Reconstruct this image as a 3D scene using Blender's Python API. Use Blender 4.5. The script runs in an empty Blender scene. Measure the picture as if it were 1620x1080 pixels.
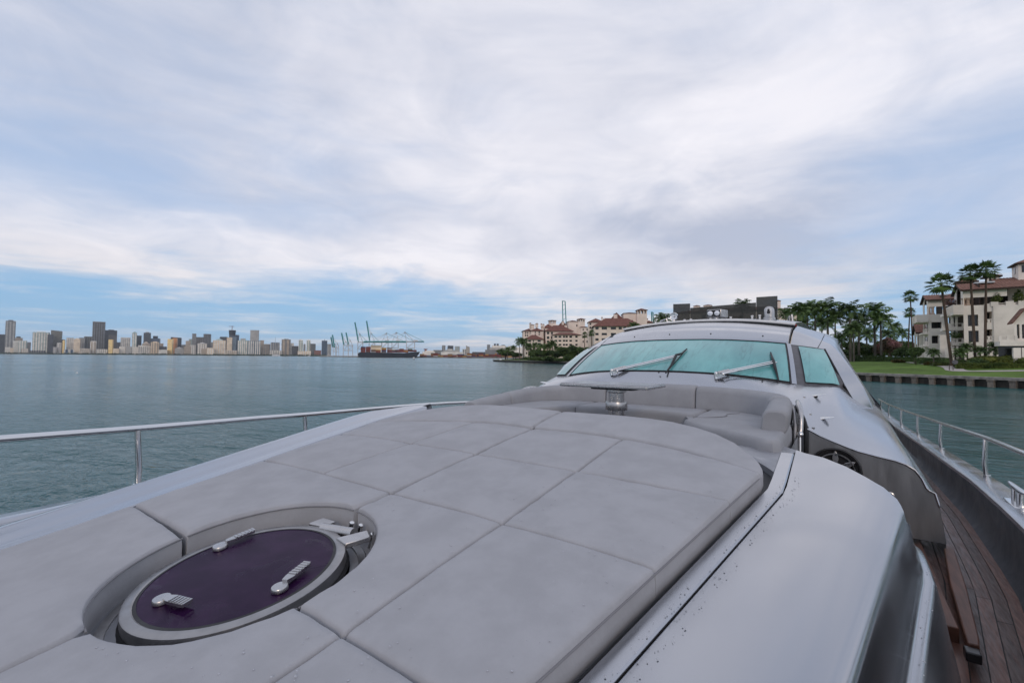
import bpy, math, random
import numpy as np
from mathutils import Vector, Matrix
random.seed(7)
RNG = np.random.default_rng(11)
SC = bpy.context.scene
COL = SC.collection

# ------------------------------------------------------------------ camera
# world: +Y runs aft along the yacht, +X to the right of the photograph, water at z = 0
CAM_H = 3.5
FPX = 720.0                       # focal length in pixels of the 1620-wide photograph (16 mm)
YAW = math.radians(35.7); PITCH = math.atan(24.6 / FPX); ROLL = math.atan(0.007)
c_f = Vector((-math.sin(YAW) * math.cos(PITCH), math.cos(YAW) * math.cos(PITCH), math.sin(PITCH)))
c_r0 = Vector((math.cos(YAW), math.sin(YAW), 0)); c_u0 = c_r0.cross(c_f)
c_r = c_r0 * math.cos(ROLL) + c_u0 * math.sin(ROLL); c_u = c_u0 * math.cos(ROLL) - c_r0 * math.sin(ROLL)
CAM = Vector((0, 0, CAM_H))
cd = bpy.data.cameras.new("camera"); cam = bpy.data.objects.new("camera", cd); COL.objects.link(cam)
cd.sensor_width = 36; cd.lens = 16; cd.sensor_fit = 'HORIZONTAL'; cd.clip_start = 0.05; cd.clip_end = 60000
m = Matrix((c_r, c_u, -c_f)).transposed().to_4x4(); m.translation = CAM; cam.matrix_world = m
SC.camera = cam

def ray(x, y): return c_r * ((x - 810) / FPX) + c_u * ((540 - y) / FPX) + c_f
def at_depth(x, y, d): return CAM + ray(x, y) * d            # a photograph point at a chosen distance
def at_y(x, y, Y): r = ray(x, y); return CAM + r * (Y / r.y)
def at_z(x, y, z): r = ray(x, y); return CAM + r * ((z - CAM_H) / r.z)

SC.view_settings.view_transform = 'Standard'; SC.view_settings.look = 'None'
SC.view_settings.exposure = 0.2; SC.view_settings.gamma = 1.0

# ------------------------------------------------------------------ sun
SUN_EL = math.radians(24); SUN_AZ = math.radians(142)        # azimuth from +Y towards +X: low, behind the camera
sun_dir = Vector((math.sin(SUN_AZ) * math.cos(SUN_EL), math.cos(SUN_AZ) * math.cos(SUN_EL), math.sin(SUN_EL)))
sl = bpy.data.lights.new("sun", 'SUN'); sl.energy = 0.5; sl.angle = math.radians(14); sl.color = (1.0, 0.80, 0.62)
so = bpy.data.objects.new("sun", sl); COL.objects.link(so)
so.rotation_euler = sun_dir.to_track_quat('Z', 'Y').to_euler()

# ------------------------------------------------------------------ node expression helper
class NX:
    def __init__(s, nt, sock): s.nt, s.s = nt, sock
    def _m(s, op, b=None, c=None):
        n = s.nt.nodes.new('ShaderNodeMath'); n.operation = op
        for i, v in enumerate((s, b, c)):
            if v is None: continue
            if isinstance(v, NX): s.nt.links.new(v.s, n.inputs[i])
            else: n.inputs[i].default_value = v
        return NX(s.nt, n.outputs[0])
    def __add__(s, o): return s._m('ADD', o)
    __radd__ = __add__
    def __mul__(s, o): return s._m('MULTIPLY', o)
    __rmul__ = __mul__
    def __sub__(s, o): return s._m('SUBTRACT', o)
    def __rsub__(s, o): return (s * -1.0) + o
    def __truediv__(s, o): return s._m('DIVIDE', o)
    def clamp(s):
        n = s.nt.nodes.new('ShaderNodeClamp'); s.nt.links.new(s.s, n.inputs[0]); return NX(s.nt, n.outputs[0])
    def step(s, a, b, lo=0.0, hi=1.0):
        n = s.nt.nodes.new('ShaderNodeMapRange'); n.interpolation_type = 'SMOOTHSTEP'
        s.nt.links.new(s.s, n.inputs[0])
        for i, v in enumerate((a, b, lo, hi)): n.inputs[i + 1].default_value = v
        return NX(s.nt, n.outputs[0])
    def fn(s, op, b=None): return s._m(op, b)
def combine(nt, x, y, z):
    n = nt.nodes.new('ShaderNodeCombineXYZ')
    for i, v in enumerate((x, y, z)):
        if isinstance(v, NX): nt.links.new(v.s, n.inputs[i])
        else: n.inputs[i].default_value = v
    return NX(nt, n.outputs[0])
def separate(nt, v):
    n = nt.nodes.new('ShaderNodeSeparateXYZ'); nt.links.new(v.s, n.inputs[0]); return [NX(nt, o) for o in n.outputs]
def noise(nt, vec, scale, detail=4, rough=0.5, dist=0.0, out=0):
    n = nt.nodes.new('ShaderNodeTexNoise'); n.inputs['Scale'].default_value = scale
    n.inputs['Detail'].default_value = detail; n.inputs['Roughness'].default_value = rough; n.inputs['Distortion'].default_value = dist
    if vec is not None: nt.links.new(vec.s, n.inputs['Vector'])
    return NX(nt, n.outputs[out])
def mixc(nt, f, a, b, mode='MIX'):
    n = nt.nodes.new('ShaderNodeMix'); n.data_type = 'RGBA'; n.blend_type = mode
    for i, v in ((0, f), (6, a), (7, b)):
        if isinstance(v, NX): nt.links.new(v.s, n.inputs[i])
        elif i == 0: n.inputs[0].default_value = v
        else: n.inputs[i].default_value = (*v, 1)
    return NX(nt, n.outputs[2])

# ------------------------------------------------------------------ sky: Nishita blue behind broken, layered cloud
W = bpy.data.worlds.new("World"); SC.world = W; W.use_nodes = True
nt = W.node_tree; nt.nodes.clear()
wo = nt.nodes.new('ShaderNodeOutputWorld'); bg = nt.nodes.new('ShaderNodeBackground'); nt.links.new(bg.outputs[0], wo.inputs[0])
sky = nt.nodes.new('ShaderNodeTexSky'); sky.sky_type = 'NISHITA'; sky.sun_disc = False
sky.sun_elevation = SUN_EL; sky.sun_rotation = SUN_AZ; sky.air_density = 1.0; sky.dust_density = 0.4; sky.ozone_density = 2.5
tc = nt.nodes.new('ShaderNodeTexCoord')
rot = nt.nodes.new('ShaderNodeVectorRotate'); rot.rotation_type = 'Z_AXIS'; rot.inputs['Angle'].default_value = -YAW
nt.links.new(tc.outputs['Generated'], rot.inputs['Vector'])
dx, dy, dz = separate(nt, NX(nt, rot.outputs[0]))
az = dx.fn('ARCTAN2', dy); el = dz.fn('ARCSINE').fn('MAXIMUM', -0.02)
inv = (dz.fn('MAXIMUM', 0.0) + 0.16)
qx = dx / inv; qy = dy / inv
def azel(px, py):
    r = ray(px, py).normalized(); f0 = Vector((-math.sin(YAW), math.cos(YAW), 0))
    return math.atan2(r.dot(c_r0), r.dot(f0)), math.asin(r.z)
def blob(px, py, sx, sy, amp, warp=None):
    a, e = azel(px, py); sa = math.atan(sx / FPX); se = math.atan(sy / FPX)
    u = (az + (warp[0] if warp else 0.0) - a) / sa; v = (el + (warp[1] if warp else 0.0) - e) / se
    g = ((u * u + v * v) * -1.0).fn('EXPONENT')
    return g * amp
q = combine(nt, qx, qy, 0.0)
flat = combine(nt, az * 1.0, el * 3.4, 0.0)                   # layered, sideways-stretched coordinates near the horizon
n_big = noise(nt, q, 0.75, 5, 0.55, 0.6)
n_fine = noise(nt, q, 2.3, 6, 0.6, 0.9)
n_str = noise(nt, flat, 3.2, 6, 0.58, 0.5)
n_str2 = noise(nt, combine(nt, az * 1.4, el * 9.0, 3.0), 3.0, 6, 0.6, 0.7)
wv = noise(nt, combine(nt, az * 1.6, el * 3.0, 7.0), 2.2, 5, 0.6, 0.4)
wp = ((wv - 0.5) * 0.38, (n_str - 0.5) * 0.2)
B = lambda *a: blob(*a, warp=wp)
# how much cloud
cover = (n_big - 0.5) * 0.9 + (n_str - 0.5) * 1.0 + (n_fine - 0.5) * 0.35 + 0.80
cover = cover + B(60, 250, 300, 66, -0.46) + B(330, 330, 420, 35, -0.22) + B(1640, 300, 190, 130, -0.62) + B(200, 488, 520, 50, -0.62) \
    + B(660, 470, 300, 36, -0.50) + B(240, 396, 430, 50, 0.40) + B(700, 395, 330, 40, 0.45) + B(1150, 300, 420, 160, 0.35) + B(1030, 480, 240, 40, 0.25) \
    + B(700, 120, 500, 140, 0.30) + el.step(0.19, 0.03) * -0.38 + B(0, 20, 330, 110, -0.18) + B(1560, 470, 170, 60, -0.2)
n_thin = noise(nt, combine(nt, az * 2.2, el * 26.0, 9.0), 2.6, 7, 0.62, 0.5)
cover = cover + (n_str2 - 0.5) * el.step(0.26, 0.05) * 1.2 + (n_thin - 0.50) * el.step(0.22, 0.04) * 2.8
mask = cover.step(-0.25, 1.28)
# how light the cloud is: white tops, lilac-grey undersides
lum = (n_fine - 0.5) * 1.05 + (n_big - 0.5) * 0.55 + 0.62
lum = lum + B(1180, 352, 190, 46, -0.80) + B(1250, 400, 150, 26, -0.40) + B(1290, 440, 210, 30, -0.30) + B(1060, 110, 130, 50, -0.25) + B(1330, 90, 260, 150, 0.32) + B(780, 260, 500, 90, 0.10) \
    + B(150, 110, 430, 170, -0.34) + B(400, 395, 420, 34, 0.30) + B(600, 320, 260, 30, -0.22) + B(720, 330, 300, 120, 0.1) + (n_str2 - 0.5) * 0.30
lum = lum.clamp()
ccol = mixc(nt, lum, (0.435, 0.475, 0.590), (0.80, 0.79, 0.845))
ccol = mixc(nt, el.step(0.24, 0.05) * 0.50, ccol, (0.86, 0.77, 0.70))      # the low band of cloud is warm
skyc = mixc(nt, 1.0, NX(nt, sky.outputs[0]), (0.175, 0.163, 0.155), 'MULTIPLY')
skyc = mixc(nt, el.step(0.42, 0.06, 0.72, 0.92), skyc, mixc(nt, el.step(0.10, 0.24), (0.225, 0.410, 0.640), (0.375, 0.475, 0.665)))   # thin bluish veil in the gaps, thicker towards the horizon
col = mixc(nt, mask, skyc, ccol)
nt.links.new(col.s, bg.inputs[0]); bg.inputs[1].default_value = 1.0
W.cycles.sampling_method = 'MANUAL'; W.cycles.sample_map_resolution = 512

# ------------------------------------------------------------------ mesh builder
class MB:
    def __init__(s): s.v, s.f, s.m = [], [], []
    def add(s, vs, fs, mi=0):
        o = len(s.v); s.v += [tuple(p) for p in vs]
        s.f += [tuple(i + o for i in f) for f in fs]; s.m += [mi] * len(fs); return s
    def box(s, c, d, rz=0.0, mi=0, top=1.0, R=None):
        x, y, z = d[0] / 2, d[1] / 2, d[2] / 2; vs = []
        cr, sr = math.cos(rz), math.sin(rz)
        for k, t in ((-1, 1.0), (1, top)):
            for i, j in ((-1, -1), (1, -1), (1, 1), (-1, 1)):
                px, py, pz = i * x * t, j * y * t, k * z
                if R is not None: q = R @ Vector((px, py, pz)); vs.append((q.x + c[0], q.y + c[1], q.z + c[2]))
                else: vs.append((c[0] + px * cr - py * sr, c[1] + px * sr + py * cr, c[2] + pz))
        return s.add(vs, [(3, 2, 1, 0), (4, 5, 6, 7), (0, 1, 5, 4), (1, 2, 6, 5), (2, 3, 7, 6), (3, 0, 4, 7)], mi)
    def tube(s, pts, r, n=10, mi=0, cap=True):
        pts = [Vector(p) for p in pts]; m_ = len(pts); rs = r if hasattr(r, '__len__') else [r] * m_
        vs = []; up = None
        for i, p in enumerate(pts):
            t = (pts[min(i + 1, m_ - 1)] - pts[max(i - 1, 0)]).normalized()
            if up is None:
                up = Vector((0, 0, 1)) if abs(t.z) < 0.9 else Vector((1, 0, 0))
            a = t.cross(up).normalized(); b = a.cross(t).normalized(); up = b
            for k in range(n):
                w = 2 * math.pi * k / n; vs.append(p + (a * math.cos(w) + b * math.sin(w)) * rs[i])
        fs = [(i * n + k, i * n + (k + 1) % n, (i + 1) * n + (k + 1) % n, (i + 1) * n + k) for i in range(m_ - 1) for k in range(n)]
        if cap: fs += [tuple(range(n - 1, -1, -1)), tuple((m_ - 1) * n + k for k in range(n))]
        return s.add(vs, fs, mi)
    def grid(s, P, mi=0, closed=False, flip=False):
        a, b = len(P), len(P[0]); fs = []
        for i in range(a - 1):
            for j in range(b if closed else b - 1):
                f = (i * b + j, i * b + (j + 1) % b, (i + 1) * b + (j + 1) % b, (i + 1) * b + j)
                fs.append(f[::-1] if flip else f)
        return s.add([p for r in P for p in r], fs, mi)
    def prism(s, poly, z0, z1, mi=0):
        n = len(poly); vs = [(x, y, z0) for x, y in poly] + [(x, y, z1) for x, y in poly]
        return s.add(vs, [tuple(range(n - 1, -1, -1)), tuple(range(n, 2 * n))] + [(i, (i + 1) % n, n + (i + 1) % n, n + i) for i in range(n)], mi)
    def slab(s, poly, d, mi=0):
        "poly: list of 3-D points, extruded by vector d"
        n = len(poly); d = Vector(d); vs = [Vector(p) for p in poly]; vs += [p + d for p in vs]
        return s.add(vs, [tuple(range(n - 1, -1, -1)), tuple(range(n, 2 * n))] + [(i, (i + 1) % n, n + (i + 1) % n, n + i) for i in range(n)], mi)
    def lathe(s, prof, c=(0, 0, 0), n=24, mi=0, R=None):
        P = []
        for r, z in prof:
            row = []
            for k in range(n):
                w = 2 * math.pi * k / n; p = Vector((r * math.cos(w), r * math.sin(w), z))
                if R is not None: p = R @ p
                row.append((p.x + c[0], p.y + c[1], p.z + c[2]))
            P.append(row)
        return s.grid(P, mi, closed=True)
    def sphere(s, c, r, n=10, mi=0, sz=1.0):
        return s.lathe([(max(1e-4, r * math.sin(math.pi * i / n)), -r * sz * math.cos(math.pi * i / n)) for i in range(n + 1)], c, 2 * n, mi)
    def mesh(s, name, mats, smooth=True, angle=35, weld=False):
        me = bpy.data.meshes.new(name); me.from_pydata(s.v, [], s.f)
        if not isinstance(mats, (list, tuple)): mats = [mats]
        for q_ in mats: me.materials.append(q_)
        if len(mats) > 1: me.polygons.foreach_set('material_index', s.m)
        if smooth:
            me.polygons.foreach_set('use_smooth', [True] * len(me.polygons)); me.set_sharp_from_angle(angle=math.radians(angle))
        me.update(); return me
    def build(s, name, mats, parent=None, smooth=True, angle=35, bevel=0, label=None):
        return link(name, s.mesh(name, mats, smooth, angle), parent, bevel, label)
def link(name, me, parent=None, bevel=0, label=None, loc=None, rz=0, sc=None):
    o = bpy.data.objects.new(name, me); COL.objects.link(o)
    if parent is not None: o.parent = parent
    if bevel:
        b = o.modifiers.new('bevel', 'BEVEL'); b.width = bevel; b.segments = 2; b.limit_method = 'ANGLE'; b.angle_limit = math.radians(40)
    if label: o['label'] = label
    if loc is not None: o.location = loc
    if rz: o.rotation_euler = (0, 0, rz)
    if sc is not None: o.scale = sc if hasattr(sc, '__len__') else (sc, sc, sc)
    return o
def tag(o, label=None, cat=None, group=None, kind=None):
    if label: o['label'] = label
    if cat: o['category'] = cat
    if group: o['group'] = group
    if kind: o['kind'] = kind
    return o
def thing(name, label, cat, loc=(0, 0, 0), rz=0, group=None):
    o = bpy.data.objects.new(name, None); COL.objects.link(o); o.location = loc; o.rotation_euler = (0, 0, rz); o.empty_display_size = 0.2
    return tag(o, label, cat, group)
def lerp(a, b, t): return a + (b - a) * t
def interp(x, xs, ys): return float(np.interp(x, xs, ys))
def cmr(pts, n):
    "smooth curve through points (Catmull-Rom), n steps a span"
    P = [Vector(p) for p in pts]; P = [P[0] * 2 - P[1]] + P + [P[-1] * 2 - P[-2]]; out = []
    for i in range(1, len(P) - 2):
        for k in range(n):
            t = k / n; a, b, c, d = P[i - 1:i + 3]
            out.append(0.5 * ((2 * b) + (c - a) * t + (2 * a - 5 * b + 4 * c - d) * t * t + (3 * b - a - 3 * c + d) * t ** 3))
    return out + [P[-2]]

# ------------------------------------------------------------------ materials
def mat(name, col, rough=0.5, metal=0.0, coat=0.0, var=0.0, vscale=5.0, bump=0.0, bscale=40.0, rvar=0.0, spec=0.5, stretch=None, coatr=0.05, col2=None, objrand=0.0, trans=0.0, alpha=1.0, ior=1.45, bdist=0.01, vdetail=4, rdetail=5):
    M = bpy.data.materials.new(name); M.use_nodes = True; t = M.node_tree; b = t.nodes['Principled BSDF']
    b.inputs['Roughness'].default_value = rough; b.inputs['Metallic'].default_value = metal
    b.inputs['Coat Weight'].default_value = coat; b.inputs['Coat Roughness'].default_value = coatr
    b.inputs['Specular IOR Level'].default_value = spec; b.inputs['IOR'].default_value = ior
    b.inputs['Transmission Weight'].default_value = trans; b.inputs['Alpha'].default_value = alpha
    c = t.nodes.new('ShaderNodeTexCoord'); vec = NX(t, c.outputs['Object'])
    if stretch:
        mp = t.nodes.new('ShaderNodeMapping'); mp.inputs['Scale'].default_value = stretch
        t.links.new(vec.s, mp.inputs['Vector']); vec = NX(t, mp.outputs[0])
    b.inputs['Base Color'].default_value = (*col, 1)
    cc = None
    if var or col2:
        n = noise(t, vec, vscale, vdetail, 0.6)
        k2 = col2 if col2 else tuple(x * (1 - var) for x in col); k1 = col if col2 else tuple(min(1, x * (1 + var)) for x in col)
        cc = mixc(t, n.step(0.32, 0.68), k2, k1)
    if objrand:
        oi = t.nodes.new('ShaderNodeObjectInfo'); r_ = NX(t, oi.outputs['Random'])
        f = r_ * (2 * objrand) + (1 - objrand)
        g = combine(t, f, f, f); cc = mixc(t, 1.0, cc if cc else col, g, 'MULTIPLY')
    if cc: t.links.new(cc.s, b.inputs['Base Color'])
    if rvar:
        n2 = noise(t, vec, vscale * 1.7 + 1, rdetail, 0.65, 0.3)
        t.links.new((n2.step(0.3, 0.7) * (2 * rvar) + (rough - rvar)).clamp().s, b.inputs['Roughness'])
    if bump:
        bp = t.nodes.new('ShaderNodeBump'); bp.inputs['Strength'].default_value = bump; bp.inputs['Distance'].default_value = bdist
        t.links.new(noise(t, vec, bscale, 5, 0.6).s, bp.inputs['Height']); t.links.new(bp.outputs[0], b.inputs['Normal'])
    return M
def srgb(r, g, b):
    f = lambda c: (c / 255 / 12.92) if c <= 10 else ((c / 255 + 0.055) / 1.055) ** 2.4
    return (f(r), f(g), f(b))
M = {}
M['silver'] = mat('silver_paint', (0.455, 0.468, 0.50), 0.22, 0.95, 0.0, var=0.03, vscale=0.8, rvar=0.05, coatr=0.15, vdetail=2, rdetail=1)
M['panel'] = mat('shaded_panel_paint', (0.27, 0.275, 0.285), 0.36, 0.6, 0.15, var=0.10, vscale=5, stretch=(2.2, 1, 0.35), rvar=0.08, vdetail=3)  # same silver paint, darkened: the front face's shade is in the colour
M['silver_dull'] = mat('dull_silver_paint', (0.33, 0.34, 0.37), 0.42, 0.5, 0.1, var=0.08, vscale=4, rvar=0.1, bump=0.08, bscale=300, bdist=0.002)
M['bulwark'] = mat('charcoal_bulwark_paint', (0.062, 0.066, 0.074), 0.45, 0.1, 0.0, var=0.1, vscale=2, rvar=0.1)
M['fabric'] = mat('grey_cushion_fabric', (0.352, 0.357, 0.380), 0.85, 0, var=0.06, vscale=6.0, bump=0.35, bscale=26, bdist=0.004, spec=0.25, vdetail=7)
M['fabric2'] = mat('grey_sofa_fabric', (0.305, 0.310, 0.330), 0.8, 0, var=0.06, vscale=5.0, bump=0.35, bscale=26, bdist=0.004, spec=0.25, vdetail=7)
M['stitch'] = mat('cushion_piping', (0.20, 0.20, 0.215), 0.8)
M['chrome'] = mat('polished_steel', (0.72, 0.72, 0.72), 0.14, 1.0, rvar=0.05, vscale=9)
M['hatch_steel'] = mat('dull_hatch_steel', (0.34, 0.335, 0.34), 0.38, 1.0, rvar=0.08, vscale=14, var=0.08)
M['tray_shade'] = mat('shade_dark_tray_floor', (0.035, 0.036, 0.040), 0.6, var=0.2)  # shade under and behind the pads painted into the floor colour
M['steel'] = mat('brushed_steel', (0.50, 0.49, 0.49), 0.30, 1.0, rvar=0.08, vscale=14, var=0.06)
M['rubber'] = mat('black_rubber', (0.015, 0.015, 0.017), 0.5, rvar=0.1)
M['dark_frame'] = mat('dark_window_frame', (0.085, 0.085, 0.095), 0.45, var=0.15, vscale=20)
M['black_plastic'] = mat('black_plastic', (0.02, 0.02, 0.022), 0.35)
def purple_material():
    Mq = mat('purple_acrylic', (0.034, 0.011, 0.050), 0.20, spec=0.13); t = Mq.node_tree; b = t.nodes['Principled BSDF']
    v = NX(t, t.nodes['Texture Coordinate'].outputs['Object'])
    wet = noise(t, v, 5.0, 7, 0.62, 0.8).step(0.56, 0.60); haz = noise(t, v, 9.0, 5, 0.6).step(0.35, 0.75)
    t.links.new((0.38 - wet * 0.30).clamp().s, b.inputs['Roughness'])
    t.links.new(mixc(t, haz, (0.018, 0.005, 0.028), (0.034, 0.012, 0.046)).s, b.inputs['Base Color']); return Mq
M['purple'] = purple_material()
M['drop'] = mat('water_drop', (0.42, 0.43, 0.47), 0.04, spec=0.8)
M['teal'] = mat('teal_screened_glass', (0.150, 0.455, 0.450), 0.45, 0, 1.0, col2=(0.075, 0.300, 0.310), vscale=1.5, coatr=0.05, stretch=(1.6, 0.5, 0.7), vdetail=9)
def teal_material():
    Mq = M['teal']; t = Mq.node_tree; b = t.nodes['Principled BSDF']; old = NX(t, b.inputs['Base Color'].links[0].from_socket)
    c = NX(t, t.nodes['Texture Coordinate'].outputs['Object']); mp = t.nodes.new('ShaderNodeMapping'); mp.inputs['Scale'].default_value = (7.0, 0.8, 1.3); mp.inputs['Rotation'].default_value = (0, 0.22, 0); t.links.new(c.s, mp.inputs['Vector'])
    st = noise(t, NX(t, mp.outputs[0]), 1.6, 7, 0.62, 1.2); dk = st.step(0.575, 0.60) * st.step(0.65, 0.62) * 0.32 + noise(t, c, 3.0, 3, 0.5).step(0.4, 0.75) * 0.10
    t.links.new(mixc(t, dk, old, (0.02, 0.12, 0.13)).s, b.inputs['Base Color']); t.links.new((noise(t, c, 40.0, 3, 0.6).step(0.3, 0.7) * 0.12 + 0.03).s, b.inputs['Coat Roughness'])
teal_material()
M['teak'] = mat('wet_teak', (0.098, 0.045, 0.033), 0.42, var=0.35, vscale=3, rvar=0.12, stretch=(14, 1.2, 4), bump=0.15, bscale=12, objrand=0.40, vdetail=7)
M['teak_step'] = mat('oiled_teak', (0.105, 0.046, 0.030), 0.5, var=0.3, vscale=3, stretch=(14, 1.2, 4), bump=0.12, bscale=12, vdetail=7)
M['caulk'] = mat('deck_caulk', (0.012, 0.012, 0.013), 0.6)
M['white_paint'] = mat('white_paint', (0.72, 0.72, 0.72), 0.4, var=0.05)
M['tint'] = mat('smoked_screen', (0.030, 0.030, 0.026), 0.05, 0, trans=0.0, alpha=0.80, spec=0.5)
M['lens'] = mat('lamp_lens', (0.8, 0.8, 0.82), 0.08, 0.6, coat=0.5)
M['amber'] = mat('courtesy_lamp_lens', (0.75, 0.55, 0.15), 0.3)
M['red'] = mat('red_lamp_lens', (0.35, 0.02, 0.02), 0.3)
M['hull'] = mat('hull_paint', (0.35, 0.36, 0.38), 0.25, 0.5, 0.4)

# ------------------------------------------------------------------ water
def water_material():
    Mw = bpy.data.materials.new('harbour_water'); Mw.use_nodes = True; t = Mw.node_tree; b = t.nodes['Principled BSDF']
    b.inputs['Base Color'].default_value = (0.012, 0.058, 0.060, 1); b.inputs['Roughness'].default_value = 0.14
    b.inputs['IOR'].default_value = 1.33; b.inputs['Specular IOR Level'].default_value = 0.15; b.inputs['Specular Tint'].default_value = (0.80, 0.95, 1.0, 1)
    c = t.nodes.new('ShaderNodeTexCoord'); v = NX(t, c.outputs['Object'])
    def mapped(sc, rz):
        mp = t.nodes.new('ShaderNodeMapping'); mp.inputs['Scale'].default_value = sc; mp.inputs['Rotation'].default_value = (0, 0, rz)
        t.links.new(v.s, mp.inputs['Vector']); return NX(t, mp.outputs[0])
    h = noise(t, mapped((0.32, 0.85, 1), -0.45), 1.0, 3, 0.55, 0.5) * 0.26 + noise(t, mapped((1.3, 2.6, 1), -0.2), 1.0, 4, 0.6, 0.4) * 0.115 \
        + noise(t, mapped((0.05, 0.12, 1), -0.6), 1.0, 2, 0.5, 0.3) * 0.5
    gust = noise(t, mapped((0.012, 0.03, 1), -0.5), 1.0, 4, 0.6, 0.8)
    bp = t.nodes.new('ShaderNodeBump'); bp.inputs['Distance'].default_value = 1.0; bp.inputs['Strength'].default_value = 1.0
    t.links.new((h * (gust.step(0.32, 0.68, 0.6, 1.5))).s, bp.inputs['Height']); t.links.new(gust.step(0.32, 0.68, 0.10, 0.20).s, b.inputs['Roughness']); t.links.new(mixc(t, gust.step(0.3, 0.7), (0.009, 0.066, 0.068), (0.013, 0.080, 0.078)).s, b.inputs['Base Color']); t.links.new(bp.outputs[0], b.inputs['Normal'])
    return Mw
M['water'] = water_material()
o = MB().add([(-12000, -2000, 0), (12000, -2000, 0), (12000, 12000, 0), (-12000, 12000, 0)], [(0, 1, 2, 3)]).build('water', M['water'], smooth=False)
tag(o, kind='structure')

# ------------------------------------------------------------------ the island on the right
M['lawn'] = mat('mown_lawn', (0.098, 0.165, 0.032), 0.9, var=0.30, vscale=0.25, bump=0.6, bscale=30, bdist=0.05, spec=0.2, vdetail=8)
M['soil'] = mat('island_soil', (0.10, 0.09, 0.06), 0.95, var=0.3, vscale=0.1)
M['path'] = mat('pale_path_paving', (0.40, 0.37, 0.34), 0.85, var=0.15, vscale=1.5)
M['concrete'] = mat('weathered_concrete', (0.25, 0.235, 0.21), 0.9, var=0.35, vscale=1.3, bump=0.4, bscale=9, bdist=0.03, vdetail=7)
M['pile'] = mat('stained_concrete_pile', (0.19, 0.165, 0.14), 0.9, var=0.4, vscale=1.7, bump=0.4, bscale=9, bdist=0.03, objrand=0.2, vdetail=7)
M['bulkhead'] = mat('dark_wet_bulkhead', (0.035, 0.030, 0.024), 0.7, var=0.5, vscale=1.2, stretch=(1, 1, 0.4))
SHORE = [(150, -30), (80, 31), (45, 61), (18.5, 83.0), (2.7, 94.7), (-20, 115), (-50, 147), (-82, 180), (-116, 212), (-160, 240), (-200, 263), (-216, 276), (-222, 292), (-212, 318), (-180, 350)]
shore = [Vector((p.x, p.y)) for p in cmr([(x, y, 0) for x, y in SHORE], 6)]
def shore_n(i):
    t_ = (shore[min(i + 1, len(shore) - 1)] - shore[max(i - 1, 0)]).normalized()
    return Vector((t_.y, -t_.x))
ZL = [(0, 1.33), (3, 1.42), (9, 1.75), (18, 2.4), (30, 2.95), (50, 3.1), (90, 3.15), (160, 3.15)]
def lawn_z(p):
    dmin = min((Vector((p[0], p[1])) - s_).length for s_ in shore)
    return interp(dmin, [a for a, b in ZL], [b for a, b in ZL])
P = []
for off, z in ZL:
    row = []
    for i, s_ in enumerate(shore):
        n_ = shore_n(i); k = off * (0.25 if i > len(shore) - 34 and off > 30 else 1.0)
        p = s_ + n_ * k; row.append((p.x, p.y, z))
    P.append(row)
o = MB().grid(P, flip=True).build('lawn', M['lawn']); tag(o, kind='structure')
# seawall: bulkhead, cap and a row of piles
sw = thing('seawall', 'low weathered concrete seawall with square piles along the lawn', 'seawall', (shore[0].x, shore[0].y, 0))
def rel(o_, root):
    o_.parent = root; o_.matrix_parent_inverse = root.matrix_basis.inverted(); return o_
Pb = [[(s_.x, s_.y, z) for s_ in shore] for z in (-1.0, 1.25)]
rel(MB().grid(Pb).build('bulkhead', M['bulkhead']), sw)
cap = []
for a, z in ((-0.38, 0.98), (-0.40, 1.30), (-0.36, 1.345), (0.5, 1.35), (0.52, 1.0)):
    cap.append([(s_.x + shore_n(i).x * a, s_.y + shore_n(i).y * a, z) for i, s_ in enumerate(shore)])
rel(MB().grid(cap, flip=True).build('concrete_cap', M['concrete'], angle=30), sw)
pile_mesh = MB().box((0, 0, 0.0), (0.62, 0.5, 1.96)).box((0, 0.02, 0.86), (0.74, 0.6, 0.22)).mesh('pile', M['pile'])
ln = 0.0; nxt = 0.0
for i in range(len(shore) - 1):
    seg = shore[i + 1] - shore[i]; L = seg.length
    while nxt < ln + L:
        p = shore[i] + seg * ((nxt - ln) / L); n_ = shore_n(i)
        if -12 < p.x < 34:
            q_ = link('pile', pile_mesh, None, loc=(p.x - n_.x * 0.22, p.y - n_.y * 0.22, 0), rz=math.atan2(seg.y, seg.x) + random.uniform(-.02, .02))
            rel(q_, sw)
        nxt += 2.15
    ln += L

# ------------------------------------------------------------------ the yacht
XC = -1.69                                             # the yacht's centre line
yacht = thing('motor_yacht', 'long silver motor yacht seen from its foredeck, looking aft to the windscreen', 'yacht', (XC, 0, 0))
def Y_(o_): o_.parent = yacht; return o_              # all yacht meshes use x measured from the centre line
def zp(y): return 2.70 + 0.125 * y                    # plane of the sun pads
def taper(y): return -0.17 * max(0.0, 2.4 - y) if y < 2.4 else 0.0
HBY = [-4.2, -3, -1, 0, 1, 2, 4, 6, 10, 16, 24]; HBX = [0.05, .75, 1.6, 1.95, 2.22, 2.44, 2.69, 2.78, 2.82, 2.80, 2.70]
def hb(y): return interp(y, HBY, HBX)
def zg(y): return interp(y, [-4, 0, 1, 2.4, 4.6, 6, 8.5, 11, 14, 24], [2.70, 2.60, 2.56, 2.53, 2.46, 2.38, 2.24, 2.10, 1.96, 1.75])   # top of the gunwale
def zd(y): return interp(y, [4.6, 5.6, 7.5, 10, 14, 24], [2.085, 2.05, 1.96, 1.84, 1.68, 1.5])
def ys(a, b, n): return [lerp(a, b, i / (n - 1)) for i in range(n)]
def mir(rows): return [[(-p[0], p[1], p[2]) for p in r] for r in rows]
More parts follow.
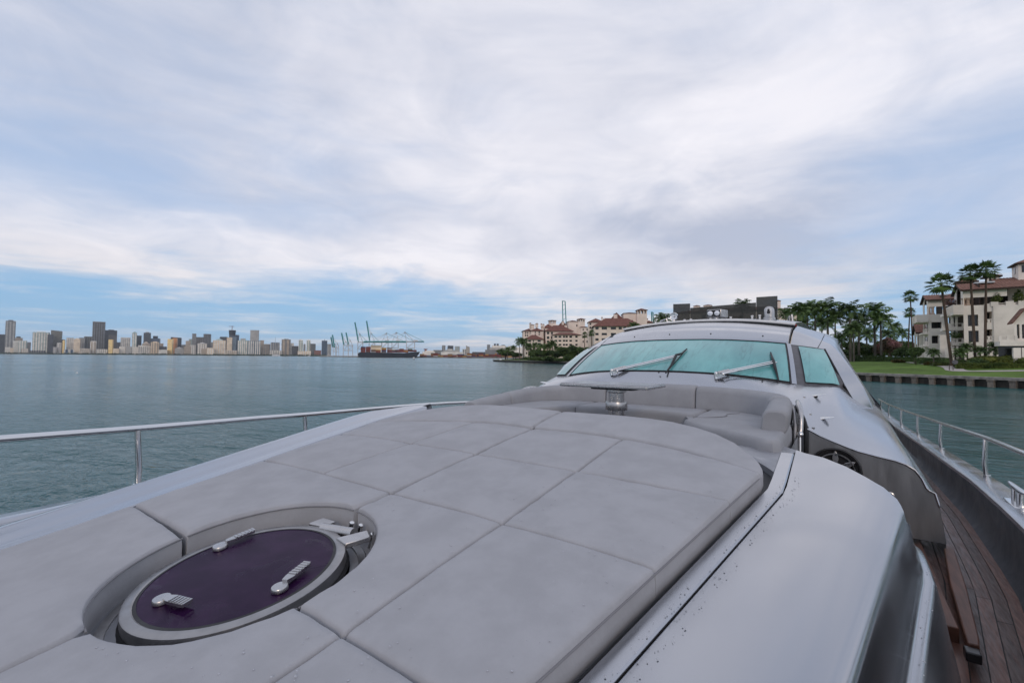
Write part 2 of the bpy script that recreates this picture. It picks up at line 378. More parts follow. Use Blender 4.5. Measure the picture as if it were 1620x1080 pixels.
# hull outside, gunwale cap, bulwark inside (one mesh each, both sides)
YS = ys(-4.2, 24, 80)
sec = lambda y, a: (hb(y) + 0.10 - a * 0.55 * interp(y, [-4, 2, 10], [0.9, 0.8, 0.3]) * 1.0, y)
hull = MB()
for sgn in (1, -1):
    rows = []
    for t_, zz in ((0, 1.0), (0.25, 0.78), (0.55, 0.45), (1.0, -0.3)):
        rows.append([(sgn * max(0.02, sec(y, t_)[0]), y, -0.3 + (zg(y) + 0.3) * (1 - t_)) for y in YS])
    hull.grid(rows, flip=(sgn < 0))
hull.grid([[(sgn * (hb(24) + 0.1), 24, z) for sgn in (-1, 1)] for z in (-0.3, 1.75)])
Y_(hull.build('hull', M['hull']))
for sgn in (1, -1):
    cap = MB(); rows = []
    for a, dz in ((0.10, -0.05), (0.105, 0.0), (0.09, 0.012), (-0.09, 0.012), (-0.105, 0.0), (-0.105, -0.03)):
        rows.append([(sgn * max(0.0, hb(y) + a), y, zg(y) + dz) for y in YS])
    cap.grid(rows, flip=(sgn > 0)); Y_(cap.build('gunwale', M['silver'], angle=50))
    bw = MB(); rows = [[(sgn * max(0.0, hb(y) - 0.10 - a), y, lerp(zg(y), zd(y) - 0.01, t_)) for y in YS] for a, t_ in ((0, 0), (0.0, 0.5), (0.015, 0.85), (0.06, 1.0))]
    bw.grid(rows, flip=(sgn > 0)); Y_(bw.build('bulwark', M['bulwark']))
# teak side decks: a black caulked base and planks laid along the gunwale
def plank_x(y, k): return hb(y) - 0.175 - 0.066 * k
base = MB()
for sgn in (1, -1):
    base.grid([[(sgn * max(0.0, hb(y) - 0.11), y, zd(y) - 0.006) for y in YS], [(sgn * max(0.0, hb(y) - 1.05), y, zd(y) - 0.006) for y in YS]], flip=(sgn < 0))
deck = Y_(base.build('teak_deck', M['caulk']))
random.seed(3)
for sgn in (1, -1):
    for k in range(9):
        y = -1.4 + random.random() * 1.2
        while y < 15:
            Lp = random.uniform(1.7, 2.6); n_ = 8
            if plank_x(y, k) > 0.6:
                st = [lerp(y, y + Lp - 0.006, i / n_) for i in range(n_ + 1)]
                pm = MB(); r0, r1 = [], []
                for yy in st:
                    x = plank_x(yy, k); r0.append((sgn * (x + 0.0305), yy, zd(yy))); r1.append((sgn * (x - 0.0305), yy, zd(yy)))
                pm.grid([[(p[0], p[1], p[2] - 0.008) for p in r0], r0, r1, [(p[0], p[1], p[2] - 0.008) for p in r1]], flip=(sgn < 0))
                q_ = pm.build('plank', M['teak'], deck, angle=30)
            y += Lp
# foredeck module: trim strip round the pads, sloping coaming with a creased side
CS = [(1.455, -.098), (1.50, -.092), (1.60, -.070), (1.70, -.052), (1.78, -.046), (1.835, -.052), (1.872, -.065), (1.893, -.086), (1.903, -.118), (1.918, -.20), (1.938, -.315), (1.948, -.338), (1.962, -.345), (1.976, -.356), (1.986, -.385), (2.010, -.50), (2.045, -.70), (2.09, -1.05)]
YA = [3.06, 3.00, 2.88, 2.72, 2.58, 2.50, 2.42, 2.36, 2.34, 2.48, 2.72, 2.80, 2.84, 2.86, 2.88, 2.92, 3.00, 3.10]
CSI = []
for j in range(len(CS) - 1):
    for k in range(2): CSI.append((lerp(CS[j][0], CS[j + 1][0], k / 2), lerp(CS[j][1], CS[j + 1][1], k / 2), lerp(YA[j], YA[j + 1], k / 2)))
CSI.append((CS[-1][0], CS[-1][1], YA[-1]))
def coam_pt(j, t_, sgn=1):
    dx_, dz_, ya = CSI[j]; y = lerp(-2.6, ya, t_)
    if sgn > 0: dx_ += interp(dx_, [1.455, 1.80], [0.03, 0.0])     # the right-hand pad sits a little farther out
    if sgn < 0:
        dz_ += interp(dx_, [1.455, 1.70], [0.070, 0.035])
        dx_ = 1.457 + (dx_ - 1.455) * (0.72 if dx_ < 1.95 else 0.72 + 0.28 * min(1.0, (dx_ - 1.95) / 0.1))
    if dx_ > 1.98: dx_ += 0.06 * max(0.0, 2.4 - max(y, 0.6)) * min(1.0, (dx_ - 1.98) / 0.03)
    if dx_ > 1.91 and y > 2.5: dz_ -= 0.6 * (y - 2.5) ** 2
    return (dx_ + taper(y), y, max(zp(y) + dz_, zd(y) - 0.02))
for sgn in (1, -1):
    cm = MB(); rows = []
    for j in range(len(CSI)): rows.append([(sgn * p[0], p[1], p[2]) for p in (coam_pt(j, 1 - (1 - i / 40) ** 1.3, sgn) for i in range(41))])
    cm.grid(rows, flip=(sgn < 0))
    # rolled aft end dropping into the step-through
    end = [coam_pt(j, 1.0, sgn) for j in range(len(CSI))]
    r1 = [(sgn * p[0], p[1] + 0.012, p[2] - 0.012) for p in end]; r2 = [(sgn * (p[0] - 0.01), p[1] + 0.02, p[2] - 0.05) for p in end]; r3 = [(sgn * (p[0] - 0.03), p[1] + 0.02, 2.1) for p in end]
    cm.grid([[(sgn * p[0], p[1], p[2]) for p in end], r1, r2, r3], flip=(sgn > 0))
    Y_(cm.build('coaming', M['silver'], angle=40))
    tr = MB(); rows = []
    for a, dz_ in ((1.4555, -.112), (1.4545, -.100), (1.449, -.095), (1.395, -.096), (1.389, -.104), (1.387, -.24)):
        rows.append([(sgn * (a + (0.026 if sgn > 0 else 0) + taper(y)), y, zp(y) + dz_ + (0.008 if sgn > 0 else 0.070)) for y in ys(-2.6, 2.95, 40)])
    tr.grid(rows, flip=(sgn < 0)); Y_(tr.build('trim_strip', M['silver'], angle=40))
    gr = MB().grid([[(sgn * (a + (0.03 if sgn > 0 else 0) + taper(y)), y, zp(y) - 0.125) for y in ys(-2.6, 3.1, 20)] for a in (1.44, 1.456)], flip=(sgn < 0))
    Y_(gr.build('trim_gasket', M['rubber']))
# deck under the pads and the rounded tray lip behind them
fl = MB().grid([[(sx * (1.388 + (0.030 if sx > 0 else 0) + taper(y)), y, zp(y) - 0.20) for sx in (-1, 1)] for y in ys(-3.2, 3.10, 24)], flip=True)
Y_(fl.build('pad_tray', M['tray_shade']))
for sgn in (1, -1):
    lip = MB(); pts_in = []; pts_out = []
    for i in range(13):                                     # inner rounded corner of the tray
        w = math.pi / 2 * i / 12; pts_in.append((1.436 - 0.44 * (1 - math.cos(w)), 2.62 + 0.50 * math.sin(w)))
    pts_in = [(1.436, 2.3)] + pts_in + [(0.45, 3.13)]
    out = [(1.49, 2.80), (1.49, 2.85), (1.49, 2.92), (1.495, 2.98), (1.49, 3.02), (1.50, 3.08), (1.50, 3.16), (1.50, 3.26), (1.49, 3.36), (1.46, 3.46), (1.40, 3.54), (1.30, 3.57), (1.22, 3.52), (1.12, 3.34), (0.45, 3.17)]
    zt = lambda p: zp(p[1]) - interp(p[1], [2.3, 2.9], [0.10, 0.155])
    ra = [(sgn * p[0], p[1], zt(p) - 0.16) for p in pts_in]; rb = [(sgn * p[0], p[1], zt(p) - 0.012) for p in pts_in]
    rc = [(sgn * (p[0] + 0.012), p[1] + 0.006, zt(p)) for p in pts_in]; rd = [(sgn * p[0], p[1], min(zt(p), 2.915)) for p in out]; re_ = [(sgn * p[0], p[1], 2.45) for p in out]
    lip.grid([ra, rb, rc, rd, re_], flip=(sgn > 0)); Y_(lip.build('tray_lip', M['silver_dull'], angle=45))
    wl = MB().grid([[(sgn * 0.0, 3.13, z), (sgn * 0.46, 3.13, z)] for z in (2.4, zp(3.13) - 0.11)], flip=(sgn < 0)); Y_(wl.build('tray_wall', M['silver_dull']))
fw = MB().add([(-1.6, 3.1, 2.45), (1.6, 3.1, 2.45), (1.6, 5.2, 2.45), (-1.6, 5.2, 2.45)], [(0, 1, 2, 3)]); Y_(fw.build('footwell_floor', M['silver_dull']))
for sgn in (1, -1):                                        # threshold floor of the step-through between coaming and cabin
    st = MB().box((sgn * 1.80, 3.9, 2.09), (0.72, 1.4, 0.14)); Y_(st.build('step_landing', M['teak_step'], bevel=0.006))
# cabin shoulder: front panel, top deck, side
FE = [(0, 5.04, 3.16), (.25, 5.04, 3.16), (.5, 5.035, 3.155), (.75, 5.01, 3.145), (.95, 4.96, 3.13), (1.1, 4.88, 3.12), (1.2, 4.80, 3.10), (1.30, 4.70, 3.08), (1.37, 4.62, 3.06), (1.43, 4.54, 3.00), (1.47, 4.45, 2.93), (1.55, 4.45, 2.887), (1.63, 4.45, 2.853), (1.72, 4.45, 2.818), (1.8, 4.45, 2.79), (1.92, 4.45, 2.765), (2.02, 4.45, 2.748), (2.08, 4.45, 2.728), (2.13, 4.45, 2.695)]
BE = [(0, 5.20, 3.34), (.25, 5.205, 3.338), (.5, 5.23, 3.33), (.75, 5.27, 3.315), (.95, 5.33, 3.295), (1.1, 5.38, 3.275), (1.22, 5.43, 3.255), (1.33, 5.49, 3.238), (1.42, 5.55, 3.23), (1.5, 5.61, 3.225), (1.57, 5.66, 3.222), (1.64, 5.72, 3.218), (1.69, 5.78, 3.205), (1.74, 5.92, 3.17), (1.79, 6.1, 3.12), (1.86, 6.35, 3.06), (1.93, 6.6, 3.02), (1.99, 6.8, 2.99), (2.04, 7.0, 2.955)]
for sgn in (1, -1):
    top = MB(); rows = []
    for a, b in zip(FE, BE):
        row = []
        for i in range(13):
            t_ = i / 12; p = [lerp(a[k], b[k], t_) for k in range(3)]
            p[2] += 0.02 * math.sin(math.pi * t_) * min(1.0, a[0])
            row.append((sgn * p[0], p[1], p[2]))
        rows.append(row)
    # shoulder and side down to the deck
    for fr, bk in (((2.165, 4.45, 2.64), (2.085, 7.05, 2.90)), ((2.19, 4.45, 2.575), (2.11, 7.1, 2.84)), ((2.205, 4.45, 2.56), (2.125, 7.1, 2.80)), ((2.235, 4.45, 2.545), (2.135, 7.1, 2.76)), ((2.258, 4.45, 2.45), (2.16, 7.1, 2.6)), ((2.28, 4.45, 2.27), (2.2, 7.1, 2.3)), ((2.30, 4.45, 2.0), (2.24, 7.1, 1.9))):
        rows.append([(sgn * lerp(fr[0], bk[0], i / 12), lerp(fr[1], bk[1], i / 12), lerp(fr[2], bk[2], i / 12) + 0.02 * math.sin(math.pi * i / 12)) for i in range(13)])
    SH = [p for r_ in rows for p in r_]
    def shz(x, y):
        c4 = sorted(((p[0] - sgn * x) ** 2 + (p[1] - y) ** 2, p[2]) for p in SH)[:4]; return sum(z / (d + 1e-5) for d, z in c4) / sum(1 / (d + 1e-5) for d, z in c4)
    top.grid(rows, flip=(sgn < 0)); Y_(top.build('cabin_shoulder', M['silver'], angle=50))
    pan = [(p[0], p[2]) for p in FE[10:]] + [(2.165, 2.64), (2.19, 2.575), (2.205, 2.56), (2.235, 2.545), (2.258, 2.45), (2.29, 2.20), (1.47, 2.20)]
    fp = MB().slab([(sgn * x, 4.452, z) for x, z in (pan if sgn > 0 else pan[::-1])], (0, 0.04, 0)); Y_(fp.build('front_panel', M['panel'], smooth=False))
    rim = MB().tube([(sgn * x, 4.449, z) for x, z in pan[:-2]], 0.007, 6); Y_(rim.build('panel_edge', M['silver']))
    Y_(MB().grid([[(sgn * 1.41, y, z) for y in (3.30, 4.46)] for z in (2.1, 2.88)], flip=(sgn < 0)).grid([[(sgn * x, 4.47, z) for x in (1.30, 1.48)] for z in (2.1, 2.95)], flip=(sgn > 0)).build('lounge_side', M['silver_dull']))
    Y_(MB().grid([[(sgn * 1.335, y, 2.72), (sgn * 1.475, y, 2.72)] for y in (4.30, 5.2)], flip=(sgn > 0)).build('recess_floor', M['rubber']))
    iw = MB().grid([[(sgn * 1.47, 4.45, 2.2), (sgn * 1.47, 5.3, 2.2)], [(sgn * 1.47, 4.45, 2.93), (sgn * 1.47, 5.3, 3.0)]], flip=(sgn > 0)); Y_(iw.build('recess_wall', M['black_plastic']))
    # loudspeaker let into the panel
    cx, cz = sgn * 1.655, 2.632
    Rf = Matrix.Rotation(math.radians(90), 3, 'X')
    spk = Y_(MB().lathe([(0.168, 0.0), (0.170, 0.022), (0.160, 0.030), (0.150, 0.024), (0.146, 0.006)], (cx, 4.452, cz), 40, R=Rf).build('loudspeaker', M['black_plastic']))
    MB().lathe([(0.146, 0.008), (0.120, 0.004), (0.112, 0.012), (0.104, 0.004), (0.03, -0.0), (0.0005, -0.0)], (cx, 4.450, cz), 40, R=Rf).build('cone', M['rubber'], spk)
    MB().lathe([(0.128, 0.020), (0.1265, 0.027), (0.118, 0.027), (0.1165, 0.020)], (cx, 4.450, cz), 40, R=Rf).build('grille_ring', M['steel'], spk)
    MB().lathe([(0.04, 0.016), (0.036, 0.028), (0.0005, 0.030)], (cx, 4.450, cz), 24, R=Rf).build('hub', M['black_plastic'], spk)
    for k in range(6):
        w = math.pi / 6 + k * math.pi / 3; c_, s_ = math.cos(w), math.sin(w)
        pr = [(0.03, -0.011), (0.085, -0.021), (0.125, -0.014), (0.148, 0), (0.125, 0.014), (0.085, 0.021), (0.03, 0.011)]
        MB().slab([(cx + r_ * c_ - t_ * s_, 4.428, cz + r_ * s_ + t_ * c_) for r_, t_ in pr], (0, 0.012, 0)).build('spoke', M['steel'], spk, bevel=0.003)
    # courtesy lamp low on the panel
    lamp = Y_(MB().lathe([(0.028, 0), (0.028, 0.008), (0.020, 0.012), (0.013, 0.008)], (sgn * 1.985, 4.452, 2.485), 24, R=Rf).build('courtesy_lamp', M['steel']))
    MB().lathe([(0.014, 0.009), (0.0005, 0.011)], (sgn * 1.985, 4.452, 2.485), 16, R=Rf).build('lens', M['amber'], lamp)
    # folding cleats
    for (cx_, cy_) in ((1.505, 5.22), (1.57, 4.78)):
        cz_ = shz(cx_, cy_)
        cl = MB(); 
        for i in range(1): 
            Rr = Matrix.Rotation(-0.15 * sgn, 3, 'Y') @ Matrix.Rotation(0.16, 3, 'X')
            cl.lathe([(0.08, 0.0), (0.085, 0.006), (0.075, 0.012), (0.03, 0.0165), (0.0005, 0.016)], (0, 0, 0), 24)
        cl.v = [tuple((Rr @ Vector((v_[0] * 0.95, v_[1] * 0.36, v_[2] * 0.6))) + Vector((sgn * cx_, cy_, cz_ + 0.006))) for v_ in cl.v]
        cle = Y_(cl.build('folding_cleat', M['chrome']))
        MB().tube([(sgn * cx_, cy_, cz_ + 0.008), (sgn * cx_, cy_, cz_ - 0.03)], 0.016, 10).build('stem', M['rubber'], cle)
    # small deck fasteners
    for (x_, y_) in ((1.42, 5.05), (1.48, 4.74), (1.51, 4.52)):
        z_ = shz(x_, y_)
        Y_(MB().lathe([(0.011, -0.004), (0.011, 0.004), (0.0005, 0.007)], (sgn * x_, y_, z_), 12).build('deck_button', M['steel']))
# teak step and its black bracket beside the right-hand step-through
stp = Y_(MB().slab([(2.16, 3.02, 2.13), (2.165, 3.12, 2.13), (2.205, 3.75, 2.13), (2.27, 4.42, 2.13), (2.31, 4.46, 2.13), (2.325, 4.42, 2.13), (2.275, 3.75, 2.13), (2.215, 3.12, 2.13), (2.20, 3.02, 2.13)], (0, 0, 0.05)).build('teak_tread', M['teak_step'], bevel=0.006))
MB().box((2.17, 2.985, 2.145), (0.055, 0.065, 0.045)).build('bracket', M['black_plastic'], stp, bevel=0.006)
# windscreen: bottom curve follows BE, top curve TE
TE = [(0, 6.10, 3.74), (.3, 6.11, 3.739), (.6, 6.14, 3.73), (.9, 6.2, 3.71), (1.2, 6.30, 3.68), (1.55, 6.50, 3.62)]
def wb(s_): return Vector((s_ * 1.69, interp(abs(s_) * 1.69, [p[0] for p in BE], [p[1] for p in BE]), interp(abs(s_) * 1.69, [p[0] for p in BE], [p[2] for p in BE])))
def wt(s_): return Vector((s_ * 1.55, interp(abs(s_) * 1.55, [p[0] for p in TE], [p[1] for p in TE]), interp(abs(s_) * 1.55, [p[0] for p in TE], [p[2] for p in TE])))
def wpt(s_, t_, out=0.0):
    a, b = wb(s_), wt(s_); p = a.lerp(b, t_); bul = 0.035 * math.sin(math.pi * t_)
    nrm = Vector((s_ * 0.25, -0.47, 0.85)).normalized(); return p + nrm * (out + bul * 0.6)
def wpatch(s0, s1, t0, t1, out, ns=14, nt_=6): return [[wpt(lerp(s0, s1, i / ns), lerp(t0, t1, j / nt_), out) for j in range(nt_ + 1)] for i in range(ns + 1)]
Y_(MB().grid(wpatch(-1, 1, 0, 1, -0.004, 40, 8), flip=False).build('windscreen_frame', M['dark_frame']))
scr = Y_(MB().grid(wpatch(-0.755, 0.755, 0.035, 0.975, 0.004, 40, 10)).build('windscreen', M['teal'], label='wide teal screened centre windscreen'))
MB().tube([wpt(lerp(-0.76, 0.76, i / 40), 0.025, 0.006) for i in range(41)], 0.006, 6).tube([wpt(lerp(-0.76, 0.76, i / 40), 0.985, 0.006) for i in range(41)], 0.008, 6).tube([wpt(-0.757, t_ / 6, 0.006) for t_ in range(7)], 0.006, 6).tube([wpt(0.757, t_ / 6, 0.006) for t_ in range(7)], 0.006, 6).build('gasket', M['rubber'], scr)
for sgn in (1, -1):
    Y_(MB().grid(wpatch(sgn * 0.765, sgn * 0.79, 0.0, 1.0, 0.006, 2, 6), flip=(sgn < 0)).build('screen_pillar', M['silver']))
    ql = [[wpt(sgn * lerp(0.835, lerp(1.003, 0.988, t_), k / 5), t_, 0.012) for t_ in (0.05, .2, .35, .5, .65, .8, 0.94)] for k in range(6)]
    Y_(MB().grid(ql, flip=(sgn < 0)).build('quarter_light', M['teal'], label='small teal side pane of the windscreen'))
# brow above the screen and the roof behind it
def brow(s_, t_):
    a = wt(s_); x1 = a.x * 1.0; lip = Vector((s_ * 1.55 * 0.985, 7.30 - 0.08 * abs(s_) ** 2, 4.055 - 0.115 * (abs(s_) / 0.775) ** 2))
    ys_ = [0, .05, .28, .42, .52, .75, 1.0]; fz = [0, .10, .45, .56, .70, .87, 1.0]
    return Vector((lerp(a.x, lip.x, t_), lerp(a.y, lip.y, t_), lerp(a.z, lip.z, interp(t_, ys_, fz))))
S0 = 0.775
Y_(MB().grid([[brow(lerp(-S0, S0, i / 40), j / 24) for j in range(25)] for i in range(41)]).build('brow', M['silver'], angle=60))
for sgn in (1, -1):
    Y_(MB().slab([brow(sgn * (S0 + 0.001), j / 6) + Vector((0, 0, 0.0)) for j in range(7)] + [brow(sgn * (S0 + 0.001), 1 - j / 6) - Vector((0, 0, 0.06)) for j in range(7)], (sgn * 0.012, 0, 0)).build('brow_gasket', M['rubber'], smooth=False))
    rows = []
    A = [(1.225, 6.31, 3.672), (1.33, 6.37, 3.657), (1.44, 6.43, 3.64), (1.56, 6.51, 3.615), (1.58, 6.45, 3.57), (1.618, 6.28, 3.49), (1.668, 6.10, 3.38), (1.735, 5.93, 3.22), (1.85, 6.08, 2.97)]
    Bq = [(1.225, 6.75, 3.855), (1.36, 6.80, 3.80), (1.49, 6.85, 3.745), (1.61, 6.85, 3.69), (1.665, 6.72, 3.625), (1.725, 6.55, 3.53), (1.815, 6.27, 3.37), (1.90, 6.18, 3.20), (2.01, 6.40, 2.90)]
    Cq = [(1.225, 7.45, 3.96), (1.38, 7.45, 3.90), (1.52, 7.45, 3.84), (1.64, 7.45, 3.76), (1.68, 7.45, 3.69), (1.745, 7.45, 3.57), (1.85, 7.45, 3.36), (1.95, 7.45, 3.16), (2.08, 7.45, 2.90)]
    Dq = [(1.225, 9.5, 4.02), (1.40, 9.5, 3.98), (1.55, 9.5, 3.92), (1.67, 9.5, 3.84), (1.69, 9.5, 3.74), (1.76, 9.5, 3.6), (1.87, 9.5, 3.35), (1.98, 9.5, 3.1), (2.08, 9.5, 2.85)]
    Eq = [(p[0], 16, p[2] - 0.1) for p in Dq]
    for a, b, c, d, e in zip(A, Bq, Cq, Dq, Eq):
        row = [Vector(p).lerp(Vector(q2), k / 6) for p, q2 in ((a, b), (b, c), (c, d), (d, e)) for k in range(6)] + [Vector(e)]; rows.append([(sgn * p.x, p.y, p.z) for p in row])
    Y_(MB().grid(rows, flip=(sgn > 0)).build('roof_side', M['silver'], angle=60))
    arch = [Vector((sgn * p[0], p[1], p[2])) for p in cmr(A[3:], 4)]; na = len(arch) - 1
    fill = [[wpt(sgn * 1.0, 1 - i / na, -0.022).lerp(arch[i], k / 4) for i in range(na + 1)] for k in range(5)]
    Y_(MB().grid(fill, flip=(sgn > 0)).build('pillar_fairing', M['dark_frame']))
    Y_(MB().tube([(sgn * (p[0] - 0.006), p[1] - 0.008, p[2]) for p in A[3:]], 0.012, 6).build('pillar_gasket', M['rubber']))
    jt = [Vector(p) for p in cmr([(sgn * 1.49, 6.47, 3.638), (sgn * 1.52, 6.85, 3.735), (sgn * 1.54, 7.4, 3.835)], 6)]
    Y_(MB().tube([p + Vector((0, 0, 0.0)) for p in jt], 0.004, 6).build('roof_joint', M['rubber']))
    low = MB().grid([[(sgn * 2.24, y, 1.9), (sgn * 2.17, y, 2.6), (sgn * 2.12, y, 2.8), (sgn * 2.08, y, 2.96)] for y in (7.08, 9.5, 16)], flip=(sgn < 0)); Y_(low.build('cabin_side', M['silver']))
rf = MB(); RZ = lambda s_, y: interp(y, [7.22, 7.6, 8.6, 9.6, 12], [4.085, 4.12, 4.19, 4.22, 4.22]) - 0.10 * (abs(s_)) ** 2.2
rows = [[(s_ * 1.215, y, RZ(s_, y)) for y in (7.22, 7.225, 7.6, 8.1, 8.6, 9.6, 12)] for s_ in ys(-1, 1, 31)]
rf.grid(rows); rf.grid([[(r_[0][0], r_[0][1], r_[0][2] - 0.035), r_[0]] for r_ in rows]); 
Y_(rf.build('sliding_roof', M['silver'], angle=40))
Y_(MB().tube([(s_ * 1.215, 7.212, RZ(s_, 7.22) - 0.017) for s_ in ys(-1, 1, 31)], 0.017, 8).build('roof_lip', M['white_paint']))
Y_(MB().grid([[(s_ * 1.21, 7.24, RZ(s_, 7.24) - 0.12), (s_ * 1.21, 7.24, RZ(s_, 7.24) - 0.03)] for s_ in ys(-1, 1, 31)]).build('roof_shadow_gap', M['rubber']))  # black strip painted in as the shadow under the roof lip
# roof fixtures
for i, (px, py) in enumerate(((1083, 508), (1093, 507), (1124, 506), (1156, 504), (1190, 502), (1202, 501))):
    p = at_y(px, py, 7.95); Y_(MB().lathe([(0.014, -0.05), (0.014, 0.012), (0.02, 0.013), (0.02, 0.03), (0.0005, 0.034)], (p.x - XC, p.y, p.z), 12).build('roof_stud', M['white_paint']))
# searchlight: twin lamps in a box on a post
q0 = at_y(1133, 508, 8.0); sx_ = q0.x - XC
sl_ = Y_(MB().lathe([(0.05, -0.06), (0.045, 0.0), (0.038, 0.07), (0.05, 0.075)], (sx_, 8.0, q0.z), 20).build('searchlight', M['steel'], label='twin-lamp searchlight on the roof'))
zc = q0.z + 0.115
MB().slab([(sx_ - 0.13, 7.93, zc - 0.05), (sx_ + 0.09, 7.93, zc - 0.055), (sx_ + 0.09, 7.93, zc + 0.075), (sx_ - 0.13, 7.93, zc + 0.075)], (0.07, 0.2, -0.005)).build('housing', M['steel'], sl_, bevel=0.012)
MB().slab([(sx_ - 0.12, 7.925, zc - 0.04), (sx_ + 0.08, 7.925, zc - 0.045), (sx_ + 0.08, 7.925, zc + 0.064), (sx_ - 0.12, 7.925, zc + 0.064)], (0, 0.01, 0)).build('lamp_face', M['black_plastic'], sl_)
for k in (-0.075, 0.03):
    MB().lathe([(0.042, 0.0), (0.04, 0.008), (0.0005, 0.018)], (sx_ + k, 7.924, zc + 0.01), 20, R=Matrix.Rotation(math.radians(90), 3, 'X')).build('lamp', M['lens'], sl_)
# night-vision camera dome
q0 = at_y(1217, 503, 8.0); cx_ = q0.x - XC
nv = Y_(MB().lathe([(0.085, -0.06), (0.085, 0.0), (0.072, 0.01), (0.072, 0.10), (0.068, 0.135), (0.05, 0.165), (0.02, 0.178), (0.0005, 0.18)], (cx_, 8.0, q0.z), 28).build('camera_dome', M['steel'], label='silver camera dome on the roof'))
MB().slab([(cx_ - 0.035, 7.925, q0.z + 0.05), (cx_ + 0.035, 7.925, q0.z + 0.05), (cx_ + 0.035, 7.925, q0.z + 0.14), (cx_ - 0.035, 7.925, q0.z + 0.14)], (0, 0.03, 0)).build('window', M['white_paint'], nv, bevel=0.008)
for k, r_ in ((0.12, 0.016), (0.085, 0.024)):
    MB().lathe([(r_, 0.0), (r_, 0.006), (0.0005, 0.01)], (cx_, 7.922, q0.z + k), 16, R=Matrix.Rotation(math.radians(90), 3, 'X')).build('lens', M['black_plastic'], nv)
# round horn-like lamp on the left of the roof
q0 = at_y(1066, 511, 8.0); hx = q0.x - XC
hn = Y_(MB().lathe([(0.035, -0.05), (0.03, 0.03), (0.022, 0.06)], (hx, 8.0, q0.z), 16).build('round_lamp', M['steel'], label='small round lamp on the left of the roof'))
MB().lathe([(0.062, 0.06), (0.066, 0.0), (0.060, -0.02), (0.05, -0.016), (0.048, 0.0), (0.0005, 0.004)], (hx, 8.0, q0.z + 0.12), 24, R=Matrix.Rotation(math.radians(90), 3, 'X') @ Matrix.Scale(-1, 3, Vector((0, 0, 1)))).build('lamp_ring', M['chrome'], hn)
MB().lathe([(0.02, 0.0), (0.02, 0.02), (0.0005, 0.026)], (hx, 7.995, q0.z + 0.12), 12, R=Matrix.Rotation(math.radians(90), 3, 'X')).build('bulb', M['lens'], hn)
# low hoops at the roof sides
for px0, px1, py in ((1040, 1060, 509), (1247, 1254, 503)):
    a, b = at_y(px0, py + 3, 9.0), at_y(px1, py, 9.0)
    Y_(MB().tube([Vector((a.x - XC, 9.0, a.z - 0.1)), Vector((lerp(a.x, b.x, .3) - XC, 9.0, a.z + 0.05)), Vector((lerp(a.x, b.x, .7) - XC, 9.0, b.z + 0.06)), Vector((b.x - XC, 9.0, b.z - 0.12))], 0.022, 8).build('roof_hoop', M['steel']))
p = at_y(1257, 515, 7.4); nl = Y_(MB().tube([(p.x - XC - 0.06, 7.4, p.z), (p.x - XC + 0.0, 7.4, p.z)], 0.02, 10).build('navigation_lamp', M['white_paint'])); MB().tube([(p.x - XC, 7.4, p.z), (p.x - XC + 0.025, 7.4, p.z)], 0.022, 10).build('lens', M['red'], nl)
# smoked flybridge screen in three panels
YF = 8.76
for (x0, x1, yt0, yt1, lb) in ((1065, 1091.5, 481, 480, 'narrow'), (1092, 1196, 487, 478.5, 'wide'), (1196.5, 1230, 470, 468, 'tall')):
    a, b, c, d = at_y(x0, 515, YF), at_y(x1, 515, YF), at_y(x1, yt1, YF), at_y(x0, yt0, YF)
    Y_(MB().slab([(v_.x - XC, v_.y, v_.z) for v_ in (a, b, c, d)], (0, 0.012, 0)).build('smoked_screen', M['tint'], smooth=False, label='dark smoked panel of the flybridge screen'))
# wipers
def wiper(bs, bt, es, et, ends):
    a = wpt(bs, bt, 0.05); b = wpt(es, et, 0.045)
    w = Y_(MB().box(tuple(a + Vector((0.03, 0, -0.02))), (0.085, 0.035, 0.026), 0.15).sphere(tuple(a), 0.020, 6).sphere(tuple(a + Vector((0.07, 0, -0.006))), 0.018, 6).tube([a + Vector((-.01, 0, -.01)), a + Vector((0, 0, -0.06))], 0.018, 8).build('wiper', M['chrome']))
    off = Vector((0, -0.01, 0.022))
    MB().tube([a, a.lerp(b, .25) , b], [0.012, 0.010, 0.008], 8).tube([a + Vector((0.07, 0, 0)) , (a + Vector((.07, 0, 0))).lerp(b + Vector((.03, 0, -.01)), .5), b + Vector((0.03, 0, -0.012))], [0.012, 0.01, 0.008], 8).build('arm', M['chrome'], w)
    MB().tube([a.lerp(b, 0.03), a.lerp(b, 0.22)], 0.019, 8).build('arm_root', M['steel'], w)
    e0, e1 = wpt(*ends[0], 0.02), wpt(*ends[1], 0.02); md = e0.lerp(e1, .5)
    MB().tube([e0, e0.lerp(md, .5) + Vector((0, -0.008, 0.012)), b, e1.lerp(md, .5) + Vector((0, -0.008, 0.012)), e1], [0.008, 0.012, 0.018, 0.012, 0.008], 8).tube([e0, e1], 0.006, 6).build('blade', M['rubber'], w)
def wfind(px, py, out=0.03):
    best = None
    for i in range(-75, 76):
        for j in range(-2, 41):
            v_ = wpt(i / 76, j / 40, out) + Vector((XC, 0, 0)) - CAM; z_ = v_.dot(c_f); e_ = (810 + FPX * v_.dot(c_r) / z_ - px) ** 2 + (540 - FPX * v_.dot(c_u) / z_ - py) ** 2
            if best is None or e_ < best[0]: best = (e_, i / 76, j / 40)
    return best[1], best[2]
wiper(*wfind(968, 592, .05), *wfind(1070, 561, .045), (wfind(1053, 589), wfind(1087, 551)))
wiper(*wfind(1134, 595, .05), *wfind(1225, 571, .045), (wfind(1230, 600), wfind(1220, 556)))
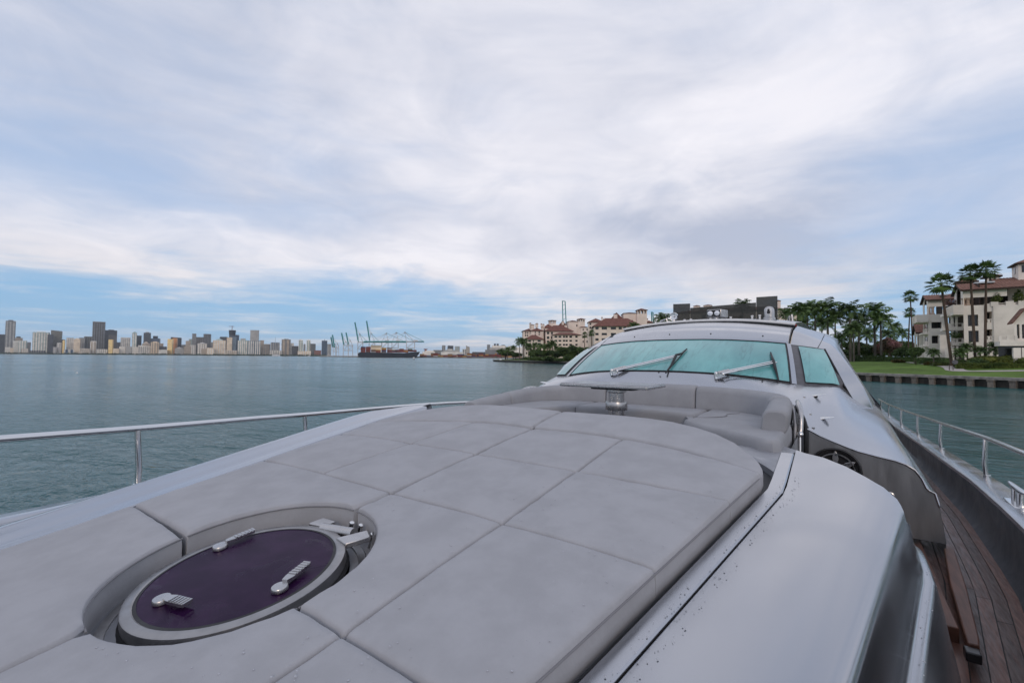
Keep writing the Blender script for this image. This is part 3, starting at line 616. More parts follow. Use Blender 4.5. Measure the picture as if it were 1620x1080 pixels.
# row of little studs under and over the screen
for s_ in (-0.28, 0.02, 0.62):
    p = wpt(s_, 0.0, 0.0) + Vector((0, -0.05, 0.0)); Y_(MB().sphere(tuple(p), 0.010, 5).build('deck_button', M['black_plastic']))
for s_ in (-0.45, -0.12, 0.22, 0.60):
    p = brow(s_, 0.16); Y_(MB().sphere(tuple(p), 0.010, 5).build('deck_button', M['black_plastic']))
# folded awning frame in the recess beside the sofa
for sgn in (1, -1):
    aw = Y_(MB().tube(cmr([(sgn * 1.385, 4.78, 3.12), (sgn * 1.40, 4.62, 3.12), (sgn * 1.425, 4.46, 3.06), (sgn * 1.428, 4.40, 2.95), (sgn * 1.425, 4.38, 2.90)], 5), 0.020, 12).build('awning_frame', M['steel'], label='folded tube frame stowed in the recess by the sofa'))
    MB().tube(cmr([(sgn * 1.335, 4.74, 3.075), (sgn * 1.385, 4.66, 3.065), (sgn * 1.435, 4.55, 3.01), (sgn * 1.462, 4.46, 2.93), (sgn * 1.464, 4.435, 2.84), (sgn * 1.462, 4.43, 2.72)], 5), 0.017, 8).build('recess_seal', M['rubber'], aw)
    MB().tube(cmr([(sgn * 1.35, 4.70, 3.09), (sgn * 1.375, 4.52, 3.06), (sgn * 1.39, 4.40, 2.96), (sgn * 1.388, 4.36, 2.80)], 5), 0.014, 10).build('fold_tube', M['hatch_steel'], aw)
    MB().sphere((sgn * 1.425, 4.375, 2.89), 0.026, 7).build('end_ball', M['chrome'], aw)
    MB().tube([(sgn * 1.425, 4.37, 2.88), (sgn * 1.425, 4.34, 2.72)], 0.009, 8).build('strut', M['chrome'], aw)
    MB().tube(cmr([(sgn * 1.365, 4.6, 3.07), (sgn * 1.378, 4.46, 3.0), (sgn * 1.372, 4.40, 2.92)], 5), 0.011, 8).build('inner_tube', M['chrome'], aw)
    for k, (zz, yy) in enumerate(((3.0, 4.44), (2.93, 4.42), (2.86, 4.41))):
        MB().sphere((sgn * 1.385, yy, zz), 0.014, 5).build('knob', M['chrome'], aw)
    MB().tube([(sgn * 1.335, 4.30, 2.735), (sgn * 1.43, 4.33, 2.725)], 0.014, 10).box((sgn * 1.455, 4.33, 2.725), (0.045, 0.04, 0.05)).build('bracket', M['steel'], aw, bevel=0.004)
    MB().sphere((sgn * 1.33, 4.30, 2.737), 0.020, 6).build('knob', M['chrome'], aw)
    MB().grid([[(sgn * 1.335, 4.36, 2.45), (sgn * 1.335, 4.36, 2.9)], [(sgn * 1.335, 5.0, 2.45), (sgn * 1.335, 5.0, 3.1)]], flip=(sgn < 0)).build('recess_lining', M['black_plastic'], aw)
# rails: top tube and stanchions on each gunwale
def zr(y): return interp(y, [-4, 0.4, 1.04, 2.4, 3.8, 4.6, 6.08, 8.6, 11, 13.6, 16.6, 24], [3.2, 3.03, 2.99, 2.93, 2.885, 2.855, 2.775, 2.63, 2.50, 2.37, 2.24, 2.05])
def rx(y): return hb(y) + 0.015
for sgn in (1, -1):
    rail = Y_(MB().tube([(sgn * rx(y), y, zr(y)) for y in ys(-3.6, 20, 90)], 0.021, 14).build('handrail', M['chrome']))
    for y in ((-1.2, 1.06, 2.42, 4.05, 6.08, 8.6, 11.0, 13.6, 16.6, 19) if sgn > 0 else (-1.2, 1.06, 2.42, 4.05, 6.08, 8.6, 11.0, 13.6)):
        lean = 0.02
        st = MB().tube([(sgn * rx(y), y, zr(y)), (sgn * (rx(y) - 0.012), y + 0.012, lerp(zr(y), zg(y), .62)), (sgn * (rx(y) + 0.005), y + 0.015, zg(y) + 0.0)], 0.0185, 14).lathe([(0.028, 0), (0.028, 0.045), (0.019, 0.048)], (sgn * (rx(y) + 0.005), y + 0.015, zg(y) + 0.008), 14)
        st.build('stanchion', M['chrome'], rail)
# mooring cleat on the right gunwale
pc = at_z(1607, 775, 2.50); cyy = pc.y
for sgn in (1, -1):
    gx, gy, gz = sgn * (hb(4.85) + 0.0), 4.85, zg(4.85) + 0.012
    cb = Y_(MB().slab([(gx - 0.05, gy - 0.14, gz), (gx + 0.05, gy - 0.14, gz), (gx + 0.05, gy + 0.14, gz), (gx - 0.05, gy + 0.14, gz)], (0, 0, 0.012)).build('mooring_cleat', M['chrome'], bevel=0.004))
    for k in (-0.06, 0.06): MB().tube([(gx, gy + k, gz + 0.01), (gx, gy + k, gz + 0.11)], [0.024, 0.019], 12).build('post', M['chrome'], cb)
    MB().tube([(gx, gy - 0.19, gz + 0.118), (gx, gy - 0.1, gz + 0.112), (gx, gy + 0.1, gz + 0.112), (gx, gy + 0.19, gz + 0.118)], [0.012, 0.02, 0.02, 0.012], 12).build('horn', M['chrome'], cb)

# ------------------------------------------------------------------ deck hatch (part of the yacht), local frame in the sloping pad plane
HX, HY = -0.01, 0.765
slope = math.atan(0.125); Rh = Matrix.Rotation(slope, 3, 'X')
def hp(x, y, z): q_ = Rh @ Vector((x, y, z)); return Vector((HX + q_.x, HY + q_.y, zp(HY) - 0.010 + q_.z))
hatch = Y_(MB().lathe([(0.300, -0.050), (0.302, -0.036), (0.306, -0.033), (0.329, -0.0345), (0.334, -0.038), (0.336, -0.046), (0.336, -0.10)], tuple(hp(0, 0, 0)), 72, R=Rh).build('deck_hatch', M['hatch_steel'], label='round deck hatch with a purple pane'))
MB().lathe([(0.337, -0.072), (0.345, -0.085), (0.337, -0.098)], tuple(hp(0, 0, 0)), 60, R=Rh).build('seal', M['rubber'], hatch)
MB().lathe([(0.405, -0.155), (0.408, -0.105), (0.402, -0.096), (0.376, -0.10), (0.374, -0.155)], tuple(hp(0, 0, 0)), 72, R=Rh).build('base_ring', M['hatch_steel'], hatch)
MB().lathe([(0.345, -0.105), (0.45, -0.108)], tuple(hp(0, 0, 0)), 60, R=Rh).build('plinth', M['silver_dull'], hatch)
MB().lathe([(0.303, -0.036), (0.292, -0.0345)], tuple(hp(0, 0, 0)), 72, R=Rh).build('gasket', M['rubber'], hatch)
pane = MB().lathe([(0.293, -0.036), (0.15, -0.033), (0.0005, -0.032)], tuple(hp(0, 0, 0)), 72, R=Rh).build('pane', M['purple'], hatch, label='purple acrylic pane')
def hhandle(px, py, ang, wide):
    p = at_z(px, py, zp(HY) - 0.03); c_, s_ = math.cos(ang), math.sin(ang)
    for it in range(3): p = at_z(px, py, zp(p.y) - 0.03)
    lx, ly = p.x - XC - HX, (p.y - HY)
    def L(u, v, w): return hp(lx + u * c_ - v * s_, ly + u * s_ + v * c_, -0.032 + w)
    n_ = 20; rings = []
    for r_, w in ((0.026, 0.0), (0.026, 0.010), (0.024, 0.013), (0.0005, 0.0135)): rings.append([L(r_ * math.cos(6.2832 * k / n_), r_ * math.sin(6.2832 * k / n_), w) for k in range(n_)])
    h = MB().grid(rings, closed=True).build('handle', M['steel'], hatch)
    W2 = wide / 2
    # grip with ribs
    g = MB(); g.slab([L(0.022, -0.010, 0.010), L(0.045, -W2, 0.010), L(0.122, -W2, 0.011), L(0.122, W2, 0.011), L(0.045, W2, 0.010), L(0.022, 0.010, 0.010)], hp(0, 0, 0.010) - hp(0, 0, 0))
    for k in range(6): g.slab([L(0.055 + k * 0.013, -W2 * .9, 0.0205), L(0.061 + k * 0.013, -W2 * .9, 0.021), L(0.061 + k * 0.013, W2 * .9, 0.021), L(0.055 + k * 0.013, W2 * .9, 0.0205)], hp(0, 0, 0.0022) - hp(0, 0, 0))
    g.v = g.v; gm = g.mesh('handle', M['steel'])
    return h, gm
for (px, py, pe) in ((347, 862, (388, 850)), (441, 927, (480, 903)), (253, 946, (289, 957))):
    a = at_z(px, py, 2.76); b = at_z(pe[0], pe[1], 2.76); ang = math.atan2(b.y - a.y, b.x - a.x)
    h, gm = hhandle(px, py, ang, 0.032)
    link('grip', gm, hatch)
# hinge: damper tube and arm at the aft side
MB().tube([hp(-0.055, 0.335, -0.045), hp(0.115, 0.365, -0.040)], 0.022, 16).build('damper', M['steel'], hatch)
MB().slab([hp(0.10, 0.295, -0.050), hp(0.175, 0.285, -0.05), hp(0.215, 0.37, -0.05), hp(0.16, 0.40, -0.05)], hp(0, 0, 0.022) - hp(0, 0, 0)).build('hinge_arm', M['steel'], hatch, bevel=0.005)
MB().slab([hp(-0.13, 0.315, -0.06), hp(-0.055, 0.33, -0.06), hp(-0.04, 0.385, -0.06), hp(-0.12, 0.38, -0.06)], hp(0, 0, 0.03) - hp(0, 0, 0)).build('hinge_block', M['steel'], hatch, bevel=0.005)
for (x, y) in ((0.02, 0.405), (0.185, 0.385), (0.075, 0.41)): MB().tube([hp(x, y, -0.09), hp(x + .02, y + .005, -0.03)], 0.010, 8).build('hinge_bolt', M['chrome'], hatch)
for w in (2.2, 2.75, 3.4, 3.9): MB().sphere(tuple(hp(0.385 * math.cos(w), 0.385 * math.sin(w), -0.098)), 0.009, 5).build('screw', M['chrome'], hatch)

# ------------------------------------------------------------------ sun pads
def crown(x): return (-0.020 if x < 0 else -0.012) * max(0.0, abs(x) - 0.62) - (0.025 if x < 0 else 0.015) * max(0.0, abs(x) - 1.0)
def coons(bot, top_, lef, rig, n, m_):
    "bot/top: left->right, lef/rig: bottom->top; each a list of 2-D points; resampled on a grid finer at the rims"
    def samp(poly, t_):
        P_ = [Vector(p) for p in poly]; L = [0]
        for a, b in zip(P_, P_[1:]): L.append(L[-1] + (b - a).length)
        s_ = t_ * L[-1]
        for k in range(len(P_) - 1):
            if s_ <= L[k + 1] + 1e-9: return P_[k].lerp(P_[k + 1], (s_ - L[k]) / max(1e-9, L[k + 1] - L[k]))
        return P_[-1]
    def par(k): 
        e = [0, .006, .014, .026, .042, .065, .10]; mid = [.10 + .8 * i / k for i in range(1, k)]
        return e + mid + [1 - a for a in e[::-1]]
    us, vs = par(n), par(m_); G = []
    p00, p10, p01, p11 = samp(bot, 0), samp(bot, 1), samp(top_, 0), samp(top_, 1)
    for v in vs:
        row = []
        for u in us:
            p = (1 - v) * samp(bot, u) + v * samp(top_, u) + (1 - u) * samp(lef, v) + u * samp(rig, v) - ((1 - u) * (1 - v) * p00 + u * (1 - v) * p10 + (1 - u) * v * p01 + u * v * p11)
            row.append((p, u, v))
        G.append(row)
    wid = (samp(bot, .5) - samp(top_, .5)).length; 
    return G, us, vs
def pad_panel(bot, top_, lef, rig, parent, soft=(0.03, 0.03, 0.03, 0.03), puff=0.009, lift=None, nm='panel', th=0.135, nv_=8):
    "soft: roll radius at bottom, top, left, right edge"
    G, us, vs = coons(bot, top_, lef, rig, 8, nv_); nu, nv = len(us), len(vs)
    mu = [sum((G[j][i + 1][0] - G[j][i][0]).length for i in range(nu - 1)) for j in range(nv)]
    mv = [sum((G[j + 1][i][0] - G[j][i][0]).length for j in range(nv - 1)) for i in range(nu)]
    rows = []; ph = random.random() * 10
    for j in range(nv):
        row = []
        for i in range(nu):
            p, u, v = G[j][i]; dz_ = 0.0
            for d_, r_ in ((v * mv[i], soft[0]), ((1 - v) * mv[i], soft[1]), (u * mu[j], soft[2]), ((1 - u) * mu[j], soft[3])):
                dz_ -= 0.0045 * math.exp(-d_ / 0.028)
                r2 = r_ * 0.55
                if d_ < r2: dz_ -= (r2 - math.sqrt(max(0.0, r2 * r2 - (r2 - d_) ** 2))) * 1.6
            dz_ = max(dz_, -0.045); dmn = min(v * mv[i], (1 - v) * mv[i], u * mu[j], (1 - u) * mu[j]); dz_ += 0.0022 * math.exp(-dmn / 0.03) * math.sin(55 * p[0] + 3 * ph) * math.sin(61 * p[1] + ph)
            dz_ += puff * 4 * (u * (1 - u)) ** .7 * (v * (1 - v)) ** .7 * 2 + 0.0025 * math.sin(9 * p[0] + ph) * math.sin(8 * p[1] + ph * 2)
            z = zp(p[1]) + crown(p[0]) + dz_ + (lift(p) if lift else 0)
            row.append((p[0], p[1], z))
        rows.append(row)
    mb = MB().grid(rows, flip=False)
    rim = [rows[0][i] for i in range(nu)] + [rows[j][nu - 1] for j in range(1, nv)] + [rows[nv - 1][i] for i in range(nu - 2, -1, -1)] + [rows[j][0] for j in range(nv - 2, 0, -1)]
    lo = [[(p[0] - (0.018 * max(0.0, t_ - .5) / .5 if p[0] > edge_r(p[1]) - .02 and p[0] > 0 else 0), p[1], lerp(p[2], zp(p[1]) + crown(p[0]) - th, t_)) for p in rim] for t_ in (0, 0.3, 0.5, 0.85, 1.0)]
    mb.grid(lo[::-1], closed=True, flip=False)
    ob = mb.build(nm, M['fabric'], parent, angle=55)
    return ob, rim
C0 = (-0.01, 0.79); RC = 0.43
def arc(a0, a1, n=14): return [(C0[0] + RC * math.cos(math.radians(lerp(a0, a1, i / n))), C0[1] + RC * math.sin(math.radians(lerp(a0, a1, i / n)))) for i in range(n + 1)]
def edge_r(y): return 1.395 + taper(y)
def edge_l(y): return 1.365 + taper(y)
gp = 0.006                                               # half the gap between the two pads
padR = thing('sun_pad', 'pale grey quilted sun pad right of the centre gap, beside the big silver coaming', 'sun pad', (XC, 0, 0), group='sun pads on the foredeck')
padL = thing('sun_pad', 'pale grey quilted sun pad left of the centre gap, nearer the left handrail', 'sun pad', (XC, 0, 0), group='sun pads on the foredeck')
Y0, Y1, Y2, Y3, Y4 = -1.6, 0.725, 1.405, 2.005, 2.60
e = 0.0012
SR = 0.020
def straight(a, b, n=6): return [(lerp(a[0], b[0], i / n), lerp(a[1], b[1], i / n)) for i in range(n + 1)]
rims = {}
# right pad
edge_line = lambda ya, yb: [(edge_r(y), y) for y in ys(ya, yb, 8)]
edge_line_l = lambda ya, yb: [(edge_l(y), y) for y in ys(ya, yb, 8)]
arcR_low = arc(-88.5, -8.5); arcR_up = arc(-8.0, 88.3)
pad_panel(straight((gp, Y0), (0.64 - e, Y0)), straight(arcR_low[-1], (0.64 - e, Y1 - e)), [(gp, Y0), (gp, -0.5)] + [(gp, 0.2)] + arcR_low, straight((0.64 - e, Y0), (0.64 - e, Y1 - e)), padR, (SR, SR, .014, SR), nv_=44)
pad_panel(straight((0.64 + e, Y0), (edge_r(Y0), Y0)), straight((0.64 + e, Y1 - e), (edge_r(Y1), Y1 - e)), straight((0.64 + e, Y0), (0.64 + e, Y1 - e)), edge_line(Y0, Y1 - e), padR, (SR, SR, SR, .02))
pad_panel(straight(arcR_up[0], (0.64 - e, Y1 + e)), straight((gp, Y2 - e), (0.64 - e, Y2 - e)), arcR_up + [(gp, 1.3), (gp, Y2 - e)], straight((0.64 - e, Y1 + e), (0.64 - e, Y2 - e)), padR, (SR, SR, .014, SR), nv_=44)
pad_panel(straight((0.64 + e, Y1 + e), (edge_r(Y1), Y1 + e)), straight((0.64 + e, Y2 - e), (edge_r(Y2), Y2 - e)), straight((0.64 + e, Y1 + e), (0.64 + e, Y2 - e)), edge_line(Y1 + e, Y2 - e), padR, (SR, SR, SR, .02))
for (ya, yb) in ((Y2 + e, Y3 - e),):
    pad_panel(straight((gp, ya), (0.64 - e, ya)), straight((gp, yb), (0.64 - e, yb)), straight((gp, ya), (gp, yb)), straight((0.64 - e, ya), (0.64 - e, yb)), padR, (SR, SR, .02, SR))
    pad_panel(straight((0.64 + e, ya), (edge_r(ya), ya)), straight((0.64 + e, yb), (edge_r(yb), yb)), straight((0.64 + e, ya), (0.64 + e, yb)), edge_line(ya, yb), padR, (SR, SR, SR, .02))
t4 = [(0.0 + gp, Y4), (0.3, Y4), (0.64, 2.595), (0.95, 2.54), (1.2, 2.455), (1.40, 2.37)]
ya = Y3 + e
pad_panel(straight((gp, ya), (0.64 - e, ya)), [(gp, Y4 - e), (0.3, Y4 - e), (0.64 - e, 2.595 - e)], straight((gp, ya), (gp, Y4 - e)), straight((0.64 - e, ya), (0.64 - e, 2.595 - e)), padR, (SR, SR, .02, SR))
pad_panel(straight((0.64 + e, ya), (edge_r(ya), ya)), [(0.64 + e, 2.595 - e), (0.95, 2.54 - e), (1.2, 2.455 - e), (1.393, 2.37 - e)], straight((0.64 + e, ya), (0.64 + e, 2.595 - e)), [(edge_r(ya), ya), (edge_r(2.2), 2.2), (1.393, 2.37 - e)], padR, (SR, SR, SR, .02))
wedge = lambda p: 0.022 * max(0.0, min(1.0, (p[1] - 2.4) / 0.4))
bolR_ = [(gp, 3.03), (0.3, 3.045), (0.55, 3.045), (0.8, 3.01), (1.01, 2.93), (1.18, 2.80), (1.30, 2.65), (1.37, 2.53), (1.39, 2.45)]
bolR = [(gp, 3.03), (0.3, 3.045), (0.55, 3.045), (0.8, 3.01), (1.0, 2.93), (1.17, 2.80), (1.29, 2.65), (1.36, 2.51), (1.385, 2.40)]
pad_panel([(gp, Y4 + e), (0.3, Y4 + e), (0.64, 2.595 + e), (0.95, 2.54 + e), (1.2, 2.455 + e), (1.393, 2.37 + e)], bolR_[:-1] + [(1.392, 2.45)], straight((gp, Y4 + e), (gp, 3.03)), [(1.393, 2.37 + e), (1.395, 2.41), (1.392, 2.45)], padR, (SR, .06, .02, .012), lift=wedge, nm='bolster')
# left pad
fx = lambda L: [(-p[0], p[1]) for p in L][::-1]          # mirror a left-to-right curve
fy = lambda L: [(-p[0], p[1]) for p in L]                # mirror a bottom-to-top curve
arcL_low = [(2 * C0[0] - p[0], p[1]) for p in arc(-88.5, -8.5)]; arcL_up = [(2 * C0[0] - p[0], p[1]) for p in arc(-6.0, 88.3)]
Y1L = 0.745
pad_panel(straight((-edge_l(Y0), Y0), (-gp, Y0)), straight((-edge_l(Y1L), Y1L - e), arcL_low[-1]), fy(edge_line_l(Y0, Y1L - e)), [(-gp, Y0), (-gp, -.5), (-gp, 0.2)] + arcL_low, padL, (SR, SR, .02, .014), nv_=44)
pad_panel(straight((-edge_l(Y1L), Y1L + e), arcL_up[0]), straight((-edge_l(Y2), Y2 - e), (-gp, Y2 - e)), fy(edge_line_l(Y1L + e, Y2 - e)), arcL_up + [(-gp, 1.3), (-gp, Y2 - e)], padL, (SR, SR, .02, .014), nv_=44)
for (ya, yb) in ((Y2 + e, Y3 - e),):
    pad_panel(straight((-0.56 + e, ya), (-gp, ya)), straight((-0.54 + e, yb), (-gp, yb)), straight((-0.56 + e, ya), (-0.54 + e, yb)), straight((-gp, ya), (-gp, yb)), padL, (SR, SR, SR, .02))
    pad_panel(straight((-edge_l(ya), ya), (-0.56 - e, ya)), straight((-edge_l(yb), yb), (-0.54 - e, yb)), fy(edge_line_l(ya, yb)), straight((-0.56 - e, ya), (-0.54 - e, yb)), padL, (SR, SR, .02, SR))
ya = Y3 + e
pad_panel(straight((-0.54 + e, ya), (-gp, ya)), [(-0.50 + e, 2.575 - e), (-0.25, Y4 - e), (-gp, Y4 - e)], straight((-0.54 + e, ya), (-0.50 + e, 2.575 - e)), straight((-gp, ya), (-gp, Y4 - e)), padL, (SR, SR, SR, .02))
pad_panel(straight((-edge_l(ya), ya), (-0.54 - e, ya)), [(-1.385, 2.37 - e), (-1.1, 2.44 - e), (-0.8, 2.51 - e), (-0.50 - e, 2.575 - e)], [(-edge_l(ya), ya), (-edge_l(2.2), 2.2), (-1.385, 2.37 - e)], straight((-0.54 - e, ya), (-0.50 - e, 2.575 - e)), padL, (SR, SR, .02, SR))
pad_panel([(-1.385, 2.37 + e), (-1.1, 2.44 + e), (-0.8, 2.51 + e), (-0.50, 2.575 + e), (-0.25, Y4 + e), (-gp, Y4 + e)], [(-1.387, 2.45)] + fx(bolR[:-1]), [(-1.385, 2.37 + e), (-1.388, 2.41), (-1.387, 2.45)], straight((-gp, Y4 + e), (-gp, 3.03)), padL, (SR, .06, .012, .02), lift=wedge, nm='bolster')
# piping along the open outer edges and round the hatch opening
def piping(pts, parent, dz_=-0.020, r_=0.0035): MB().tube([(x, y, zp(y) + crown(x) + dz_) for x, y in pts], r_, 6).build('piping', M['stitch'], parent)
for par_, s_ in ((padR, 1), (padL, -1)):
    for zz in (-0.022, -0.115): piping([(s_ * ((edge_r if s_ > 0 else edge_l)(y) + (0.001 if zz > -.05 else -.014)), y) for y in ys(Y0, 2.35, 30)], par_, zz)
for par_, A_ in ((padR, arcR_low), (padR, arcR_up), (padL, arcL_low), (padL, arcL_up)): piping([(C0[0] + (p[0] - C0[0]) * 0.996, C0[1] + (p[1] - C0[1]) * 0.996) for p in A_], par_, -0.018, 0.003)

# ------------------------------------------------------------------ curved sofa behind the pads
sofa = thing('curved_sofa', 'grey U-shaped cockpit sofa wrapped round the steel table', 'sofa', (XC, 0, 0))
def roll(path, prof, name, closed_ends=True):
    "sweep a closed cross-section (u outward from the seat, w up) along a plan path of (x, y, z)"
    P_ = [Vector(p) for p in path]; rows = []
    n_ = len(P_)
    for i, p in enumerate(P_):
        t_ = (P_[min(i + 1, n_ - 1)] - P_[max(i - 1, 0)]); t_.z = 0; t_.normalize(); out = Vector((-t_.y, t_.x, 0))
        k = 1.0
        if closed_ends: 
            dd = min(i, n_ - 1 - i); k = (0.80, 0.93, 0.985, 1.0)[min(dd, 3)]
        rows.append([tuple(p + out * (u * k) + Vector((0, 0, 1)) * (w if w < 0.02 else 0.02 + (w - 0.02) * k)) for u, w in prof])
    mb = MB().grid(rows, closed=True, flip=True)
    n2 = len(prof); mb.add(rows[0], [tuple(range(n2))]); mb.add(rows[-1], [tuple(range(n2 - 1, -1, -1))])
    return mb.build(name, M['fabric2'], sofa, angle=55)
def rprof(w, h, r, lean=0.0, n=5):
    "rounded box section; back leans outward by lean"
    out = []
    for cx, cz, a0 in ((w / 2 - r, h - r, 0), (-w / 2 + r, h - r, 90), (-w / 2 + r * .6, r * .6, 180), (w / 2 - r * .6, r * .6, 270)):
        rr = r if a0 < 180 else r * .6
        for i in range(n + 1):
            w_ = math.radians(a0 + 90 * i / n); z_ = cz + rr * math.sin(w_); out.append((cx + rr * math.cos(w_) + lean * z_, z_))
    return out
# backrest centre line in plan, from the left arm round the stern side to the right arm
BL = cmr([(-1.25, 3.40, 0), (-1.265, 3.70, 0), (-1.275, 4.05, 0), (-1.265, 4.35, 0), (-1.19, 4.64, 0), (-1.0, 4.83, 0), (-0.75, 4.92, 0), (-0.4, 4.955, 0), (0, 4.965, 0), (0.4, 4.955, 0), (0.75, 4.92, 0), (1.0, 4.83, 0), (1.19, 4.64, 0), (1.265, 4.40, 0), (1.285, 4.15, 0), (1.295, 3.92, 0), (1.30, 3.72, 0)], 12)
def bl_cut(x0, y0, x1, y1):
    i0 = min(range(len(BL)), key=lambda i: (BL[i].x - x0) ** 2 + (BL[i].y - y0) ** 2); i1 = min(range(len(BL)), key=lambda i: (BL[i].x - x1) ** 2 + (BL[i].y - y1) ** 2)
    return BL[i0:i1 + 1]
ZS = 2.99
def back(x0, y0, x1, y1, h0, h1):
    pts = bl_cut(x0, y0, x1, y1)[::-1]; n_ = len(pts)
    # tighten spacing at the ends for a rounded finish
    d0 = (pts[1] - pts[0]).normalized(); d1 = (pts[-2] - pts[-1]).normalized()
    seq = [pts[0] + d0 * 0.004, pts[0] + d0 * 0.010, pts[0] + d0 * 0.022, pts[0] + d0 * 0.05] + [p for p in pts if (p - pts[0]).length > 0.07 and (p - pts[-1]).length > 0.07] + [pts[-1] + d1 * 0.05, pts[-1] + d1 * 0.022, pts[-1] + d1 * 0.010, pts[-1] + d1 * 0.004]
    rows = []; 
    m_ = len(seq); hs = [lerp(h1, h0, i / (m_ - 1)) for i in range(m_)]
    for i, p in enumerate(seq):
        t_ = (seq[min(i + 1, m_ - 1)] - seq[max(i - 1, 0)]).normalized(); out = Vector((t_.y, -t_.x, 0))
        k = (0.82, 0.93, 0.985, 1.0)[min(i, m_ - 1 - i, 3)]
        rows.append([tuple(p + out * (u * k) + Vector((0, 0, ZS - 0.02 + w * (1 - (1 - k) * .5)))) for u, w in rprof(0.17, hs[i], 0.055, 0.12)])
    mb = MB().grid(rows, closed=True); n2 = len(rows[0]); mb.add(rows[0], [tuple(range(n2 - 1, -1, -1))]); mb.add(rows[-1], [tuple(range(n2))])
    return mb.build('backrest', M['fabric2'], sofa, angle=60)
back(-1.25, 3.40, -1.27, 4.02, 0.085, 0.135)
back(-1.27, 4.03, -0.50, 4.945, 0.135, 0.235)
back(-0.49, 4.95, 0.485, 4.95, 0.25, 0.25)
back(0.495, 4.95, 1.262, 4.42, 0.245, 0.215)
back(1.266, 4.40, 1.30, 3.72, 0.21, 0.165)
# seats
def seat(poly, z0, z1, nm='seat'):
    "rounded cushion from a plan outline (counter-clockwise)"
    P_ = [Vector((x, y, 0)) for x, y in poly]; n_ = len(P_); cen = sum(P_, Vector()) / n_; rings = []
    nr = []
    for i in range(n_):
        t_ = (P_[(i + 1) % n_] - P_[i - 1]).normalized(); nr.append(Vector((-t_.y, t_.x, 0)))
    for ins, z in ((0.012, z0), (0.0, z0 + 0.02), (0.0, z1 - 0.045), (0.006, z1 - 0.024), (0.016, z1 - 0.009), (0.028, z1 - 0.001), (0.036, z1 + 0.001)):
        rings.append([tuple(P_[i] + nr[i] * ins + Vector((0, 0, z))) for i in range(n_)])
    mb = MB().grid(rings, closed=True); mb.add(rings[-1], [tuple(range(n_))]); mb.add(rings[0], [tuple(range(n_ - 1, -1, -1))])
    return mb.build(nm, M['fabric2'], sofa, angle=50)
def dens(poly, d=0.06):
    out = []
    for a, b in zip(poly, poly[1:] + poly[:1]):
        k = max(1, int(math.dist(a, b) / d)); out += [(lerp(a[0], b[0], i / k), lerp(a[1], b[1], i / k)) for i in range(k)]
    return out
seat(dens([(-0.60, 4.36), (-0.3, 4.44), (0, 4.46), (0.3, 4.44), (0.62, 4.36), (0.62, 4.98), (0, 5.0), (-0.60, 4.98)]), 2.70, ZS)
seat(dens([(0.63, 4.35), (0.66, 4.15), (0.62, 3.96), (0.66, 3.84), (0.82, 3.68), (1.0, 3.52), (1.17, 3.38), (1.28, 3.27), (1.35, 3.25), (1.385, 3.31), (1.38, 4.2), (1.3, 4.6), (1.1, 4.85), (0.85, 4.95), (0.63, 4.975)]), 2.66, ZS + 0.003)
seat(dens([(-0.61, 4.975), (-0.85, 4.95), (-1.1, 4.85), (-1.3, 4.6), (-1.36, 4.2), (-1.34, 3.6), (-1.2, 3.47), (-0.95, 3.6), (-0.8, 3.8), (-0.72, 4.0), (-0.66, 4.2), (-0.61, 4.35)]), 2.68, ZS + 0.002)
MB().tube(cmr([(0.665, 4.10, ZS + .002), (0.80, 4.18, ZS + .007), (0.88, 4.34, ZS + .007), (0.86, 4.50, ZS + .006), (0.94, 4.66, ZS + .005)], 5), 0.004, 6).build('seat_seam', M['stitch'], sofa)
MB().add([(x, y, ZS - .03) for x, y in ((-1.28, 3.70), (-0.95, 3.68), (-0.78, 3.95), (-0.72, 4.2), (-0.56, 4.44), (0, 4.50), (0.5, 4.45), (0.70, 3.98), (0.9, 3.72), (1.2, 3.46), (1.34, 3.4), (1.36, 4.4), (1.2, 4.75), (0.9, 4.95), (0, 5.0), (-0.9, 4.95), (-1.2, 4.75), (-1.3, 4.3))], [tuple(range(18))]).build('under_cushion', M['fabric2'], sofa)
MB().grid([[(x, y, z) for x, y in ((-1.2, 3.66), (-0.86, 3.72), (-0.76, 4.15), (-0.6, 4.42), (0, 4.52), (0.5, 4.46), (0.68, 3.98), (1.0, 3.60), (1.3, 3.34), (1.38, 3.34))] for z in (2.45, 2.70)], flip=True).build('base', M['silver_dull'], sofa)
# back of the sofa recess
# ------------------------------------------------------------------ table
table = thing('pedestal_table', 'small rectangular steel-edged table on a thick round pedestal', 'table', (XC + 0.04, 3.93, 2.463))
tcor = [(-0.49, -0.20), (0.36, -0.20), (0.36, 0.30), (-0.49, 0.30)]
def rounded(c4, r_, n=5):
    out = []
    cs = [(c4[0][0] + r_, c4[0][1] + r_, 180), (c4[1][0] - r_, c4[1][1] + r_, 270), (c4[2][0] - r_, c4[2][1] - r_, 0), (c4[3][0] + r_, c4[3][1] - r_, 90)]
    for cx, cy, a0 in cs:
        for i in range(n + 1): w = math.radians(a0 + 90 * i / n); out.append((cx + r_ * math.cos(w), cy + r_ * math.sin(w)))
    return out
tt = MB().prism(rounded(tcor, 0.03), 0.770, 0.798).build('tabletop', M['steel'], table, bevel=0.008, angle=40)
MB().prism(rounded([(x * 0.985, y * 0.97) for x, y in tcor], 0.03), 0.7985, 0.8005).build('inlay', M['silver_dull'], tt)
MB().prism(rounded([(-0.21, -0.13), (0.2, -0.13), (0.2, 0.2), (-0.21, 0.2)], 0.05), 0.752, 0.769).build('mounting_plate', M['rubber'], table)
MB().lathe([(0.088, 0.751), (0.088, 0.73), (0.07, 0.72), (0.07, 0.0)], (0, 0, 0), 32).build('pedestal', M['steel'], table, angle=30)
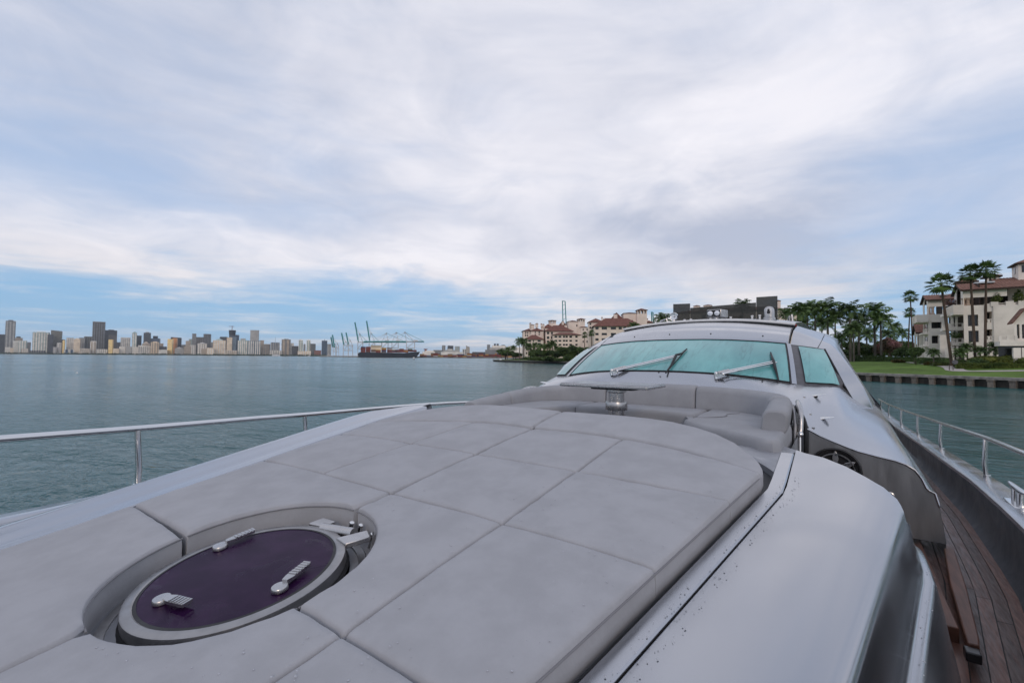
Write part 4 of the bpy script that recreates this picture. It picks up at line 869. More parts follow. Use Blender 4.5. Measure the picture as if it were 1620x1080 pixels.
MB().lathe([(0.071, 0.640), (0.096, 0.639), (0.098, 0.634), (0.098, 0.572), (0.096, 0.567), (0.071, 0.566)], (0, 0, 0), 32).build('collar', M['steel'], table, angle=30)

# ------------------------------------------------------------------ rain drops left on the right-hand pad and coaming
random.seed(77)
dm = MB(); csx = [c[0] for c in CS[:8]]; csz = [c[1] for c in CS[:8]]
def drop(x, y, z, r_):
    n_ = 7; hh = r_ * 0.55
    dm.lathe([(r_, -0.0004), (r_ * .92, hh * .45), (r_ * .6, hh * .85), (0.0002, hh)], (x, y, z), n_)
for k in range(700):
    x = random.uniform(0.05, 1.36); y = 0.35 + 2.3 * random.random() ** 1.2
    if math.hypot(x - C0[0], y - C0[1]) < RC + .03 or x > edge_r(y) - .03: continue
    drop(x, y, zp(y) + crown(x) + 0.0055, 0.0009 + 0.0022 * random.random() ** 2)
for k in range(300):
    y = 0.6 + 2.0 * random.random(); b_ = random.choice((1.47, 1.47, 1.515, 1.52, 1.97)); b_ += random.uniform(-.016, .016)
    if b_ < 1.5: z = zp(y) - 0.0835
    elif b_ < 1.8: z = zp(y) + interp(b_, [1.485, 1.60, 1.70, 1.78], [-.098, -.071, -.053, -.047])
    else: z = zp(y) - 0.342
    drop(b_ + taper(y), y, z, 0.0009 + 0.0026 * random.random() ** 2)
dr = dm.build('rain_drops', M['drop']); dr.location = (XC, 0, 0); tag(dr, 'scattered rain drops on the pad and silver coaming', 'water drops', kind='stuff')

# ------------------------------------------------------------------ planting: prototypes
def leafmat(name, c1, c2, scale=1.2, rnd=0.25):
    return mat(name, c1, 0.6, var=0.0, col2=c2, vscale=scale, objrand=rnd, spec=0.3, vdetail=3)
M['palm_leaf'] = leafmat('palm_frond_green', (0.125, 0.195, 0.052), (0.050, 0.098, 0.032), 0.9)
M['fan_leaf'] = leafmat('fan_palm_green', (0.120, 0.200, 0.045), (0.040, 0.080, 0.024), 0.9)
M['palm_trunk'] = mat('grey_palm_trunk', (0.12, 0.105, 0.088), 0.9, var=0.3, vscale=2.0, stretch=(1, 1, 3), objrand=0.15)
M['fan_trunk'] = mat('brown_palm_trunk', (0.085, 0.058, 0.042), 0.9, var=0.35, vscale=3.0, stretch=(1, 1, 4))
M['crownshaft'] = mat('green_crownshaft', (0.10, 0.16, 0.04), 0.5, var=0.2)
M['leaf'] = leafmat('broadleaf_green', (0.105, 0.160, 0.046), (0.042, 0.076, 0.025), 0.7)
M['hedge'] = leafmat('hedge_green', (0.125, 0.160, 0.030), (0.045, 0.075, 0.018), 0.8, 0.2)
M['hedge_gold'] = leafmat('golden_shrub', (0.16, 0.10, 0.025), (0.05, 0.06, 0.015), 1.5, 0.2)
M['pink_leaf'] = leafmat('pink_blossom', (0.30, 0.15, 0.15), (0.07, 0.07, 0.03), 1.0, 0.15)
M['bark'] = mat('tree_bark', (0.11, 0.085, 0.065), 0.95, var=0.3, vscale=4)
def pinnate_crown(seed, n=24, L=3.5):
    r = random.Random(seed); mb = MB()
    for k in range(n):
        a = k * 2.39996 + r.uniform(-.2, .2); e0 = lerp(1.5, -0.35, k / n) + r.uniform(-.12, .12); Lk = L * r.uniform(.85, 1.1)
        ca, sa = math.cos(a), math.sin(a); p = Vector((0, 0, 0)); e_ = e0; pts = []; seg = 12
        for i in range(seg + 1):
            pts.append(p.copy()); p = p + Vector((ca * math.cos(e_), sa * math.cos(e_), math.sin(e_))) * (Lk / seg); e_ -= (0.05 + 0.20 * i / seg) * r.uniform(.9, 1.1)
        mb.tube([tuple(q_) for q_ in pts[::3]], [0.05, 0.04, 0.028, 0.018, 0.008], 3, cap=False)
        for i in range(2, seg):
            for h in range(2):
                t_ = (pts[i + 1] - pts[i]); base = pts[i] + t_ * (h * .5); td = t_.normalized()
                side = Vector((-sa, ca, 0)); up = side.cross(td)
                ll = Lk * 0.30 * math.sin(math.pi * (i + h * .5 + 0.5) / (seg + 1)) ** .55
                for sg in (-1, 1):
                    d_ = (side * sg * 0.85 + td * 0.55 + up * r.uniform(-.55, .35) + Vector((0, 0, -0.42))).normalized()
                    w = td * 0.10; m_ = base + d_ * ll * .55; tip = base + d_ * ll + Vector((0, 0, -0.16 * ll))
                    mb.add([base - w * .4, base + w * .4, m_ + w, tip, m_ - w], [(0, 1, 2, 4), (4, 2, 3)])
    return mb.mesh('crown', M['palm_leaf'], smooth=False)
def fan_crown(seed, n=31, R=1.5):
    r = random.Random(seed); mb = MB()
    for k in range(n):
        a = k * 2.39996 + r.uniform(-.25, .25); e_ = lerp(1.35, -0.85, (k / n) ** .8) + r.uniform(-.1, .1)
        d_ = Vector((math.cos(a) * math.cos(e_), math.sin(a) * math.cos(e_), math.sin(e_)))
        pl = R * r.uniform(.55, .8); mb.tube([(0, 0, 0), tuple(d_ * pl * .5 + Vector((0, 0, .05))), tuple(d_ * pl)], [0.03, 0.022, 0.015], 3, cap=False)
        side = Vector((-math.sin(a), math.cos(a), 0)); up = side.cross(d_); c_ = d_ * pl; nb = 13
        for i in range(nb):
            w = lerp(-1.75, 1.75, i / (nb - 1)); ll = R * 0.62 * (0.75 + 0.25 * math.cos(w)) * r.uniform(.9, 1.1)
            bd = (d_ * math.cos(w) + side * math.sin(w) + up * 0.12).normalized(); tipdrop = Vector((0, 0, -0.16 * ll * r.uniform(.4, 1.5)))
            wd = bd.cross(up).normalized() * 0.075
            mb.add([c_, c_ + bd * ll * .6 + wd, c_ + bd * ll + tipdrop, c_ + bd * ll * .6 - wd], [(0, 1, 2, 3)])
    for k in range(26):                                        # dry skirt
        a = r.uniform(0, 6.283); mb.add([(0.12 * math.cos(a), 0.12 * math.sin(a), -0.2), (0.42 * math.cos(a + .3), 0.42 * math.sin(a + .3), -1.0), (0.30 * math.cos(a - .2), 0.30 * math.sin(a - .2), -1.1)], [(0, 1, 2)])
    return mb.mesh('crown', M['fan_leaf'], smooth=False)
def leaf_cloud(seed, blobs, n, size, shell=0.55, mname='leaf', flat=1.0):
    r = np.random.default_rng(seed); V = []; Fc = []
    wts = np.array([b[3] ** 2 for b in blobs]); wts = wts / wts.sum(); ids = r.choice(len(blobs), n, p=wts)
    d_ = r.normal(size=(n, 3)); d_ /= np.linalg.norm(d_, axis=1)[:, None]; rad = shell + (1 - shell) * r.random(n) ** .6
    a = r.normal(size=(n, 3)); a /= np.linalg.norm(a, axis=1)[:, None]; b = np.cross(a, r.normal(size=(n, 3))); b /= np.linalg.norm(b, axis=1)[:, None]
    C_ = np.array([x[:3] for x in blobs])[ids]; Rr = np.array([x[3] for x in blobs])[ids]; Zs = np.array([x[4] if len(x) > 4 else .8 for x in blobs])[ids]
    p = C_ + d_ * (Rr * rad)[:, None] * np.stack([np.ones(n), np.ones(n), Zs], 1)
    s_ = size * (0.6 + 0.8 * r.random(n))[:, None]; a = a * s_; b = b * s_ * 0.6
    quad = np.stack([p - a, p - b * .8, p + a, p + b * .8], 1).reshape(-1, 3)
    me = bpy.data.meshes.new('crown'); me.from_pydata(quad.tolist(), [], (np.arange(n * 4).reshape(-1, 4)).tolist()); me.materials.append(M[mname]); return me
CROWN_P = [pinnate_crown(s_) for s_ in (1, 2, 3)]; CROWN_F = [fan_crown(s_) for s_ in (5, 6)]
def trunk_mesh(mname, r0, r1, bulge=0.0):
    mb = MB(); pr = [(r0 * 1.12, 0), (r0, .03), (r0 * (1 + bulge), .35), (r0, .6), (r1, 1.0)]; return mb.lathe(pr, (0, 0, 0), 10).mesh('trunk', M[mname])
TR_P = trunk_mesh('palm_trunk', 0.22, 0.13, 0.15); TR_F = trunk_mesh('fan_trunk', 0.17, 0.11)
SHAFT = MB().lathe([(0.13, -1.1), (0.16, -0.7), (0.12, 0.0), (0.05, 0.15)], (0, 0, 0), 8).mesh('crownshaft', M['crownshaft'])
def palm(px, ytop, d, kind, label, ground=None, sc=1.0, group=None, lean=(0, 0)):
    "a palm whose crown centre shows at px, ytop at distance d"
    top = at_depth(px, ytop, d); g = lawn_z((top.x, top.y)) if ground is None else ground
    t_ = thing('palm_tree', label, 'palm tree', (top.x + lean[0], top.y + lean[1], g - 0.05), group=group)
    h = max(1.0, top.z - g); tm = TR_P if kind == 'royal' else TR_F
    tr = link('trunk', tm, t_, sc=(sc, sc, h)); 
    if lean != (0, 0):
        tr.rotation_euler = (lean[1] / h, -lean[0] / h, 0) ; tr.rotation_euler = (math.atan2(lean[1], h), -math.atan2(lean[0], h), 0)
    cl = CROWN_P if kind == 'royal' else CROWN_F
    cr = link('crown', random.choice(cl), t_, loc=(-lean[0], -lean[1], h), rz=random.uniform(0, 6.28), sc=sc * random.uniform(.93, 1.07))
    if kind == 'royal': link('crownshaft', SHAFT, t_, loc=(-lean[0], -lean[1], h), sc=sc)
    return t_
def tree_proto(seed, mname='leaf', n=4200, size=0.16):
    r = random.Random(seed); blobs = [(0, 0, 0.1, 0.75, .8)]
    for k in range(9):
        a = r.uniform(0, 6.28); q_ = r.uniform(.35, .75); blobs.append((q_ * math.cos(a), q_ * math.sin(a), r.uniform(-.25, .55), r.uniform(.28, .5), .8))
    cr = leaf_cloud(seed, blobs, n, size * .55, 0.35, mname)
    mb = MB().tube([(0, 0, 0), (0.02, 0, .5), (0, 0.02, 1.0)], [0.10, 0.075, 0.05], 8)
    for k in range(5):
        a = k * 1.26 + r.uniform(-.3, .3); mb.tube([(0, 0, .75), (.2 * math.cos(a), .2 * math.sin(a), 1.0), (.5 * math.cos(a), .5 * math.sin(a), 1.35)], [0.05, 0.035, 0.015], 5)
    return cr, mb.mesh('trunk', M['bark'])
TREES = [tree_proto(21), tree_proto(22), tree_proto(23)]; PINK = tree_proto(31, 'pink_leaf', 3200, .15)
def tree(px, ytop, ybase, w, d, label, proto=None, group=None, ground=None):
    "a round tree: crown w photo pixels wide"
    pr = proto or random.choice(TREES); top = at_depth(px, ytop, d); g = lawn_z((top.x, top.y)) if ground is None else ground
    R_ = w * d / FPX / 2; H_ = top.z - g; hr = min(R_ * 0.95, H_ * .42)
    t_ = thing('tree', label, 'tree', (top.x, top.y, g - .05), rz=random.uniform(0, 6.28), group=group)
    link('crown', pr[0], t_, loc=(0, 0, H_ - hr), sc=(R_, R_, hr * 1.15)); link('trunk', pr[1], t_, sc=(R_ * .8, R_ * .8, max(.3, (H_ - hr) * 0.75))); return t_
def shrub_mesh(seed, mname, n=2600, size=.10):
    r = random.Random(seed); blobs = [(0, 0, .42, .72, .62)] + [(r.uniform(-.6, .6), r.uniform(-.6, .6), r.uniform(.25, .6), r.uniform(.28, .42), .9) for _ in range(8)]
    return leaf_cloud(seed, blobs, n, size, 0.5, mname)
SHRUB = {k: [shrub_mesh(s_, k) for s_ in (41, 42)] for k in ('hedge', 'leaf', 'hedge_gold')}
def box_hedge_mesh(seed, L, Wd, Hh, mname, n, size):
    r = np.random.default_rng(seed); p = np.empty((n, 3)); f = r.random((n, 3)); face = r.random(n)
    p[:, 0] = (f[:, 0] - .5) * L; p[:, 1] = (f[:, 1] - .5) * Wd; p[:, 2] = f[:, 2] * Hh
    top = face < .45; p[top, 2] = Hh * (0.93 + .1 * r.random(top.sum())); fr = (face >= .45) & (face < .8); p[fr, 1] = -Wd / 2 * (0.9 + .15 * r.random(fr.sum())); bk = face >= .8; p[bk, 1] = Wd / 2 * (0.9 + .15 * r.random(bk.sum()))
    p[:, 2] += 0.06 * np.sin(p[:, 0] * 1.3 + seed) * (p[:, 2] > Hh * .6)
    a = r.normal(size=(n, 3)); a /= np.linalg.norm(a, axis=1)[:, None]; b = np.cross(a, r.normal(size=(n, 3))); b /= np.linalg.norm(b, axis=1)[:, None]
    s_ = size * (.6 + .8 * r.random(n))[:, None]; a *= s_; b *= s_ * .6
    quad = np.stack([p - a, p - b, p + a, p + b], 1).reshape(-1, 3)
    core = MB().box((0, 0, Hh * .45), (L * .98, Wd * .86, Hh * .88)); vs = quad.tolist(); o_ = len(vs); fs = np.arange(n * 4).reshape(-1, 4).tolist() + [[i + o_ for i in f_] for f_ in core.f]; vs += [list(v_) for v_ in core.v]
    me = bpy.data.meshes.new('foliage'); me.from_pydata(vs, [], fs); me.materials.append(M[mname]); return me
def mound_mesh(seed, n=9000):
    r = random.Random(seed); blobs = [(0, 0, .30, .80, .80)] + [(r.uniform(-.55, .55), r.uniform(-.55, .55), r.uniform(.30, .55), r.uniform(.22, .36), .9) for _ in range(7)]
    me = leaf_cloud(seed, blobs, n, .034, .88, 'mound'); core = MB()
    for b in blobs: core.sphere(b[:3], b[3] * .88, 6, sz=b[4])
    vs = [tuple(v.co) for v in me.vertices]; o_ = len(vs); fs = [tuple(p.vertices) for p in me.polygons] + [tuple(i + o_ for i in f) for f in core.f]
    m2 = bpy.data.meshes.new('foliage'); m2.from_pydata(vs + core.v, [], fs); m2.materials.append(M['mound']); return m2
M['mound'] = leafmat('yellow_green_shrub', (0.185, 0.205, 0.040), (0.085, 0.115, 0.025), 1.2, 0.12)
SHRUB['mound'] = [mound_mesh(s_) for s_ in (51, 52)]
def shrub(px, py, d, w, h, label, mname='leaf', name='shrub', z=None, group=None):
    "py: bottom of the shrub"
    b = at_depth(px, py, d); g = lawn_z((b.x, b.y)) if z is None else z; me = random.choice(SHRUB[mname])
    s_ = w * d / FPX / 2; hh = h * d / FPX
    o_ = link(name, me, None, loc=(b.x, b.y, g - .05), rz=random.uniform(0, 6.28), sc=(s_, s_, hh)); return tag(o_, label, name.replace('_', ' '), group)

# ------------------------------------------------------------------ buildings
M['stucco'] = mat('cream_stucco', (0.82, 0.755, 0.68), 0.9, var=0.10, vscale=0.35, bump=0.15, bscale=3)
M['stucco_pink'] = mat('pinkish_stucco', (0.82, 0.70, 0.61), 0.9, var=0.08, vscale=0.2)
M['tile'] = mat('clay_roof_tile', (0.13, 0.058, 0.040), 0.85, col2=(0.24, 0.12, 0.085), vscale=2.5, bump=0.5, bscale=3.5, bdist=0.1, vdetail=6)
M['tile2'] = mat('red_brown_roof_tile', (0.135, 0.055, 0.042), 0.85, col2=(0.20, 0.088, 0.068), vscale=0.8)
M['eave'] = mat('dark_eave', (0.045, 0.028, 0.022), 0.8)
M['glass'] = mat('dark_window_glass', (0.020, 0.024, 0.028), 0.12, 0, spec=0.6)
M['interior'] = mat('shaded_loggia_wall', (0.16, 0.14, 0.12), 0.9)  # stucco darkened: the shade inside the loggias is in the colour
M['stone'] = mat('pale_stone_column', (0.48, 0.36, 0.28), 0.8, var=0.1, vscale=2)
M['skylight'] = mat('skylight_glazing', (0.55, 0.58, 0.60), 0.25)
class Frame:
    "an upright plane through a photograph column at distance d, turned by rot; coordinates u (right), v (away), z"
    def __init__(s, xc, d, rot=0.0):
        p = at_depth(xc, 565, d); s.O = Vector((p.x, p.y, 0)); r_ = ray(xc, 565); v = Vector((r_.x, r_.y, 0)).normalized()
        c_, s_ = math.cos(rot), math.sin(rot); s.v = Vector((v.x * c_ - v.y * s_, v.x * s_ + v.y * c_, 0)); s.u = Vector((s.v.y, -s.v.x, 0)); s.rz = math.atan2(s.u.y, s.u.x)
    def uz(s, px, py, off=0.0):
        r_ = ray(px, py); t_ = ((s.O + s.v * off - CAM).dot(s.v)) / r_.dot(s.v); p = CAM + r_ * t_; return (p - s.O).dot(s.u), p.z
    def w(s, u, v, z): return s.O + s.u * u + s.v * v + Vector((0, 0, z))
def facade(mb, y, u0, u1, z0, z1, ops, deep=0.35, mi=0, mr=None):
    "wall in the plane v = y with rectangular holes and their reveals"
    us = sorted({u0, u1} | {o_[0] for o_ in ops} | {o_[1] for o_ in ops}); zs = sorted({z0, z1} | {o_[2] for o_ in ops} | {o_[3] for o_ in ops})
    us = [a for a in us if u0 <= a <= u1]; zs = [a for a in zs if z0 <= a <= z1]
    for a, b in zip(us, us[1:]):
        for c, d in zip(zs, zs[1:]):
            m_ = ((a + b) / 2, (c + d) / 2)
            if any(o_[0] < m_[0] < o_[1] and o_[2] < m_[1] < o_[3] for o_ in ops): continue
            mb.add([(a, y, c), (b, y, c), (b, y, d), (a, y, d)], [(0, 1, 2, 3)], mi)
    for (a, b, c, d) in [o_[:4] for o_ in ops]:
        e_ = y + deep
        mb.add([(a, y, c), (b, y, c), (b, e_, c), (a, e_, c)], [(3, 2, 1, 0)], mi); mb.add([(a, y, d), (b, y, d), (b, e_, d), (a, e_, d)], [(0, 1, 2, 3)], mi)
        mb.add([(a, y, c), (a, e_, c), (a, e_, d), (a, y, d)], [(0, 1, 2, 3)], mi); mb.add([(b, y, c), (b, e_, c), (b, e_, d), (b, y, d)], [(3, 2, 1, 0)], mi)
def hip(mb, u0, u1, v0, v1, z, h, o=0.6, ridge=None, mi=0, th=0.25):
    a, b, c, d = u0 - o, u1 + o, v0 - o, v1 + o; w = min((b - a), (d - c)) / 2 * .98
    if b - a >= d - c: r0, r1 = ((a + w, (c + d) / 2), (b - w, (c + d) / 2))
    else: r0, r1 = (((a + b) / 2, c + w), ((a + b) / 2, d - w))
    V = [(a, c, z), (b, c, z), (b, d, z), (a, d, z), (r0[0], r0[1], z + h), (r1[0], r1[1], z + h)] + [(a, c, z - th), (b, c, z - th), (b, d, z - th), (a, d, z - th)]
    if b - a >= d - c: Fq = [(0, 1, 5, 4), (1, 2, 5), (2, 3, 4, 5), (3, 0, 4)]
    else: Fq = [(0, 1, 4), (1, 2, 5, 4), (2, 3, 5), (3, 0, 4, 5)]
    mb.add(V, Fq, mi); mb.add(V, [(6, 7, 1, 0), (7, 8, 2, 1), (8, 9, 3, 2), (9, 6, 0, 3), (9, 8, 7, 6)], 1 if mi == 0 else mi)
WINCACHE = {}
def window(root, u0, u1, z0, z1, y, style='win'):
    w, h = round(u1 - u0, 1), round(z1 - z0, 1); key = (w, h, style)
    if key not in WINCACHE:
        f = MB(); t_ = min(.09, w * .06)
        for c, d in (((-w / 2 + t_ / 2, 0, h / 2), (t_, .1, h)), ((w / 2 - t_ / 2, 0, h / 2), (t_, .1, h)), ((0, 0, t_ / 2), (w, .1, t_)), ((0, 0, h - t_ / 2), (w, .1, t_)), ((0, 0, h / 2), (t_ * .8, .08, h))): f.box(c, d)
        if style == 'balcony':                                   # low parapet in front of a deep opening
            f = MB().box((0, -.18, h * .17), (w * 1.0, .12, h * .34)).box((0, .1, h / 2), (.08, .08, h))
        g = MB().add([(-w / 2, .05, 0), (w / 2, .05, 0), (w / 2, .05, h), (-w / 2, .05, h)], [(0, 1, 2, 3)])
        WINCACHE[key] = (f.mesh('window', M['eave'] if style == 'win' else M['stucco_pink'], smooth=False), g.mesh('pane', M['glass'], smooth=False))
    fm, gm = WINCACHE[key]
    wo_ = link('window', fm, root, loc=((u0 + u1) / 2, y, z0)); link('pane', gm, wo_); return wo_
def mass(root, F_, x0, x1, yt, yb, off, dep, roof=None, cols=(), rows=(), zb=None, style='win', stuc='stucco_pink', deep=.5):
    "one block of a building: photo columns x0..x1, wall top at photo row yt; returns (u0,u1,ztop)"
    xm = (x0 + x1) / 2; u0, _ = F_.uz(x0, yt, off); u1, zt = F_.uz(x1, yt, off); _, zt = F_.uz(xm, yt, off); z0 = 2.5 if zb is None else F_.uz(xm, zb, off)[1]
    ops = []
    for ca, cb in cols:
        for ra, rb in rows:
            a, b = F_.uz(ca, ra, off)[0], F_.uz(cb, ra, off)[0]; c, d = F_.uz(ca, rb, off)[1], F_.uz(ca, ra, off)[1]
            if c > z0 and d < zt: ops.append((round(a, 2), round(b, 2), round(c, 2), round(d, 2)))
    us = None
    mb = MB(); facade(mb, off, u0, u1, z0, zt, ops, deep)
    v1 = off + dep
    mb.add([(u0, off, z0), (u0, v1, z0), (u0, v1, zt), (u0, off, zt)], [(3, 2, 1, 0)][::1]); mb.add([(u1, off, z0), (u1, v1, z0), (u1, v1, zt), (u1, off, zt)], [(0, 1, 2, 3)])
    mb.add([(u0, v1, z0), (u1, v1, z0), (u1, v1, zt), (u0, v1, zt)], [(3, 2, 1, 0)]); mb.add([(u0, off, zt), (u1, off, zt), (u1, v1, zt), (u0, v1, zt)], [(0, 1, 2, 3)])
    mb.build('wall', M[stuc], root, smooth=False)
    for o_ in ops: window(root, o_[0], o_[1], o_[2], o_[3], off + deep * .8, style)
    if roof:
        rb = MB()
        hip(rb, u0, u1, off, v1, zt + 0.05, roof[0], roof[1]); rb.build('roof', [M['tile2'], M['eave']], root, smooth=False)
    return u0, u1, zt
def chimney(root, F_, x0, x1, yt, yb, off, cap=True):
    u0, zt = F_.uz(x0, yt, off); u1, _ = F_.uz(x1, yt, off); zb = F_.uz(x0, yb, off)[1]; w = u1 - u0
    o_ = MB().box(((u0 + u1) / 2, off + w / 2, (zt + zb) / 2 - .3), (w, w, zt - zb + .6)).build('chimney', M['stucco_pink'], root, smooth=False)
    if cap: rb = MB(); hip(rb, u0, u1, off, off + w, zt, .5, .15, th=.12); rb.build('cap', [M['tile2'], M['eave']], o_, smooth=False)
def belvedere(root, F_, x0, x1, ytop, yeave, yarch, ybase, off, n=3):
    "square tower with an arched open top"
    u0, ze = F_.uz(x0, yeave, off); u1, _ = F_.uz(x1, yeave, off); za = F_.uz(x0, yarch, off)[1]; zb = F_.uz(x0, ybase, off)[1]; zt = F_.uz(x0, ytop, off)[1]; w = u1 - u0
    t_ = MB(); ops = []; cw = w / n
    body = MB().box(((u0 + u1) / 2, off + w / 2, (za + zb) / 2), (w, w, za - zb)).build('tower', M['stucco_pink'], root, smooth=False)
    top = MB()
    for side in range(4):
        for i in range(n):
            a = -w / 2 + i * cw; pw = cw * .18; h = ze - za; r_ = (cw - 2 * pw) / 2; cx = a + cw / 2; spring = h * .9 - r_
            poly = [(a, 0), (a + pw, 0)] + [(cx - r_ * math.cos(math.pi * k / 8), max(.1, spring) + r_ * math.sin(math.pi * k / 8)) for k in range(9)] + [(a + cw - pw, 0), (a + cw, 0), (a + cw, h), (a, h)]
            # split into two halves so that each face stays simple
            left = [(a, 0), (a + pw, 0)] + [(cx - r_ * math.cos(math.pi * k / 8), max(.1, spring) + r_ * math.sin(math.pi * k / 8)) for k in range(5)] + [(cx, h), (a, h)]
            right = [(a + cw - x_ + a, z_) for x_, z_ in left][::-1]
            for pl in (left, right):
                P3 = []
                for x_, z_ in pl:
                    q_ = [(x_, -w / 2), (w / 2, x_), (-x_, w / 2), (-w / 2, -x_)][side]; P3.append((q_[0] + (u0 + u1) / 2, q_[1] + off + w / 2, z_ + za))
                nrm = [(0, 1), (-1, 0), (0, -1), (1, 0)][side]; top.slab(P3, (nrm[0] * w * .1, nrm[1] * w * .1, 0))
    top.build('arcade', M['stucco_pink'], root, smooth=False)
    rb = MB(); hip(rb, u0, u1, off, off + w, ze, zt - ze, w * .1, th=.15); rb.build('roof', [M['tile2'], M['eave']], root, smooth=False)
def building(F_, name, label, cat='building'):
    r_ = thing(name, label, cat, tuple(F_.O), F_.rz); return r_
# the far apartment block
F1 = Frame(872, 312, 0.12); b1 = building(F1, 'apartment_building', 'far cream apartment block with many stepped red-brown roofs behind waterside trees')
X = lambda p: 820 + p / 10.8
Yq = lambda p: 480 + p / 10.8
mass(b1, F1, X(80), X(290), Yq(470), 566, 16, 12, (2.0, .6), [(X(115), X(137)), (X(150), X(170))], [(Yq(485), Yq(515)), (Yq(530), Yq(560))])
mass(b1, F1, X(215), X(432), Yq(468), 566, 12, 12, (2.4, .5), [(X(280), X(300)), (X(345), X(372))], [(Yq(478), Yq(505)), (Yq(520), Yq(540))])
mass(b1, F1, X(120), X(428), Yq(612), 566, 2, 10, (3.2, .7), [(X(130), X(155)), (X(172), X(218)), (X(248), X(268)), (X(330), X(385))], [(Yq(625), Yq(655)), (Yq(672), Yq(705)), (Yq(760), Yq(795)), (Yq(830), Yq(865))])
mass(b1, F1, X(432), X(600), Yq(415), 566, 22, 14, (3.0, .5), [(X(440), X(460))], [(Yq(435), Yq(475)), (Yq(510), Yq(545)), (Yq(575), Yq(615)), (Yq(640), Yq(675))])
mass(b1, F1, X(470), X(925), Yq(472), 566, 7, 13, (4.4, .9), [(X(488), X(528)), (X(558), X(592))], [(Yq(485), Yq(525)), (Yq(560), Yq(605)), (Yq(630), Yq(670)), (Yq(700), Yq(740))])
mass(b1, F1, X(600), X(1060), Yq(535), 566, 0, 10, (1.8, .7), [(X(618), X(666)), (X(688), X(735)), (X(762), X(800)), (X(808), X(846)), (X(873), X(918)), (X(974), X(1014))], [(Yq(550), Yq(600)), (Yq(620), Yq(665)), (Yq(688), Yq(735)), (Yq(760), Yq(800)), (Yq(835), Yq(872))], style='balcony')
mass(b1, F1, X(595), X(682), Yq(362), 0, 24, 8, None)
mass(b1, F1, X(682), X(860), Yq(410), 0, 25, 12, (5.0, .5))
mass(b1, F1, X(858), X(1022), Yq(305), 0, 20, 11, (1.0, .3), [(X(990), X(1010))], [(Yq(360), Yq(395))])
mass(b1, F1, X(1060), X(1190), Yq(405), 0, 18, 10, (1.0, .4), [(X(1100), X(1118)), (X(1165), X(1185))], [(Yq(430), Yq(460)), (Yq(630), Yq(670))])
for a in ((190, 222, 338, 420), (205, 276, 362, 440), (295, 340, 343, 400), (384, 410, 348, 410), (416, 448, 358, 410), (392, 430, 400, 440), (745, 780, 305, 350), (790, 832, 368, 420)): chimney(b1, F1, X(a[0]), X(a[1]), Yq(a[2]), Yq(a[3]), 15)
belvedere(b1, F1, X(1022), X(1138), Yq(245), Yq(265), Yq(310), 560, 19)
belvedere(b1, F1, X(528), X(644), Yq(275), Yq(288), Yq(335), Yq(420), 26, 4)
# the nearer apartment block behind the windscreen
F2 = Frame(975, 255, 0.10); b2 = building(F2, 'apartment_building', 'nearer cream apartment block with an arched square tower, beside a teal crane tip')
X = lambda p: 920 + p / 10.8
mass(b2, F2, X(118), X(380), Yq(318), 566, 14, 10, (2.6, .5), [(X(135), X(165))], [(Yq(335), Yq(365)), (Yq(395), Yq(430)), (Yq(480), Yq(520))])
mass(b2, F2, X(215), X(1030), Yq(388), 566, 0, 14, (5.0, .9), [(X(236), X(292)), (X(345), X(435)), (X(500), X(590)), (X(633), X(690)), (X(712), X(762)), (X(800), X(850)), (X(880), X(930))], [(Yq(402), Yq(465)), (Yq(503), Yq(560)), (Yq(595), Yq(655)), (Yq(690), Yq(745))], style='balcony')
mass(b2, F2, X(380), X(486), Yq(250), 0, 16, 8, None)
mass(b2, F2, X(486), X(735), Yq(300), 0, 17, 14, (5.6, .5))
mass(b2, F2, X(718), X(960), Yq(165), 0, 15, 12, (0.8, .3), [(X(830), X(880))], [(Yq(285), Yq(305))])
mass(b2, F2, X(1085), X(1240), Yq(330), 0, 16, 12, (1.6, .4), [(X(1150), X(1180)), (X(1195), X(1225))], [(Yq(355), Yq(390))])
chimney(b2, F2, X(552), X(612), Yq(180), Yq(260), 16); chimney(b2, F2, X(340), X(362), Yq(240), Yq(275), 17); chimney(b2, F2, X(1115), X(1135), Yq(265), Yq(300), 18)
belvedere(b2, F2, X(952), X(1118), Yq(75), Yq(112), Yq(175), 560, 13)
# the building whose roofs show behind the smoked screen
F3 = Frame(1160, 190, 0.0); b3 = building(F3, 'villa_building', 'cream tile-roofed building half hidden behind the smoked flybridge screen')
mass(b3, F3, 1072, 1246, 492, 566, 0, 16, (2.2, .6), [(1110, 1116), (1130, 1136), (1170, 1176), (1205, 1211)], [(498, 504), (514, 520)])
chimney(b3, F3, 1097, 1107, 484, 494, 3); chimney(b3, F3, 1113, 1126, 483, 494, 4); chimney(b3, F3, 1228, 1235, 476, 500, 6)
mass(b3, F3, 1234, 1262, 497, 566, 2, 14, (1.6, .5))

